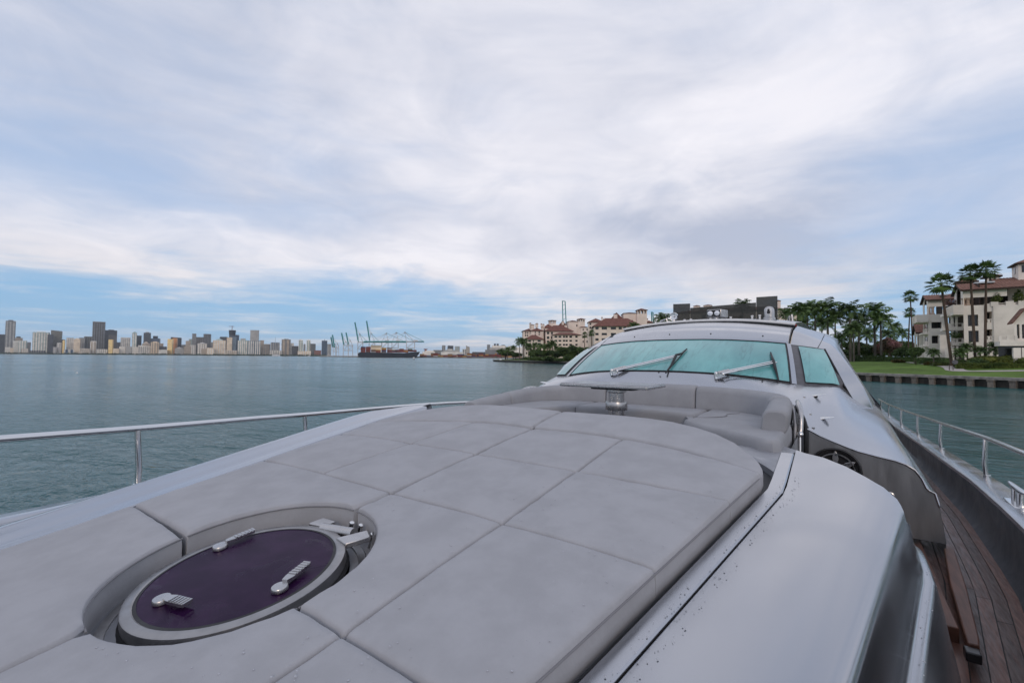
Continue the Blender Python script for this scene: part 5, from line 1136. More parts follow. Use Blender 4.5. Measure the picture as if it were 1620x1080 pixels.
# ------------------------------------------------------------------ the villa block on the right shore (front walls face the water, along X)
YB = 115.0
vil = thing('villa_building', 'white stucco terraced building with arched gables and clay tile roofs, behind tall fan palms', 'building', (16, YB, 3.0))
VO = Vector(vil.location)
def vpart(mb, nm, ms, smooth=False, bevel=0, parent=None):
    o_ = mb.build(nm, ms, None, smooth=smooth); 
    if parent is None: rel(o_, vil)
    else: o_.parent = parent
    return o_
def vx(px, py, Y=YB): p = at_y(px, py, Y); return p.x, p.z
def vwall(x0, x1, z0, z1, Y, ops, deep=0.5, back=True, mname='stucco'):
    mb = MB(); facade(mb, Y, x0, x1, z0, z1, ops, deep); return vpart(mb, 'wall', M[mname])
def vopen(x0, y0, x1, y1, Y=YB):
    a, d = vx(x0, y0, Y); b, c = vx(x1, y1, Y); return (a, b, c, d)
def vwindow(op, Y, deep, style='glass'):
    a, b, c, d = op; w, h = b - a, d - c
    f = MB(); t_ = .08
    for cc, dd in (((a + t_ / 2, Y + deep, (c + d) / 2), (t_, .08, h)), ((b - t_ / 2, Y + deep, (c + d) / 2), (t_, .08, h)), (((a + b) / 2, Y + deep, c + t_ / 2), (w, .08, t_)), (((a + b) / 2, Y + deep, d - t_ / 2), (w, .08, t_)), ((a + w / 3, Y + deep, (c + d) / 2), (.06, .07, h)), ((a + 2 * w / 3, Y + deep, (c + d) / 2), (.06, .07, h))): f.box(cc, dd)
    o_ = vpart(f, 'window', M['eave'])
    g = MB().add([(a, Y + deep + .03, c), (b, Y + deep + .03, c), (b, Y + deep + .03, d), (a, Y + deep + .03, d)], [(0, 1, 2, 3)]).build('pane', M['glass'], o_, smooth=False)
def varch_wall(X, y0, y1, z0, zs, r_, zt, apex=None, t_=.12):
    "gable-end wall in the plane x = X from y0 to y1 with one arched opening: jambs, arch, gable"
    ym = (y0 + y1) / 2; mb = MB(); n_ = 10
    left = [(y0, z0), (ym - r_, z0)] + [(ym - r_ * math.cos(math.pi * k / (2 * n_)), zs + r_ * math.sin(math.pi * k / (2 * n_))) for k in range(n_ + 1)] + [(ym, apex or zt), (y0, zt)]
    right = [(2 * ym - y, z) for y, z in left][::-1]
    for pl in (left, right): mb.slab([(X, y, z) for y, z in pl][::-1], (t_, 0, 0))
    return vpart(mb, 'gable_wall', M['stucco'])
def tiled_roof(x0, x1, y0, y1, ze, zr_, over=.7, nm='roof'):
    "gable roof, ridge along X; rows of half-round clay tiles as ribs"
    rb = MB(); ym = (y0 + y1) / 2; xa, xb = x0 - over * .6, x1 + over * .3; n_ = int((xb - xa) / .42) 
    for side in (-1, 1):
        ye = (y0 - over) if side < 0 else (y1 + over); zed = ze - (zr_ - ze) * over / (ym - y0)
        prof = []
        for i in range(n_ * 4 + 1): prof.append((xa + (xb - xa) * i / (n_ * 4), .07 * abs(math.sin(math.pi * i / 4))))
        rows = [[(x, lerp(ye, ym, k / 6), lerp(zed, zr_, k / 6) + h_ + (.05 if False else 0)) for x, h_ in prof] for k in range(7)]
        rb.grid(rows, flip=(side > 0))
        rb.add([(xa, ye, zed - .28), (xb, ye, zed - .28), (xb, ye, zed), (xa, ye, zed)], [(0, 1, 2, 3) if side < 0 else (3, 2, 1, 0)], 1)
        rb.add([(xa, ye, zed - .28), (xa, ym, zr_ - .28), (xa, ym, zr_ + .06), (xa, ye, zed + .06)], [(0, 1, 2, 3)], 1)
        rb.add([(xa, ye, zed - .28), (xb, ye, zed - .28), (xb, ym, zr_ - .28), (xa, ym, zr_ - .28)], [(3, 2, 1, 0)], 1)
    return vpart(rb, nm, [M['tile'], M['eave']])
def balustrade(x0, x1, y0, y1, z, h=.95, step=.9):
    "parapet of posts and rail between two plan points"
    mb = MB(); L = math.hypot(x1 - x0, y1 - y0); n_ = max(2, int(L / step)); rz = math.atan2(y1 - y0, x1 - x0)
    mb.box(((x0 + x1) / 2, (y0 + y1) / 2, z + .12), (L, .22, .30), rz); mb.box(((x0 + x1) / 2, (y0 + y1) / 2, z + h), (L, .2, .12), rz)
    for i in range(n_ + 1): mb.box((lerp(x0, x1, i / n_), lerp(y0, y1, i / n_), z + h / 2), (.30, .28, h), rz)
    return vpart(mb, 'balustrade', M['stucco'])
GZ = 2.6
# wing A (nearer)
xg, ze = vx(1523, 457); xr, _ = vx(1593, 453); YG = 122.6
zt470 = vx(1540, 470.6)[1]; z483 = vx(1540, 483)[1]; xA1 = vx(1557, 500)[0]
vwall(xg, xr, zt470, ze, YB, [])                                                                # upper wall under the eave
tiled_roof(xg, xr + 6, YB, YG, ze, ze + 1.35)
varch_wall(xg, YB + .02, YG, z483 - .2, zt470 + .8, 2.0, ze - .05, ze + 1.15)
lo_ = [vopen(1531, 498, 1548, 515.5), vopen(1532, 523, 1549, 541)]
vwall(xg, xA1, GZ, z483, YB, lo_, .6)
for o_ in lo_: vwindow(o_, YB, .5)
MB_ = MB().add([(xg, YB, z483 - .02), (xr + 8, YB, z483 - .02), (xr + 8, YG + 6, z483 - .02), (xg, YG + 6, z483 - .02)], [(0, 1, 2, 3)]); vpart(MB_, 'terrace_floor', M['stucco'])
vpart(MB().add([(xg + 1.2, YB + 4.2, z483), (xr, YB + 4.2, z483), (xr, YB + 4.2, zt470 + .6), (xg + 1.2, YB + 4.2, zt470 + .6)], [(0, 1, 2, 3)]), 'dark_loggia_backing', M['interior'])
o_ = vopen(1539, 476, 1551, 483); vwindow((o_[0], o_[1], z483, o_[3]), YB + 4.0, .1)
for px in (1525, 1532): x_ = vx(px, 478)[0]; vpart(MB().lathe([(.34, z483), (.34, z483 + .25), (.24, z483 + .35), (.22, zt470 - .4), (.34, zt470 - .2), (.36, zt470)], (x_, YB + .4, 0), 12), 'column', M['stone'])
vpart(MB().box((xg + 2.2, YB + 3.8, (z483 + ze) / 2 + .4), (.1, 7.2, ze - z483 + 1.0)), 'dark_loggia_backing', M['eave'])  # dark sheet added so the arch looks shaded inside
# recessed balconies right of wing A, then the blank wall
xB0, xB1 = xA1, vx(1571, 500)[0]
ops = [vopen(1558.5, 493, 1570, 512), vopen(1559, 521, 1570.2, 539)]
vwall(xB0, xB1, GZ, z483 + .2, YB - .05, ops, 2.2)
for o_ in ops:
    vpart(MB().add([(o_[0], YB + 2.1, o_[2]), (o_[1], YB + 2.1, o_[2]), (o_[1], YB + 2.1, o_[3]), (o_[0], YB + 2.1, o_[3])], [(0, 1, 2, 3)]), 'dark_loggia_backing', M['glass']); balustrade(o_[0], o_[1], YB + .1, YB + .1, o_[2], .8, .7)
xC1 = vx(1640, 500)[0]; z485 = vx(1600, 483)[1]
vwall(xB1, xC1 + 6, GZ, z485, YB - .3, [])
vpart(MB().add([(xB1, YB - .3, GZ), (xB1, YB + 1, GZ), (xB1, YB + 1, z485), (xB1, YB - .3, z485)], [(3, 2, 1, 0)]), 'wall', M['stucco'])
for px in (1573, 1597, 1617): x_ = vx(px, 480)[0]; vpart(MB().box((x_, YB + .2, z485 + .35), (.95, .8, .8)), 'planter', M['stucco'])
balustrade(xB1, xC1, YB + .1, YB + .1, z485 - .05, .5, 2.4)
# right-hand upper storey, set back, with an arch and a tower
YR = YB + 5; xr2 = vx(1594, 460, YR)[0]
op = [vopen(1604, 463, 1611, 482, YR)]
vwall(xr2, xr2 + 14, z483, vx(1605, 449, YR)[1], YR, op, .6); vwindow(op[0], YR, .4)
tiled_roof(xr2 - 1, xr2 + 15, YR, YR + 9, vx(1605, 447, YR)[1], vx(1605, 447, YR)[1] + 1.5)
YT = YB + 7; xt0, zt1 = vx(1610.5, 417, YT); zt0 = vx(1612, 445, YT)[1] - 2
Ft = Frame(1625, 80, 0.0)
vpart(MB().box((xt0 + 1.9, YT + 1.9, (zt0 + zt1) / 2), (3.8, 3.8, zt1 - zt0)), 'tower', M['stucco'])
for k in (0, 1, 2):
    vpart(MB().box((xt0 + .75 + k * 1.15, YT - .02, zt1 - 1.0), (.6, .1, 1.3)), 'tower_window', M['glass'])
vpart(MB().box((xt0 - .02, YT + 1.9, zt1 - 1.0), (.1, .8, 1.3)), 'tower_window', M['glass'])
rb = MB(); hip(rb, xt0, xt0 + 3.8, YT, YT + 3.8, zt1 + .1, 1.1, .5); vpart(rb, 'tower_roof', [M['tile'], M['eave']])
# belvedere and low ridge roof behind wing A
YBv = YB + 9; xb0, zb1 = vx(1560, 437, YBv); xb1, zb0 = vx(1581, 446, YBv)
ops = [vopen(1565, 439.5, 1569, 444.5, YBv), vopen(1572, 439.5, 1576.5, 444.5, YBv)]
mb = MB(); facade(mb, YBv, xb0, xb1, zb0 - 2, zb1, ops, .3); vpart(mb, 'belvedere', M['stucco'])
rb = MB(); hip(rb, xb0, xb1, YBv, YBv + 2, zb1, .6, .4); vpart(rb, 'belvedere_roof', [M['tile'], M['eave']])
xq0, zq = vx(1514, 446, YBv); xq1, _ = vx(1545, 445, YBv); rb = MB(); hip(rb, xq0, xq1, YBv, YBv + 2, zq, .6, .3); vpart(rb, 'ridge_roof', [M['tile'], M['eave']])
# skylight strips on the roofs
for (a, b, c, Ys) in ((1541, 1573, 448, YB + 2.6), (1485, 1499, 467, 130.5)):
    p0, p1 = at_y(a, c, Ys), at_y(b, c - 2, Ys); vpart(MB().box(((p0.x + p1.x) / 2, Ys, p0.z), (p1.x - p0.x, 1.0, .25)), 'skylight', M['skylight'])
# corner balcony of wing A: curved slab with balustrade, and balconies below
def balcony(px0, px1, py, Y0_, out, depth_back, solid=True, hh=1.0):
    x0, z = vx(px0, py, Y0_); x1, _ = vx(px1, py, Y0_); mb = MB()
    mb.box(((x0 + x1) / 2, Y0_ + (depth_back - out) / 2, z - .12), (x1 - x0, depth_back + out, .3))
    vpart(mb, 'balcony', M['stucco'])
    if solid: vpart(MB().box(((x0 + x1) / 2, Y0_ - out + .1, z + hh / 2), (x1 - x0, .2, hh)), 'parapet', M['stucco'])
    else: balustrade(x0, x1, Y0_ - out + .1, Y0_ - out + .1, z, hh)
    balustrade(x0 + .1, x0 + .1, Y0_ - out + .1, Y0_ + depth_back, z, hh)
balcony(1507, 1523, 496, YB + .1, .8, 7, True, 1.5)
# recess between the wings: floors with balustrades
YC = YB + 3.0
for (pa, pb, pt, pbm) in ((1491, 1523, 501, 519), (1494, 1523, 524, 543), (1492, 1523, 483, 496)):
    a, d = vx(pa, pt, YC); b, c = vx(pb, pbm, YC)
    vpart(MB().add([(a + 1.3, YC + 3, c - .3), (b, YC + 3, c - .3), (b, YC + 3, d + .6), (a + 1.3, YC + 3, d + .6)], [(0, 1, 2, 3)]), 'dark_loggia_backing', M['interior'])
    vpart(MB().box(((a + b) / 2, YC + 1.3, c - .15), (b - a, 3.4, .5)), 'balcony', M['stucco']); balustrade(a, b, YC - .2, YC - .2, c, .9)
for px in (1508, 1512): x_ = vx(px, 520, YC)[0]; vpart(MB().box((x_, YC + .1, (GZ + z483) / 2), (.55, .5, z483 - GZ)), 'pier', M['stucco'])
xs0 = vx(1486, 540, YC)[0]; xs1 = vx(1500, 540, YC)[0]
vpart(MB().box(((xs0 + xs1) / 2, YC - .6, (GZ + vx(1490, 530, YC)[1]) / 2), (xs1 - xs0, .5, vx(1490, 530, YC)[1] - GZ)), 'stair_wall', M['stucco'])
vpart(MB().box((vx(1502, 560, YC - 2)[0], YC - 2, (GZ + vx(1500, 551, YC - 2)[1]) / 2), (1.2, .6, vx(1500, 551, YC - 2)[1] - GZ)), 'gate_pier', M['stucco'])
# wing B (farther left)
Y2b = 128.0; xg2, ze2 = vx(1468, 473, Y2b); xr3, _ = vx(1499, 471, Y2b); z485b = vx(1480, 485, Y2b)[1]; z497 = vx(1480, 497, Y2b)[1]
vwall(xg2, xr3, z485b, ze2, Y2b, []); tiled_roof(xg2, xr3 + 1, Y2b, Y2b + 7.5, ze2, ze2 + 1.2)
varch_wall(xg2, Y2b + .02, Y2b + 7.5, z497 - .2, z485b + .5, 1.9, ze2 - .05, ze2 + 1.0)
ops = [vopen(1473.5, 509.5, 1490, 519, Y2b), vopen(1474, 531, 1485, 543, Y2b)]
vwall(xg2, xr3, GZ, z497, Y2b, ops, 1.2); [vwindow(o_, Y2b, 1.1) for o_ in ops]
vpart(MB().add([(xg2 + 4, Y2b + 4, z497), (xr3, Y2b + 4, z497), (xr3, Y2b + 4, z485b + .4), (xg2 + 4, Y2b + 4, z485b + .4)], [(0, 1, 2, 3)]), 'dark_loggia_backing', M['interior'])
vpart(MB().add([(xg2, Y2b, z497 - .02), (xr3, Y2b, z497 - .02), (xr3, Y2b + 7, z497 - .02), (xg2, Y2b + 7, z497 - .02)], [(0, 1, 2, 3)]), 'terrace_floor', M['stucco'])
for px in (1470.5, 1476): x_ = vx(px, 490, Y2b)[0]; vpart(MB().lathe([(.34, z497), (.34, z497 + .2), (.24, z497 + .3), (.22, z485b - .3), (.36, z485b)], (x_, Y2b + .4, 0), 12), 'column', M['stone'])
vpart(MB().box((xg2 + 2.2, Y2b + 3.8, (z497 + ze2) / 2 + .3), (.1, 7.0, ze2 - z497 + .8)), 'dark_loggia_backing', M['eave'])  # added dark sheet, gives the shade behind this gable's arch
balcony(1450, 1468, 508, Y2b + .1, .6, 7, True, 1.3)
vpart(MB().add([(xg2, Y2b, GZ), (xg2, Y2b + 7.5, GZ), (xg2, Y2b + 7.5, z497), (xg2, Y2b, z497)], [(3, 2, 1, 0)]), 'wall', M['stucco'])
for (pa, pb, pt, pbm) in ((1462.5, 1468, 512, 526), (1462.5, 1468, 533, 546)):
    a, d = vx(pa, pt, Y2b - .1); b, c = vx(pb, pbm, Y2b - .1); Yp = Y2b + 3.2
    vpart(MB().box((xg2 - .06, Yp, (c + d) / 2), (.1, 3.6, d - c)), 'gable_window', M['glass']); balustrade(xg2 - .2, xg2 - .2, Yp - 1.9, Yp + 1.9, c, .9)
    vpart(MB().box((xg2 - .5, Yp, c - .15), (1.0, 5, .3)), 'balcony', M['stucco'])
# end wing seen past wing B
Y3b = 137.0; xe, zee = vx(1457, 515, Y3b); xe0 = vx(1452, 530, Y3b)[0]
varch_wall(xe0, Y3b, Y3b + 6, GZ, GZ + 5.5, 1.2, zee - 1.2, zee + .4); vwall(xe0, xe0 + 4, GZ, zee - 1.2, Y3b, []); tiled_roof(xe0, xe0 + 4, Y3b, Y3b + 6, zee - 1.2, zee + .5)
# low gabled pavilion at the right edge
pav = thing('pavilion_building', 'low white pavilion with twin arched windows at the right edge of the view', 'building', (26, 104, 2.8))
YPv = 104.0
def pvpart(mb, nm, ms): o_ = mb.build(nm, ms, None, smooth=False); rel(o_, pav); return o_
xp0, zp1 = vx(1604, 510, YPv); xp1 = vx(1640, 500, YPv)[0]; zpt = vx(1622, 490, YPv)[1]; xm_ = (xp0 + xp1) / 2; zfl = vx(1610, 540, YPv)[1]
ops = [vopen(1608.5, 513, 1613.5, 535, YPv), vopen(1616.5, 513, 1621.5, 535, YPv), vopen(1624, 513, 1629, 535, YPv)]
mb = MB(); facade(mb, YPv, xp0, xp1, zfl, zp1, ops, .5); mb.slab([(xp0, YPv, zp1), (xp1, YPv, zp1), (xm_, YPv, zpt)], (0, .4, 0)); pvpart(mb, 'wall', M['stucco'])
for o_ in ops:
    g_ = pvpart(MB().add([(o_[0], YPv + .45, o_[2]), (o_[1], YPv + .45, o_[2]), (o_[1], YPv + .45, o_[3]), (o_[0], YPv + .45, o_[3])], [(0, 1, 2, 3)]), 'window', M['glass'])
for sgn_ in (-1, 1):
    xe_ = xm_ + sgn_ * (xp1 - xp0) / 2 * 1.18; ze_ = zpt - (zpt - zp1) * 1.18
    pvpart(MB().slab([(xm_, YPv - .4, zpt + .12), (xm_, YPv + 2.5, zpt + .12), (xe_, YPv + 2.5, ze_ + .12), (xe_, YPv - .4, ze_ + .12)], (0, 0, .22)), 'roof', M['tile'])
mb = MB(); mb.box(((xp0 + xp1) / 2 - .9, YPv + .6, zfl - .35), (xp1 - xp0 + 1.8, 3.2, .7)); pvpart(mb, 'terrace', M['stucco'])
o_ = balustrade(xp0 - 1.7, xp0, YPv - .8, YPv - .8, zfl, .9, 1.6); o_.parent = pav; o_.matrix_parent_inverse = pav.matrix_basis.inverted()
for px in (1606, 1618): x_ = vx(px, 550, YPv)[0]; pvpart(MB().box((x_, YPv - .8, (GZ + zfl - 1) / 2), (.9, .8, zfl - 1 - GZ)), 'pier', M['stucco'])
pvpart(MB().add([(xp0 - 1.6, YPv + 1, GZ), (xp1, YPv + 1, GZ), (xp1, YPv + 1, zfl), (xp0 - 1.6, YPv + 1, zfl)], [(0, 1, 2, 3)]), 'undercroft_shade_plane', M['glass'])  # dark plane stands in for the shade below the terrace
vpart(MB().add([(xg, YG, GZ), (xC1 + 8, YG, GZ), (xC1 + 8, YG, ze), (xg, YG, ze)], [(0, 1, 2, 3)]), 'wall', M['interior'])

# ------------------------------------------------------------------ garden on the right shore
pth = [at_depth(px, py, d) for px, py, d in ((1640, 588, 65), (1560, 586, 68), (1515, 584, 71), (1498, 580, 79), (1440, 578, 96))]
pp = [(p.x, p.y) for p in pth]
rows = [[], []]
for i, p in enumerate(pp):
    t_ = Vector((pp[min(i + 1, 4)][0] - pp[max(i - 1, 0)][0], pp[min(i + 1, 4)][1] - pp[max(i - 1, 0)][1])).normalized()
    for k, sg in ((0, -1.1), (1, 1.1)):
        q_ = (p[0] - t_.y * sg, p[1] + t_.x * sg); rows[k].append(q_)
mb = MB(); fine = [[], []]
for k in (0, 1):
    for a in cmr([(x, y, 0) for x, y in rows[k]], 8): fine[k].append((a.x, a.y, lawn_z((a.x, a.y)) + .05))
mb.grid(fine, flip=False); o_ = mb.build('path', M['path'], smooth=False); tag(o_, kind='structure')
random.seed(12)
# tall fan palms, each told apart by where it stands
palm(1489, 449, 80, 'fan', 'tall fan palm with a wide dark crown before the left gable', lean=(1.1, 0), sc=1.28)
palm(1535, 432, 77, 'fan', 'left one of the twin tallest fan palms before the white wing', lean=(.35, 0), sc=1.12)
palm(1560, 427, 76, 'fan', 'right one of the twin tallest fan palms, leaning slightly left', lean=(-.45, 0), sc=1.05)
palm(1440, 469, 112, 'fan', 'slim fan palm standing clear against the sky left of the villa', lean=(.4, 0), sc=1.0)
palm(1439, 495, 122, 'fan', 'shorter fan palm directly below the slim one left of the villa', lean=(-.6, 0), sc=.95)
RP = [(1262, 494, 120, 1.15, 'bushy royal palm nearest the yacht roof, leftmost of the grove'), (1277, 492, 124, 1.1, 'second royal palm from the left in the grove'), (1289, 490, 128, 1.0, 'royal palm with an upright yellowish spear, third from the left'),
      (1309, 491, 120, 1.2, 'broad royal palm in the middle of the grove, above the roof edge'), (1321, 504, 118, 1.0, 'lower royal palm tucked right of the broad middle one'), (1344, 493, 116, 1.15, 'royal palm with a drooping crown beside the white arch pillar'),
      (1358, 508, 122, 1.1, 'royal palm with a ragged crown, slightly lower than its left neighbour'), (1383, 494, 118, 1.15, 'tall royal palm at the right end of the grove'), (1393, 508, 116, 1.05, 'slanting royal palm, last at the right of the grove'),
      (1331, 536, 112, .8, 'small young palm low under the grove, left one'), (1371, 530, 130, 1.0, 'dark palm low between the two tall right-hand royals'), (1405, 530, 135, .85, 'small palm right of the grove by the pink tree'),
      (1415, 517, 150, .75, 'little distant palm standing above the pink tree'), (1300, 512, 140, 1.1, 'shaded palm behind the left half of the grove'), (1270, 515, 142, 1.1, 'shaded palm low behind the yacht roof'), (1347, 525, 140, 1.0, 'shaded palm low behind the middle of the grove'), (1427, 528, 140, .8, 'small palm left of the slim fan palms')]
for px, py, d, sc_, lb in RP: palm(px, py, d, 'royal', lb, sc=sc_, group='royal palms of the grove')
palm(1350, 522, 108, 'royal', 'young palm with one bright yellow-green frond, front of the grove', sc=.8, group='royal palms of the grove')
palm(1049, 507, 160, 'royal', 'palm crown peeping over the left edge of the yacht roof', sc=1.1)
palm(1175, 484, 176, 'royal', 'palm crown showing above the smoked screen', sc=1.2); palm(1243, 497, 150, 'royal', 'palm beside the right end of the smoked screen', sc=1.0)
tree(1407, 532, 568, 40, 118, 'low pink-blossomed tree beyond the lawn', PINK)
tree(1446, 546, 568, 26, 92, 'round dark tree at the left corner of the villa')
tree(1425, 548, 568, 26, 112, 'dense green tree right of the pink one'); tree(1385, 548, 568, 40, 128, 'dense low tree behind the two right-hand royals'); tree(1330, 552, 568, 50, 130, 'dense low tree behind the white arch pillar')
for px, yt, w, d, lb in ((1275, 540, 44, 138, 'dark low tree filling in behind the leftmost royals'), (1300, 542, 44, 136, 'dark low tree under the third royal palm'), (1318, 545, 40, 134, 'dark low tree under the broad middle royal'), (1352, 540, 40, 136, 'dark low tree under the drooping royal'), (1368, 545, 36, 124, 'dark low tree left of the pink tree'), (1410, 543, 40, 140, 'dark low tree behind the pink one'), (1432, 536, 36, 150, 'distant leafy tree behind the slim fan palms'), (1398, 536, 40, 160, 'distant leafy tree right of the grove')):
    tree(px, yt, 568, w, d, lb, group='low trees behind the grove')
# bushy date palms and shrubs before the villa
for px, py, d, s_, lb in ((1530, 550, 77, .85, 'feathery bush palm before the window wall, left one'), (1575, 551, 76, 1.0, 'feathery bush palm before the blank white wall'), (1477, 558, 84, .8, 'feathery bush palm before the left wing'), (1551, 555, 76, .75, 'feathery bush palm between the twin tall palms'), (1519, 558, 76, .75, 'feathery bush palm by the gate pier')):
    palm(px, py, d, 'royal', lb, sc=s_ * .50)
def hedge_run(px0, px1, py, d0, d1, wd, hh, label, mname='hedge', n=5200, seed=1, size=.09):
    a, b = at_depth(px0, py, d0), at_depth(px1, py, d1); L = math.hypot(b.x - a.x, b.y - a.y); cx, cy = (a.x + b.x) / 2, (a.y + b.y) / 2
    o_ = link('hedge', box_hedge_mesh(seed, L, wd, hh, mname, n, size), None, loc=(cx, cy, min(lawn_z((a.x, a.y)), lawn_z((b.x, b.y)), lawn_z((cx, cy))) - .05), rz=math.atan2(b.y - a.y, b.x - a.x)); return tag(o_, label, 'hedge')
hedge_run(1511, 1660, 580, 74, 68, 1.3, 1.0, 'long clipped box hedge along the pale path', n=9000, seed=2)
hedge_run(1335, 1400, 571, 118, 112, 1.5, 1.5, 'dark clipped hedge at the back of the lawn behind the royal palms', 'leaf', 4500, 3)
hedge_run(1400, 1452, 571, 112, 106, 1.3, 1.2, 'dark clipped hedge left of the villa corner', 'leaf', 3500, 4)
hedge_run(1452, 1500, 570, 90, 82, 1.2, 1.3, 'dark clipped hedge along the foot of the left wing', 'leaf', 3500, 5)
for px, py, d, w, h, lb, mn in ((1562, 577, 75, 66, 19, 'rounded yellow-green mound of shrub, left one behind the box hedge', 'mound'), (1612, 577, 72, 84, 22, 'rounded yellow-green mound of shrub at the right frame edge', 'mound'), (1537, 577, 75, 34, 12, 'small rounded shrub at the left end of the box hedge', 'mound'),
                               (1472, 574, 84, 20, 7, 'low golden shrub in front of the left wing', 'hedge_gold'), (1420, 573, 96, 22, 7, 'low golden shrub at the back of the lawn', 'hedge_gold'), (1488, 574, 81, 26, 7, 'low green shrub right of the golden one', 'hedge'), (1520, 571, 76, 26, 15, 'bushy shrub beside the gate pier', 'leaf'), (1546, 570, 74, 36, 17, 'bushy shrub at the foot of the window wall', 'leaf')):
    shrub(px, py, d, w, h, lb, mn)
for px, py, s_, lb in ((1577, 477, 1.0, 'clipped cone shrub in the left planter on the terrace'), (1612, 475, 1.1, 'clipped cone shrub in the right planter on the terrace')):
    p = at_y(px, py, YB + .2); me = leaf_cloud(71, [(0, 0, 0, .75, 1), (0, 0, .6, .5, 1), (0, 0, 1.1, .25, 1)], 900, .10, .4, 'hedge'); o_ = link('cone_shrub', me, None, loc=(p.x, p.y, z485 + 1.3), sc=s_); tag(o_, lb, 'shrub')
for px, py, Yv, lb in ((1502, 478, YB + 6, 'pink-flowered shrub on the balcony between the gables'), (1512, 530, YC, 'hanging plants on the middle balcony')):
    p = at_y(px, py, Yv); o_ = link('balcony_plant', leaf_cloud(73, [(0, 0, 0, 1.0, .7)], 700, .12, .3, 'pink_leaf' if 'pink' in lb else 'leaf'), None, loc=tuple(p)); tag(o_, lb, 'plant')
# viewing disc on posts beside the path, and a bollard lamp
p = at_depth(1507, 581, 72); g = lawn_z((p.x, p.y))
sg = thing('garden_spotlight', 'round grey disc on two posts at the end of the path', 'garden light', (p.x, p.y, g))
MB().box((-.38, 0, .5), (.09, .09, 1.0)).build('post', M['eave'], sg); MB().box((.05, 0, .7), (.09, .09, 1.4)).build('post', M['eave'], sg)
MB().lathe([(.34, -.08), (.36, 0), (.33, .06), (.001, .08)], (.3, 0, 1.3), 20, R=Matrix.Rotation(math.radians(80), 3, 'X')).build('disc', M['dark_frame'], sg)
p = at_depth(1449, 575, 86); bl = tag(MB().lathe([(.07, 0), (.07, .6), (.10, .62), (.10, .72), (.001, .76)], (0, 0, 0), 10).build('bollard_lamp', M['eave']), 'small dark bollard lamp standing on the lawn', 'bollard'); bl.location = (p.x, p.y, lawn_z((p.x, p.y)))
# ------------------------------------------------------------------ planting round the apartment blocks
random.seed(5)
MP = [(803, 553, 325, 'thin palm on the island tip, leftmost'), (812, 551, 322, 'thin palm on the island tip, second from the left'), (822, 540, 300, 'tall palm at the left corner of the far block'), (828, 541, 296, 'tall palm just right of the corner palm'), (836, 549, 280, 'palm before the low red roof, left one'), (846, 547, 275, 'palm before the low red roof, middle one'), (856, 549, 270, 'palm before the low red roof, right one'),
      (866, 549, 268, 'palm in the dense clump by the shore, left one'), (874, 545, 266, 'tallest palm in the dense clump by the shore'), (882, 552, 264, 'palm in the dense clump by the shore, right one'), (925, 530, 232, 'leaning fan palm between the two apartment blocks'), (936, 527, 228, 'tallest fan palm between the two apartment blocks'), (1003, 518, 200, 'palm crown against the nearer block beside the yacht roof'), (788 + 5, 556, 330, 'small palm at the very point of the island')]
for px, py, d, lb in MP: palm(px, py, d, 'fan' if 'fan' in lb else 'royal', lb, sc=1.15 if 'tall' in lb or 'fan' in lb else .95, group='palms before the apartment blocks')
for px, yt, w, d, lb in ((845, 552, 26, 272, 'round tree before the low red roof'), (862, 552, 30, 268, 'dense round tree left in the shore clump'), (878, 553, 28, 262, 'dense round tree right in the shore clump'), (893, 548, 26, 252, 'dark round tree before the balconies'), (910, 546, 30, 246, 'big dark tree at the right of the balconies'), (925, 548, 24, 238, 'dark tree below the leaning fan palms'), (816, 556, 22, 318, 'low tree on the island tip'), (800, 552, 30, 340, 'wide tree row on the island tip')):
    tree(px, yt, 568, w, d, lb, group='trees before the apartment blocks')
for px, py, d, w, h, lb in ((842, 571, 262, 30, 7, 'clipped shrub bank on the shore, left one'), (866, 571, 256, 40, 9, 'clipped shrub bank on the shore below the clump'), (901, 570, 244, 26, 13, 'large rounded shrub on the shore lawn'), (885, 571, 250, 24, 6, 'low shrub beside the rounded one')): shrub(px, py, d, w, h, lb)

# ------------------------------------------------------------------ far shore, skyline
M['far_land'] = mat('far_shore_ground', (0.10, 0.11, 0.09), 0.9, var=0.3, vscale=.01)
M['far_trees'] = mat('far_tree_mass', (0.035, 0.055, 0.030), 0.9, var=0.4, vscale=.03)
def strip(name, pts, depth_, z, matn):
    "land strip: list of (px, distance) along the shore line, running away from the camera"
    f, b = [], []
    for px, d in pts:
        p = at_depth(px, 565, d); r_ = ray(px, 565); r_ = Vector((r_.x, r_.y, 0)); q_ = p + r_ * depth_; f.append((p.x, p.y)); b.append((q_.x, q_.y))
    mb = MB().grid([[(x, y, -1) for x, y in f], [(x, y, z) for x, y in f], [(x, y, z + 1) for x, y in b]], flip=True)
    o_ = mb.build(name, M[matn], smooth=False); return tag(o_, kind='structure')
strip('far_shore', [(-120, 3300), (0, 3300), (250, 3100), (430, 2900), (520, 2600)], 900, 2.0, 'far_land')
strip('port_quay', [(505, 1500), (560, 1330), (670, 1270), (790, 1200), (840, 1180)], 500, 2.6, 'concrete')
def lumps(name, label, pts, h, seed, matn='far_trees'):
    r = random.Random(seed); mb = MB()
    for (xa, da), (xb, db) in zip(pts, pts[1:]):
        n_ = int(abs(xb - xa) / 1.6)
        for i in range(n_):
            px = lerp(xa, xb, (i + r.random()) / n_); d = lerp(da, db, i / n_) * r.uniform(1.0, 1.02); p = at_depth(px, 565, d); R_ = d / FPX * r.uniform(.9, 2.2); hh = h * d / FPX * r.uniform(.5, 1.1)
            mb.lathe([(.01, hh), (R_ * .6, hh * .8), (R_, hh * .4), (R_ * .8, 0)], (p.x, p.y, 1.5), 6)
    o_ = mb.build(name, M[matn]); return tag(o_, label, 'trees', kind='stuff')
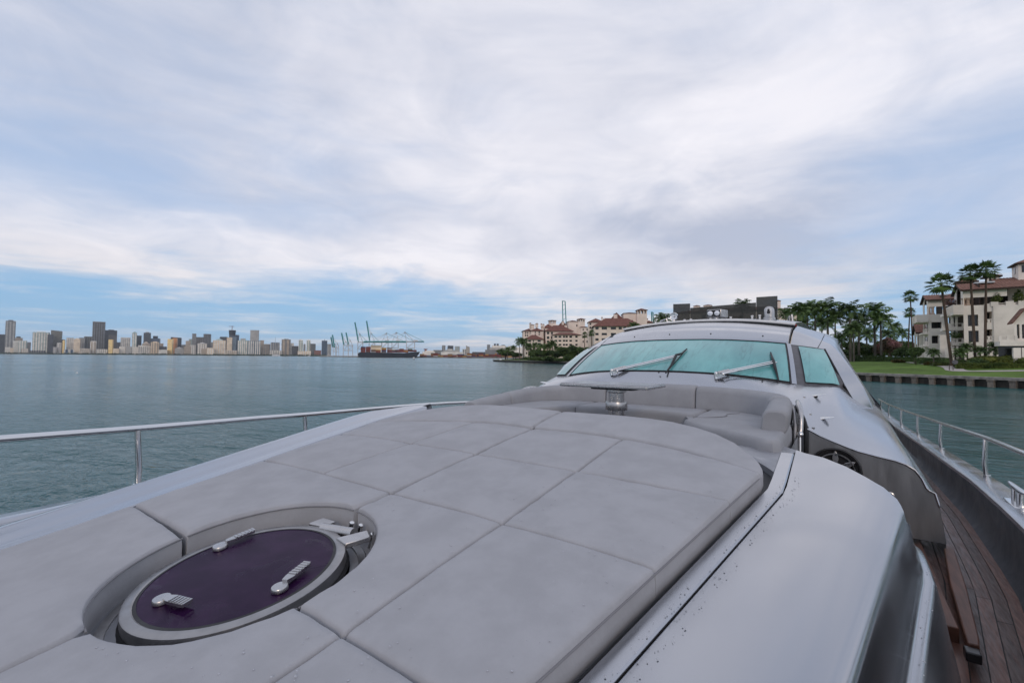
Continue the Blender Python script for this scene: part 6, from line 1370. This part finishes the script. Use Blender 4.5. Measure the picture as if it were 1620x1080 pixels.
lumps('shore_trees', 'low dark line of trees along the far city shore', [(-60, 3260), (250, 3060), (430, 2860), (515, 2600)], 2.4, 1)
TM = {}
def tmat(key):
    cols = dict(dark=(.060, .066, .075), brown=(.105, .092, .078), grey=(.20, .205, .21), lgrey=(.44, .425, .40), white=(.82, .77, .69), cream=(.84, .68, .50), tan=(.44, .36, .28), teal=(.36, .46, .44), blue=(.06, .10, .16), glassblue=(.10, .16, .22), black=(.025, .028, .034), olive=(.14, .13, .10), red=(.26, .10, .08))
    if key not in TM:
        if key == 'gold': TM[key] = mat('sunlit_gold_glass', (.95, .62, .26), 0.30, 1.0, var=.2, vscale=.05)  # gold of the mirrored sun tinted into the base colour
        elif key == 'orange': TM[key] = mat('sunlit_copper_glass', (.60, .26, .09), 0.35, 1.0, var=.2, vscale=.05)  # copper glow of the sun likewise put into the base colour
        else: TM[key] = mat('tower_' + key, cols[key], 0.55 if key not in ('blue', 'glassblue', 'black') else .3, var=.16, vscale=.03, stretch=(1, 1, 3), vdetail=6)
    return TM[key]
def half_rot(px):
    "turn that lets an upright glass face mirror the sun to the camera"
    r_ = ray(px, 565); v = Vector((-r_.x, -r_.y)).normalized(); s_ = Vector((sun_dir.x, sun_dir.y)).normalized(); h = (v + s_).normalized()
    return math.atan2(v.x * h.y - v.y * h.x, v.dot(h))
def tower(x0, x1, yt, col, strips=None, n=0, label='', d=3500, roof=None, yb=None, cyl=False, rot=None, cat='tower', mast=None, group='towers of the far skyline'):
    xc = (x0 + x1) / 2; F_ = Frame(xc, d, 0.0); u0, zt = F_.uz(x0, yt); u1, _ = F_.uz(x1, yt); w = u1 - u0; dep = w * .8; rot = random.uniform(-.12, .12) if rot is None else rot
    t_ = thing('tower' if cat == 'tower' else 'city_block', label, cat, tuple(F_.O), F_.rz + rot, group)
    z0 = 1.5; mb = MB()
    if cyl: mb.lathe([(w / 2, z0), (w / 2, zt), (w * .42, zt + 1), (.01, zt + 1.5)], (0, w / 2, 0), 16)
    else: mb.box((0, dep / 2, (z0 + zt) / 2), (w, dep, zt - z0))
    mb.build('wall', tmat(col), t_, smooth=cyl)
    if strips:
        for i in range(n):
            u = -w / 2 + w * (i + .5) / n; MB().box((u, -w * .012 if not cyl else w * .12 * abs(2 * (i + .5) / n - 1) ** 2, (z0 + zt) / 2 - zt * .01), (w / n * .48, w * .05, (zt - z0) * .96)).build('balcony_stack', tmat(strips), t_, smooth=False)
    # floor slabs proud of the face
    fl_ = MB(); step = max(7.0, (zt - z0) / 24); z = z0 + step
    while z < zt - 2: fl_.box((0, dep / 2, z), (w * 1.025, dep * 1.03, step * .16)) if not cyl else fl_.lathe([(w * .51, z - .6), (w * .51, z + .6)], (0, w / 2, 0), 16); z += step
    fl_.build('floor_edges', tmat(strips or ('grey' if col in ('dark', 'black', 'brown', 'blue') else 'lgrey')), t_, smooth=False)
    if roof:
        kind, cc, hh = roof; hz = hh * d / FPX
        if kind == 'box': MB().box((0, dep / 2, zt + hz / 2), (w * .5, dep * .5, hz)).build('penthouse', tmat(cc), t_, smooth=False)
        elif kind == 'cone': MB().lathe([(w * .36, zt), (w * .2, zt + hz * .6), (.01, zt + hz)], (0, dep / 2, 0), 8).build('roof', tmat(cc), t_, smooth=False)
        elif kind == 'slope': MB().slab([(-w / 2, 0, zt), (w / 2, 0, zt), (w / 2, 0, zt + hz * .2), (-w / 2, 0, zt + hz)], (0, dep, 0)).build('roof', tmat(cc), t_, smooth=False)
        elif kind == 'cap': MB().box((0, dep / 2, zt + hz / 2), (w * 1.05, dep * 1.05, hz)).build('roof', tmat(cc), t_, smooth=False)
    if mast: MB().tube([(0, dep / 2, zt), (0, dep / 2, zt + mast * d / FPX)], [1.2, .4], 5).build('mast', tmat('dark'), t_)
    return t_
random.seed(9)
TW = [
 (-6, 6.5, 528.5, 'dark', None, 0, 'dark slab tower cut off by the left frame edge', 3560, None),
 (6.5, 22.5, 507, 'grey', 'lgrey', 3, 'tallest slim grey tower at the far left of the skyline', 3520, ('box', 'grey', 1.5)),
 (21, 34, 534, 'tan', None, 0, 'tan block with a small rooftop mast right of the slim grey tower', 3650, ('box', 'dark', 2)),
 (20.5, 28.5, 539, 'white', None, 0, 'plain white block at the foot of the slim grey tower', 3480, None),
 (28.5, 41, 538.5, 'teal', 'white', 3, 'pale green balconied block left of the wide teal-white one', 3460, None),
 (41, 48, 541, 'grey', None, 0, 'narrow grey block left of the wide teal-white one', 3600, None),
 (8, 16, 549, 'white', None, 0, 'small low white block on the shore at the far left', 3400, None),
 (50, 76, 525, 'teal', 'white', 6, 'widest white and teal striped apartment tower on the left', 3500, ('box', 'white', 1)),
 (45, 72, 554, 'lgrey', 'dark', 7, 'long low podium before the wide teal-white tower', 3420, None),
 (74, 83, 529, 'dark', None, 0, 'dark narrow tower against the right side of the teal-white one', 3520, None),
 (79, 96, 523.5, 'olive', None, 0, 'dark olive tower with a slanting top', 3600, ('slope', 'olive', 1.5)),
 (89, 97, 542.5, 'white', 'lgrey', 3, 'short white cylinder tower before the olive one', 3430, None),
 (95, 102, 537, 'black', None, 0, 'black block with a gold corner right of the white cylinder', 3480, None),
 (104, 116, 534, 'lgrey', 'white', 4, 'white and grey striped tower above the blue low building', 3520, None),
 (101, 117, 552.5, 'white', 'blue', 2, 'low white building with a blue panel on the shore', 3400, None),
 (115.5, 126, 536, 'cream', None, 0, 'cream tower with a rounded top', 3480, ('box', 'cream', 1.2)),
 (124, 133.5, 534, 'grey', 'lgrey', 3, 'grey tower between the cream one and the green-grey one', 3560, None),
 (132, 146, 532, 'olive', 'grey', 4, 'green-grey tower left of the tallest brown one', 3600, None),
 (142, 152, 539.5, 'white', 'tan', 2, 'white cylinder tower before the tallest brown one', 3440, None),
 (146, 165, 509, 'brown', 'grey', 5, 'tallest brown-grey tower of the left skyline', 3560, ('cap', 'lgrey', .7)),
 (165, 184, 522, 'black', None, 0, 'near-black tower touching the tallest brown one', 3620, ('box', 'black', 1)),
 (171, 184, 529.5, 'brown', None, 0, 'dark brown tower before the near-black one', 3540, None),
 (184, 190, 541, 'grey', None, 0, 'thin grey block right of the brown tower', 3600, None),
 (190.5, 205.5, 533.5, 'white', 'lgrey', 5, 'white balconied tower with two low wings', 3520, None),
 (188, 198, 548, 'white', None, 0, 'left low white wing on the shore', 3420, None),
 (198.5, 208, 548, 'lgrey', None, 0, 'right low pale wing on the shore', 3420, None),
 (208, 215.5, 526, 'teal', 'white', 2, 'slim pale green tower with a rounded top', 3540, ('cone', 'teal', 2)),
 (215.5, 223, 530.5, 'dark', None, 0, 'dark slim tower right of the pale green one', 3600, None),
 (226, 237.5, 526, 'dark', None, 0, 'dark brown tower with a pale crown box', 3600, ('box', 'lgrey', 1.3)),
 (237, 252, 535, 'blue', None, 0, 'dark blue tower with a black stepped top', 3640, ('box', 'black', 4)),
 (224, 236, 543, 'tan', None, 0, 'beige block with a pyramid roof', 3500, ('cone', 'tan', 3.5)),
 (218, 238.5, 547.5, 'white', 'lgrey', 6, 'long white stepped block on the shore', 3420, ('slope', 'white', 1.5)),
 (209, 218, 548.5, 'white', None, 0, 'small white block left of the stepped one', 3430, None),
 (238.5, 251, 541, 'cream', 'tan', 3, 'cream front tower below the dark blue one', 3430, ('box', 'cream', 1)),
 (252, 263, 548, 'dark', None, 0, 'low dark block left of the golden tower', 3480, None),
 (270, 286.5, 534, 'black', None, 0, 'black tower right of the golden one', 3560, ('slope', 'black', 1)),
 (277, 290, 550.5, 'lgrey', None, 0, 'pale domed hall on the shore', 3380, ('cone', 'lgrey', 2)),
 (293, 300.5, 539, 'tan', None, 0, 'tan tower with a gold-lit top', 3480, None),
 (298, 303, 536, 'teal', None, 0, 'narrow pale glass tower', 3560, None),
 (303, 309.5, 527.5, 'grey', None, 0, 'slim dark grey tower, left one of three', 3560, None),
 (309.5, 321, 533, 'brown', 'grey', 4, 'lower ribbed tower between two dark grey ones', 3580, None),
 (321, 333, 528, 'dark', 'grey', 5, 'dark tower with pale vertical stripes', 3540, None),
 (291, 302, 548, 'tan', None, 0, 'low tan block on the shore', 3380, None), (300, 309, 545.5, 'white', 'lgrey', 3, 'low white balconied block on the shore', 3400, None),
 (312, 327, 543, 'lgrey', 'white', 4, 'grey-white block with an arched roof', 3420, ('cone', 'lgrey', 2)), (318, 328, 551.5, 'tan', None, 0, 'low tan block below the arched one', 3350, None),
 (333, 338, 541, 'grey', None, 0, 'thin grey block left of the cream tower', 3500, None),
 (337.5, 356.5, 538, 'cream', 'white', 5, 'broad cream tower with a small green roof', 3420, ('cone', 'teal', 3)),
 (347, 359, 532.5, 'dark', None, 0, 'dark teal tower behind the broad cream one', 3600, None),
 (358, 366.5, 533.5, 'cream', None, 0, 'cream slab against the blue glass tower', 3440, None),
 (366, 372.5, 532.5, 'glassblue', None, 0, 'blue glass tower right of the cream slab', 3460, None),
 (370, 377.5, 529.5, 'blue', None, 0, 'dark blue tower behind the blue glass one', 3580, None),
 (375.5, 391, 538, 'teal', 'white', 5, 'pale green-white balconied tower right of the blue ones', 3400, ('box', 'lgrey', 3)),
 (395, 408, 522.5, 'lgrey', None, 0, 'tall plain grey-beige tower standing alone above its neighbours', 3480, ('cap', 'grey', .5)),
 (392, 402, 538.5, 'glassblue', 'white', 3, 'left one of two blue and white striped towers', 3320, None),
 (402.5, 412, 538.5, 'glassblue', 'white', 3, 'right one of two blue and white striped towers', 3320, None),
 (411, 417, 538, 'tan', None, 0, 'narrow tan tower right of the striped pair', 3420, None), (417, 427, 544, 'tan', 'grey', 3, 'squat tan tower on the shore', 3300, None),
 (428, 442, 541.5, 'blue', 'lgrey', 5, 'dark blue tower with white fins and a thin mast', 3300, None),
 (445, 458.5, 536.5, 'grey', 'tan', 2, 'grey tower with a red band near its top', 3200, ('box', 'grey', .8)),
 (459, 464.5, 542.5, 'white', None, 0, 'thin pale tower right of the red-banded one', 3240, None), (461, 471.5, 547, 'dark', None, 0, 'low dark grey block below the thin pale tower', 3140, None),
 (472, 479, 537.5, 'white', 'teal', 2, 'left one of two slim white towers', 3100, ('box', 'white', .8)), (480, 483, 544, 'lgrey', None, 0, 'small grey block between the slim white towers', 3140, None), (484.5, 490.5, 538, 'white', 'teal', 2, 'right one of two slim white towers', 3080, ('box', 'white', .8)),
 (490.5, 499, 543.5, 'dark', 'grey', 3, 'dark grey ribbed block right of the slim white towers', 3050, None), (497, 508, 554, 'red', None, 0, 'low red-roofed hall at the right end of the city shore', 2900, None),
 (508.5, 517, 538.5, 'blue', None, 0, 'dark blue glass tower beside the port cranes', 2800, None), (517.5, 523.5, 544, 'grey', 'lgrey', 2, 'grey striped block between the blue tower and the cranes', 2780, None),
 (16, 21, 550, 'cream', None, 0, 'low cream block right of the small white one at the far left', 3380, None), (34, 44, 551, 'tan', 'white', 3, 'low tan block below the pale green one', 3380, None), (83, 90, 549, 'lgrey', None, 0, 'low pale block left of the white cylinder', 3400, None), (126, 142, 551, 'white', 'tan', 5, 'low white row below the grey and green-grey towers', 3380, None), (153, 170, 552, 'lgrey', 'white', 5, 'low pale row left of the narrow golden tower', 3380, None), (178, 188, 551, 'cream', None, 0, 'low cream block right of the narrow golden tower', 3380, None),
 (251, 264, 553, 'white', None, 0, 'low white hall left of the golden tower', 3360, None), (327, 338, 550, 'cream', 'white', 3, 'low cream block left of the broad cream tower', 3340, None), (356, 375, 554, 'white', 'tan', 6, 'long low white terrace below the blue glass tower', 3320, None), (427, 446, 554, 'white', 'lgrey', 5, 'long low white hall below the finned blue tower', 3150, None), (471, 492, 555, 'cream', 'white', 6, 'long low cream terrace below the slim white towers', 2980, None),
 (252, 258, 543, 'tan', None, 0, 'small tan block at the right of the cream front tower', 3520, None), (286, 293, 545, 'grey', None, 0, 'grey block in the gap right of the black tower', 3560, None), (383, 396, 545, 'lgrey', None, 0, 'pale block filling the gap below the lone tall tower', 3560, None),
]
for (x0, x1, yt, col, st, n_, lb, d, rf_) in TW:
    tower(x0, x1, yt, col, st, n_, lb, d, rf_, cyl=('cylinder' in lb), cat='tower' if (x1 - x0) < 1.2 * (566 - yt) else 'building', mast=(9 if 'mast' in lb and 'blue' in lb else 3 if 'mast' in lb or 'blue glass tower beside' in lb else None))
for (x0, x1, yt, col, lb, d) in ((170.5, 177.5, 537, 'gold', 'narrow golden tower mirroring the sun below the brown one', 3380), (264, 272, 536, 'gold', 'golden tower mirroring the sun left of the black one', 3420), (272, 279, 534.5, 'orange', 'copper-lit glass face against the black tower', 3500), (98, 101.5, 538, 'gold', 'small gold-lit corner block beside the black block', 3440)):
    tower(x0, x1, yt, col, None, 0, lb, d, None, rot=half_rot((x0 + x1) / 2))
# round tower under construction with a crane on top
tw = tower(362, 372, 530, 'dark', None, 0, 'dark rounded tower under construction with a crane on top', 3520, None, cyl=True)
k_ = 3520 / FPX; zt_ = Frame(367, 3520).uz(367, 530)[1]
MB().lathe([(k_ * 4.4, zt_), (k_ * 5.0, zt_ + k_ * 8), (.01, zt_ + k_ * 8.2)], (0, k_ * 5, 0), 16).build('crown', tmat('black'), tw); MB().tube([(-k_ * .5, k_ * 5, zt_ + k_ * 8), (-k_ * .5, k_ * 5, zt_ + k_ * 15)], 2.0, 4).tube([(-k_ * 5, k_ * 5, zt_ + k_ * 14), (k_ * 2.5, k_ * 5, zt_ + k_ * 14)], 1.5, 4).build('crane', tmat('red'), tw)
# ------------------------------------------------------------------ port: cranes, container ship, containers, cruise ships
M['crane_teal'] = mat('teal_crane_steel', (0.06, 0.27, 0.27), 0.5, var=.15, vscale=.1); M['crane_white'] = mat('white_crane_steel', (0.60, 0.60, 0.60), 0.5, var=.1, vscale=.1)
def crane(xl, xr, yb, d, label, apex, up=None, boom=None, house=None, back=None, lw=1.1):
    F_ = Frame((xl + xr) / 2, d); t_ = thing('gantry_crane', label, 'crane', tuple(F_.O), F_.rz, 'ship-to-shore gantry cranes at the port'); k = d / FPX
    q_ = lambda px, py, v=0: Vector((F_.uz(px, py)[0], v, F_.uz(px, py)[1])); V = 22
    for px in (xl, xr):
        for v in (0, V): MB().tube([q_(px, 565, v), q_(px, yb, v)], lw * .5 * k, 4).build('leg', M['crane_white'], t_, smooth=False)
    zz = lerp(yb, 565, .42); lg = MB()
    for v in (0, V): lg.tube([q_(xl, zz, v), q_(xr, zz, v)], .5 * k, 4).tube([q_(xl, yb, v), q_(xr, yb, v)], .55 * k, 4).tube([q_(xl, zz, v), q_(xr, yb, v)], .34 * k, 4)
    lg.build('portal_beam', M['crane_white'], t_, smooth=False)
    MB().tube([q_(apex[0], apex[1], 6), q_(xr if up is None else xl, yb, 0)], .45 * k, 4).tube([q_(apex[0], apex[1], 6), q_(xl if up is None else xr, yb, V)], .45 * k, 4).box(tuple(q_(apex[0], apex[1], 6)), (2.2 * k, 8, .8 * k)).build('apex_frame', M['crane_white'], t_, smooth=False)
    if back: MB().tube([q_(back[0], yb, V / 2), q_(xr, yb, V / 2)], 1.0 * k, 4).tube([q_(back[0], yb, V / 2), q_(apex[0], apex[1], V / 2)], .26 * k, 4).build('back_boom', M['crane_teal'], t_, smooth=False)
    if up:
        b = MB(); a0, a1 = q_(*up[0], 2), q_(*up[1], 2); a2, a3 = q_(*up[0], 12), q_(*up[1], 12); b.tube([a0, a1], 1.0 * k, 4).tube([a2, a3], 1.0 * k, 4)
        for i in range(8): b.tube([a0.lerp(a1, i / 8), a2.lerp(a3, (i + 1) / 8)], .35 * k, 4)
        b.build('boom', M['crane_teal'], t_, smooth=False); MB().tube([q_(apex[0], apex[1], 6), a0.lerp(a1, .6)], .2 * k, 4).tube([q_(apex[0], apex[1], 6), a0.lerp(a1, .85)], .2 * k, 4).build('stay', M['crane_white'], t_, smooth=False)
    if boom:
        b = MB().tube([q_(boom[0], yb + .2, 4), q_(boom[1], yb + .8, 4)], 1.1 * k, 4).tube([q_(boom[0], yb + .2, 14), q_(boom[1], yb + .8, 14)], 1.1 * k, 4); n_ = 10
        for i in range(n_): b.tube([q_(lerp(*boom, i / n_), yb + .3, 4), q_(lerp(*boom, (i + 1) / n_), yb + .3, 14)], .35 * k, 4)
        b.build('boom', M['crane_teal'], t_, smooth=False); s_ = MB()
        for f in (.35, .7, 1.0): s_.tube([q_(apex[0], apex[1], 6), q_(lerp(boom[0], boom[1], f), yb, 8)], .24 * k, 4)
        s_.build('stay', M['crane_white'], t_, smooth=False)
    if house: MB().box(tuple(q_(house, yb - 1.2, 10)), (6 * k, 14, 2.4 * k)).build('machinery_house', M['crane_white'], t_, smooth=False)
    return t_
crane(566, 574, 541, 1360, 'left of the two nearest cranes with teal booms raised', (569, 527.5), up=((567, 541), (561.5, 509.5)), back=(582, 0))
crane(584, 593, 540, 1340, 'right of the two nearest cranes with teal booms raised, the tallest', (587, 526.5), up=((585, 540), (580, 507.5)), back=(600, 0))
crane(604, 614, 540, 1320, 'left of three cranes with booms lowered over the ship', (611.5, 526.5), boom=(576, 604), house=612, back=(640, 0))
crane(620, 630, 540, 1310, 'middle of three cranes with booms lowered over the ship', (627.5, 525.5), boom=(590, 620), house=629, back=(656, 0))
crane(643, 656, 540, 1290, 'rightmost crane with its boom lowered and a white machinery house', (640.5, 525), boom=(606, 643), house=658, back=(671, 0))
crane(543, 551, 546, 1420, 'left of two shorter cranes with dark teal booms raised', (547, 540), up=((544, 546), (540.5, 526.5)))
crane(551, 558, 546, 1400, 'right of two shorter cranes with dark teal booms raised', (554, 538), up=((551.5, 546), (547.5, 526)))
crane(527, 532, 549, 1480, 'leftmost small far crane with a raised boom', (530, 544), up=((526.5, 549), (523.5, 533)), lw=.8)
crane(531, 536, 549, 1470, 'second small far crane from the left', (534, 543), up=((529, 549), (526, 529.5)), lw=.8)
for (x0, x1, yt, yb_, lb, d) in ((889.5, 896.5, 476, 512, 'tall raised teal crane boom rising behind the far apartment block', 700), (1030.5, 1034.5, 493.5, 515, 'teal crane tip showing right of the arched tower', 620)):
    F_ = Frame((x0 + x1) / 2, d); t_ = thing('gantry_crane', lb, 'crane', tuple(F_.O), F_.rz, None); k = d / FPX; q_ = lambda px, py, v=0: Vector((F_.uz(px, py)[0], v, F_.uz(px, py)[1])); b = MB(); w = x1 - x0
    A0, A1 = q_(x0 + w * .35, 566), q_(x0 + .3, yt); B0, B1 = q_(x1 + w * .25, 566, 6), q_(x1 - w * .35, yt, 6); th_ = .75 if w > 5 else .9
    b.tube([A0, A1], th_ * k, 4).tube([B0, B1], th_ * k, 4)
    for i in range(0, 12): b.tube([A0.lerp(A1, i / 12), B0.lerp(B1, min(1, (i + .5) / 12))], .28 * k, 4)
    b.tube([A1, B1], .6 * k, 4).build('boom', M['crane_teal'], t_, smooth=False)
    MB().tube([q_(x0 - 3, 566, 8), q_(x0, 545, 8)], .7 * k, 4).tube([q_(x1 + 6, 566, 8), q_(x1 + 3, 545, 8)], .7 * k, 4).build('leg', M['crane_white'], t_, smooth=False)
# container ship
M['ship_hull'] = mat('dark_ship_hull', (0.020, 0.028, 0.042), 0.5, var=.2, vscale=.05); M['boot_red'] = mat('red_boot_topping', (0.22, 0.03, 0.03), 0.6)
FS = Frame(615, 1215, .04); ship = thing('container_ship', 'long dark-hulled container ship moored under the cranes', 'ship', tuple(FS.O), FS.rz); su = lambda px, py: FS.uz(px, py)
pr = [(567, 566.4), (566, 559), (569, 557), (640, 558.2), (650, 557), (664.5, 556.3), (662, 561), (657, 566.6)]
MB().slab([(su(*p)[0], 0, su(*p)[1]) for p in pr], (0, 24, 0)).build('hull', M['ship_hull'], ship, smooth=False)
MB().slab([(su(*p)[0], -.15, su(*p)[1]) for p in ((568, 565.9), (568, 566.8), (657, 567), (657.3, 566.2))], (0, .1, 0)).build('boot_topping', M['boot_red'], ship, smooth=False)
a, b = su(587, 547), su(603, 558); MB().box(((a[0] + b[0]) / 2, 10, (a[1] + b[1]) / 2), (b[0] - a[0], 16, a[1] - b[1])).box(((a[0] + b[0]) / 2, 9, a[1] + .8), ((b[0] - a[0]) * 1.05, 20, 2.0)).build('bridge', tmat('cream'), ship, smooth=False)
CCOL = {'rust red': (.20, .045, .035), 'dark red': (.13, .03, .03), 'ochre yellow': (.42, .23, .05), 'brown': (.12, .06, .04), 'navy blue': (.03, .05, .12), 'pale grey': (.40, .40, .40), 'green': (.05, .13, .08)}
CMESH = {}
for nm_, c_ in CCOL.items():
    mb = MB().box((0, 0, 1.3), (12.0, 2.5, 2.55))
    CMESH[nm_] = mb.mesh('shipping_container', mat('container_' + nm_.replace(' ', '_'), c_, .6, var=.15, vscale=.3, objrand=.25), smooth=False)
random.seed(4)
def container(p, rz, col, label, group): o_ = link('shipping_container', CMESH[col], None, loc=p, rz=rz); return tag(o_, label, 'container', group)
for (xa, xb, ytop, ybot) in ((570.5, 586.5, 548.3, 557.6), (587, 602, 552.5, 557.6), (603, 620.5, 549.3, 557.6), (620.5, 632, 552.2, 557.6), (632, 645.5, 550.6, 557.6), (645.5, 659, 551.6, 556.4)):
    u0_, zt_ = su(xa, ytop); u1_, zb_ = su(xb, ybot); nu_ = max(1, round((u1_ - u0_) / 12.1)); nz_ = max(1, round((zt_ - zb_) / 2.6))
    for i in range(nu_):
        hi = nz_ - (1 if random.random() < .2 else 0)
        for j in range(hi):
            col_ = random.choices(list(CCOL), (6, 4, 2 if j < hi - 1 else 4, 3, 1, 1, .4))[0]; q_ = FS.w(u0_ + (i + .5) * (u1_ - u0_) / nu_, 2, zb_ + j * 2.6)
            container(tuple(q_), FS.rz, col_, col_ + ' container stacked on the dark-hulled container ship', 'containers stacked on the ship')
# containers and sheds on the quay
for i in range(46):
    px = lerp(666, 838, (i + random.random() * .6) / 46); d = lerp(1255, 1180, (px - 666) / 172) + random.uniform(0, 40); st = random.choice((2, 2, 3, 3, 4))
    for j in range(st):
        col_ = random.choices(list(CCOL), (6, 5, 2.5, 3, 2, 1, .6))[0]; p = at_depth(px, 565, d); container((p.x, p.y, 2.7 + j * 2.62), Frame(px, d).rz + .05, col_, col_ + ' container in the long low stacks on the quay', 'containers stacked on the quay')
def simple_ship(px0, px1, d, label, name, decks, hull_y, cols=('white', 'lgrey')):
    F_ = Frame((px0 + px1) / 2, d, .1); t_ = thing(name, label, 'ship', tuple(F_.O), F_.rz)
    for i, (a, b, yt, yb, c_, nm) in enumerate(decks):
        u0_, z1 = F_.uz(a, yt); u1_, z0 = F_.uz(b, yb); MB().box(((u0_ + u1_) / 2, 10 + i * .5, (z0 + z1) / 2), (u1_ - u0_, 24 - i, z1 - z0)).build(nm, tmat(c_), t_, smooth=False)
    return t_
simple_ship(768, 830, 1700, 'grey and white cruise ship with dark twin funnels behind the quay', 'cruise_ship', [(768, 800, 553, 564, 'grey', 'hull'), (775, 802, 549.5, 556, 'lgrey', 'deck_house'), (779, 800, 546.5, 550, 'white', 'upper_deck'), (782, 784.5, 543.5, 547, 'dark', 'funnel'), (786.5, 789, 543.5, 547, 'dark', 'funnel'), (794, 799, 545.5, 549, 'dark', 'mast_house')], 564)
simple_ship(798, 842, 1600, 'white cruise ship half hidden by the island tip palms', 'cruise_ship', [(798, 842, 554, 564, 'white', 'hull'), (800, 835, 549, 555, 'white', 'deck_house'), (804, 812, 547, 550, 'white', 'upper_deck')], 564)
simple_ship(669, 690, 1700, 'white ship with a red winged funnel right of the container ship', 'cruise_ship', [(669, 688, 556, 564, 'white', 'hull'), (673, 686, 554.5, 557, 'white', 'deck_house'), (672.5, 675, 552, 556, 'red', 'funnel'), (671, 676.5, 551.6, 552.8, 'red', 'funnel_wing')], 564)
simple_ship(698, 732, 1900, 'low white ship behind the container stacks', 'cruise_ship', [(698, 733, 556.5, 564, 'white', 'hull'), (703, 727, 553.5, 557, 'lgrey', 'deck_house'), (708, 716, 552, 554, 'white', 'upper_deck')], 564)
for (x0, x1, yt, c_, st, n_, lb, d) in ((686, 700, 553.5, 'grey', None, 0, 'low grey block behind the container stacks', 2600), (699, 704.5, 546, 'lgrey', 'grey', 2, 'small pale tower above the quay, leftmost of four', 3200), (708.5, 717, 546.5, 'dark', None, 0, 'dark square tower above the quay', 3200), (719.5, 727, 547.5, 'teal', 'lgrey', 2, 'greenish tower above the quay', 3200), (731.5, 738.5, 552, 'white', 'grey', 2, 'white block above the quay', 3000), (737, 743, 549, 'lgrey', 'tan', 2, 'grey tower with a slanting top above the quay', 3000), (770.3, 775, 545, 'grey', None, 0, 'slim grey tower left of the cruise ship funnels', 3000), (748, 768, 556.5, 'dark', None, 0, 'long dark shed behind the quay containers', 2200)):
    tower(x0, x1, yt, c_, st, n_, lb, d, ('slope', 'lgrey', 2.5) if 'slanting' in lb else None, cat='tower' if x1 - x0 < 10 else 'building', group='buildings beyond the port')
# small craft and marks on the water
def boat(px, py, d, L, label, tower_=True):
    p = at_z(px, py, 0) if d is None else at_depth(px, 565, d); t_ = thing('small_boat', label, 'boat', (p.x, p.y, 0), YAW)
    MB().prism([(-L / 2, -L * .13), (L * .3, -L * .14), (L / 2, 0), (L * .3, L * .14), (-L / 2, L * .13)], -.2, L * .14).build('hull', M['white_paint'], t_, smooth=False); MB().box((-L * .05, 0, L * .21), (L * .4, L * .2, L * .14)).build('cabin', tmat('lgrey'), t_, smooth=False)
    if tower_: MB().tube([(-.05 * L, 0, L * .28), (-.05 * L, 0, L * .5)], L * .02, 5).build('mast', M['white_paint'], t_)
boat(520.5, 0, 1500, 22, 'white motor boat moored left of the cranes'); boat(437, 0, 2700, 46, 'white round-topped boat by the far shore', False); boat(489, 0, 2500, 14, 'tiny white boat right of the far marina', True)
p = at_z(654.5, 569.6, 0); mk = thing('channel_marker', 'white square channel marker on two piles before the ship', 'marker', (p.x, p.y, 0), YAW); k = (p - CAM).length / FPX
MB().tube([(-.9 * k, 0, -1), (-.9 * k, 0, 3.2 * k)], .22 * k, 6).build('pile', M['eave'], mk); MB().tube([(.9 * k, 0, -1), (.9 * k, 0, 3.2 * k)], .22 * k, 6).build('pile', M['eave'], mk); MB().box((0, -.25 * k, 3.6 * k), (2.6 * k, .2 * k, 2.2 * k)).build('board', M['white_paint'], mk)
p = at_z(122, 590.2, 0); tag(MB().lathe([(.12, -.1), (.14, .06), (.10, .17), (.04, .22), (.01, .23)], (p.x, p.y, 0), 12).build('mooring_buoy', M['white_paint']), 'small white buoy afloat below the tall brown tower', 'buoy')
p = at_depth(792, 569, 318); tag(MB().box((p.x, p.y, 1.9), (1.4, .4, 1.2), YAW).build('shore_sign', M['white_paint']), 'small white notice board on the island tip seawall', 'sign')

# ------------------------------------------------------------------ air over the bay

Mh = bpy.data.materials.new('sea_air'); Mh.use_nodes = True; th = Mh.node_tree; th.nodes.clear()
ho = th.nodes.new('ShaderNodeOutputMaterial'); hv = th.nodes.new('ShaderNodeVolumePrincipled'); th.links.new(hv.outputs[0], ho.inputs['Volume'])
hv.inputs['Color'].default_value = (0.80, 0.87, 0.97, 1); hv.inputs['Density'].default_value = 0.000035; hv.inputs['Anisotropy'].default_value = 0.0
hb_ = MB().box((0, 5000, 159), (24400, 14400, 320)).build('haze', Mh, smooth=False); tag(hb_, kind='stuff')
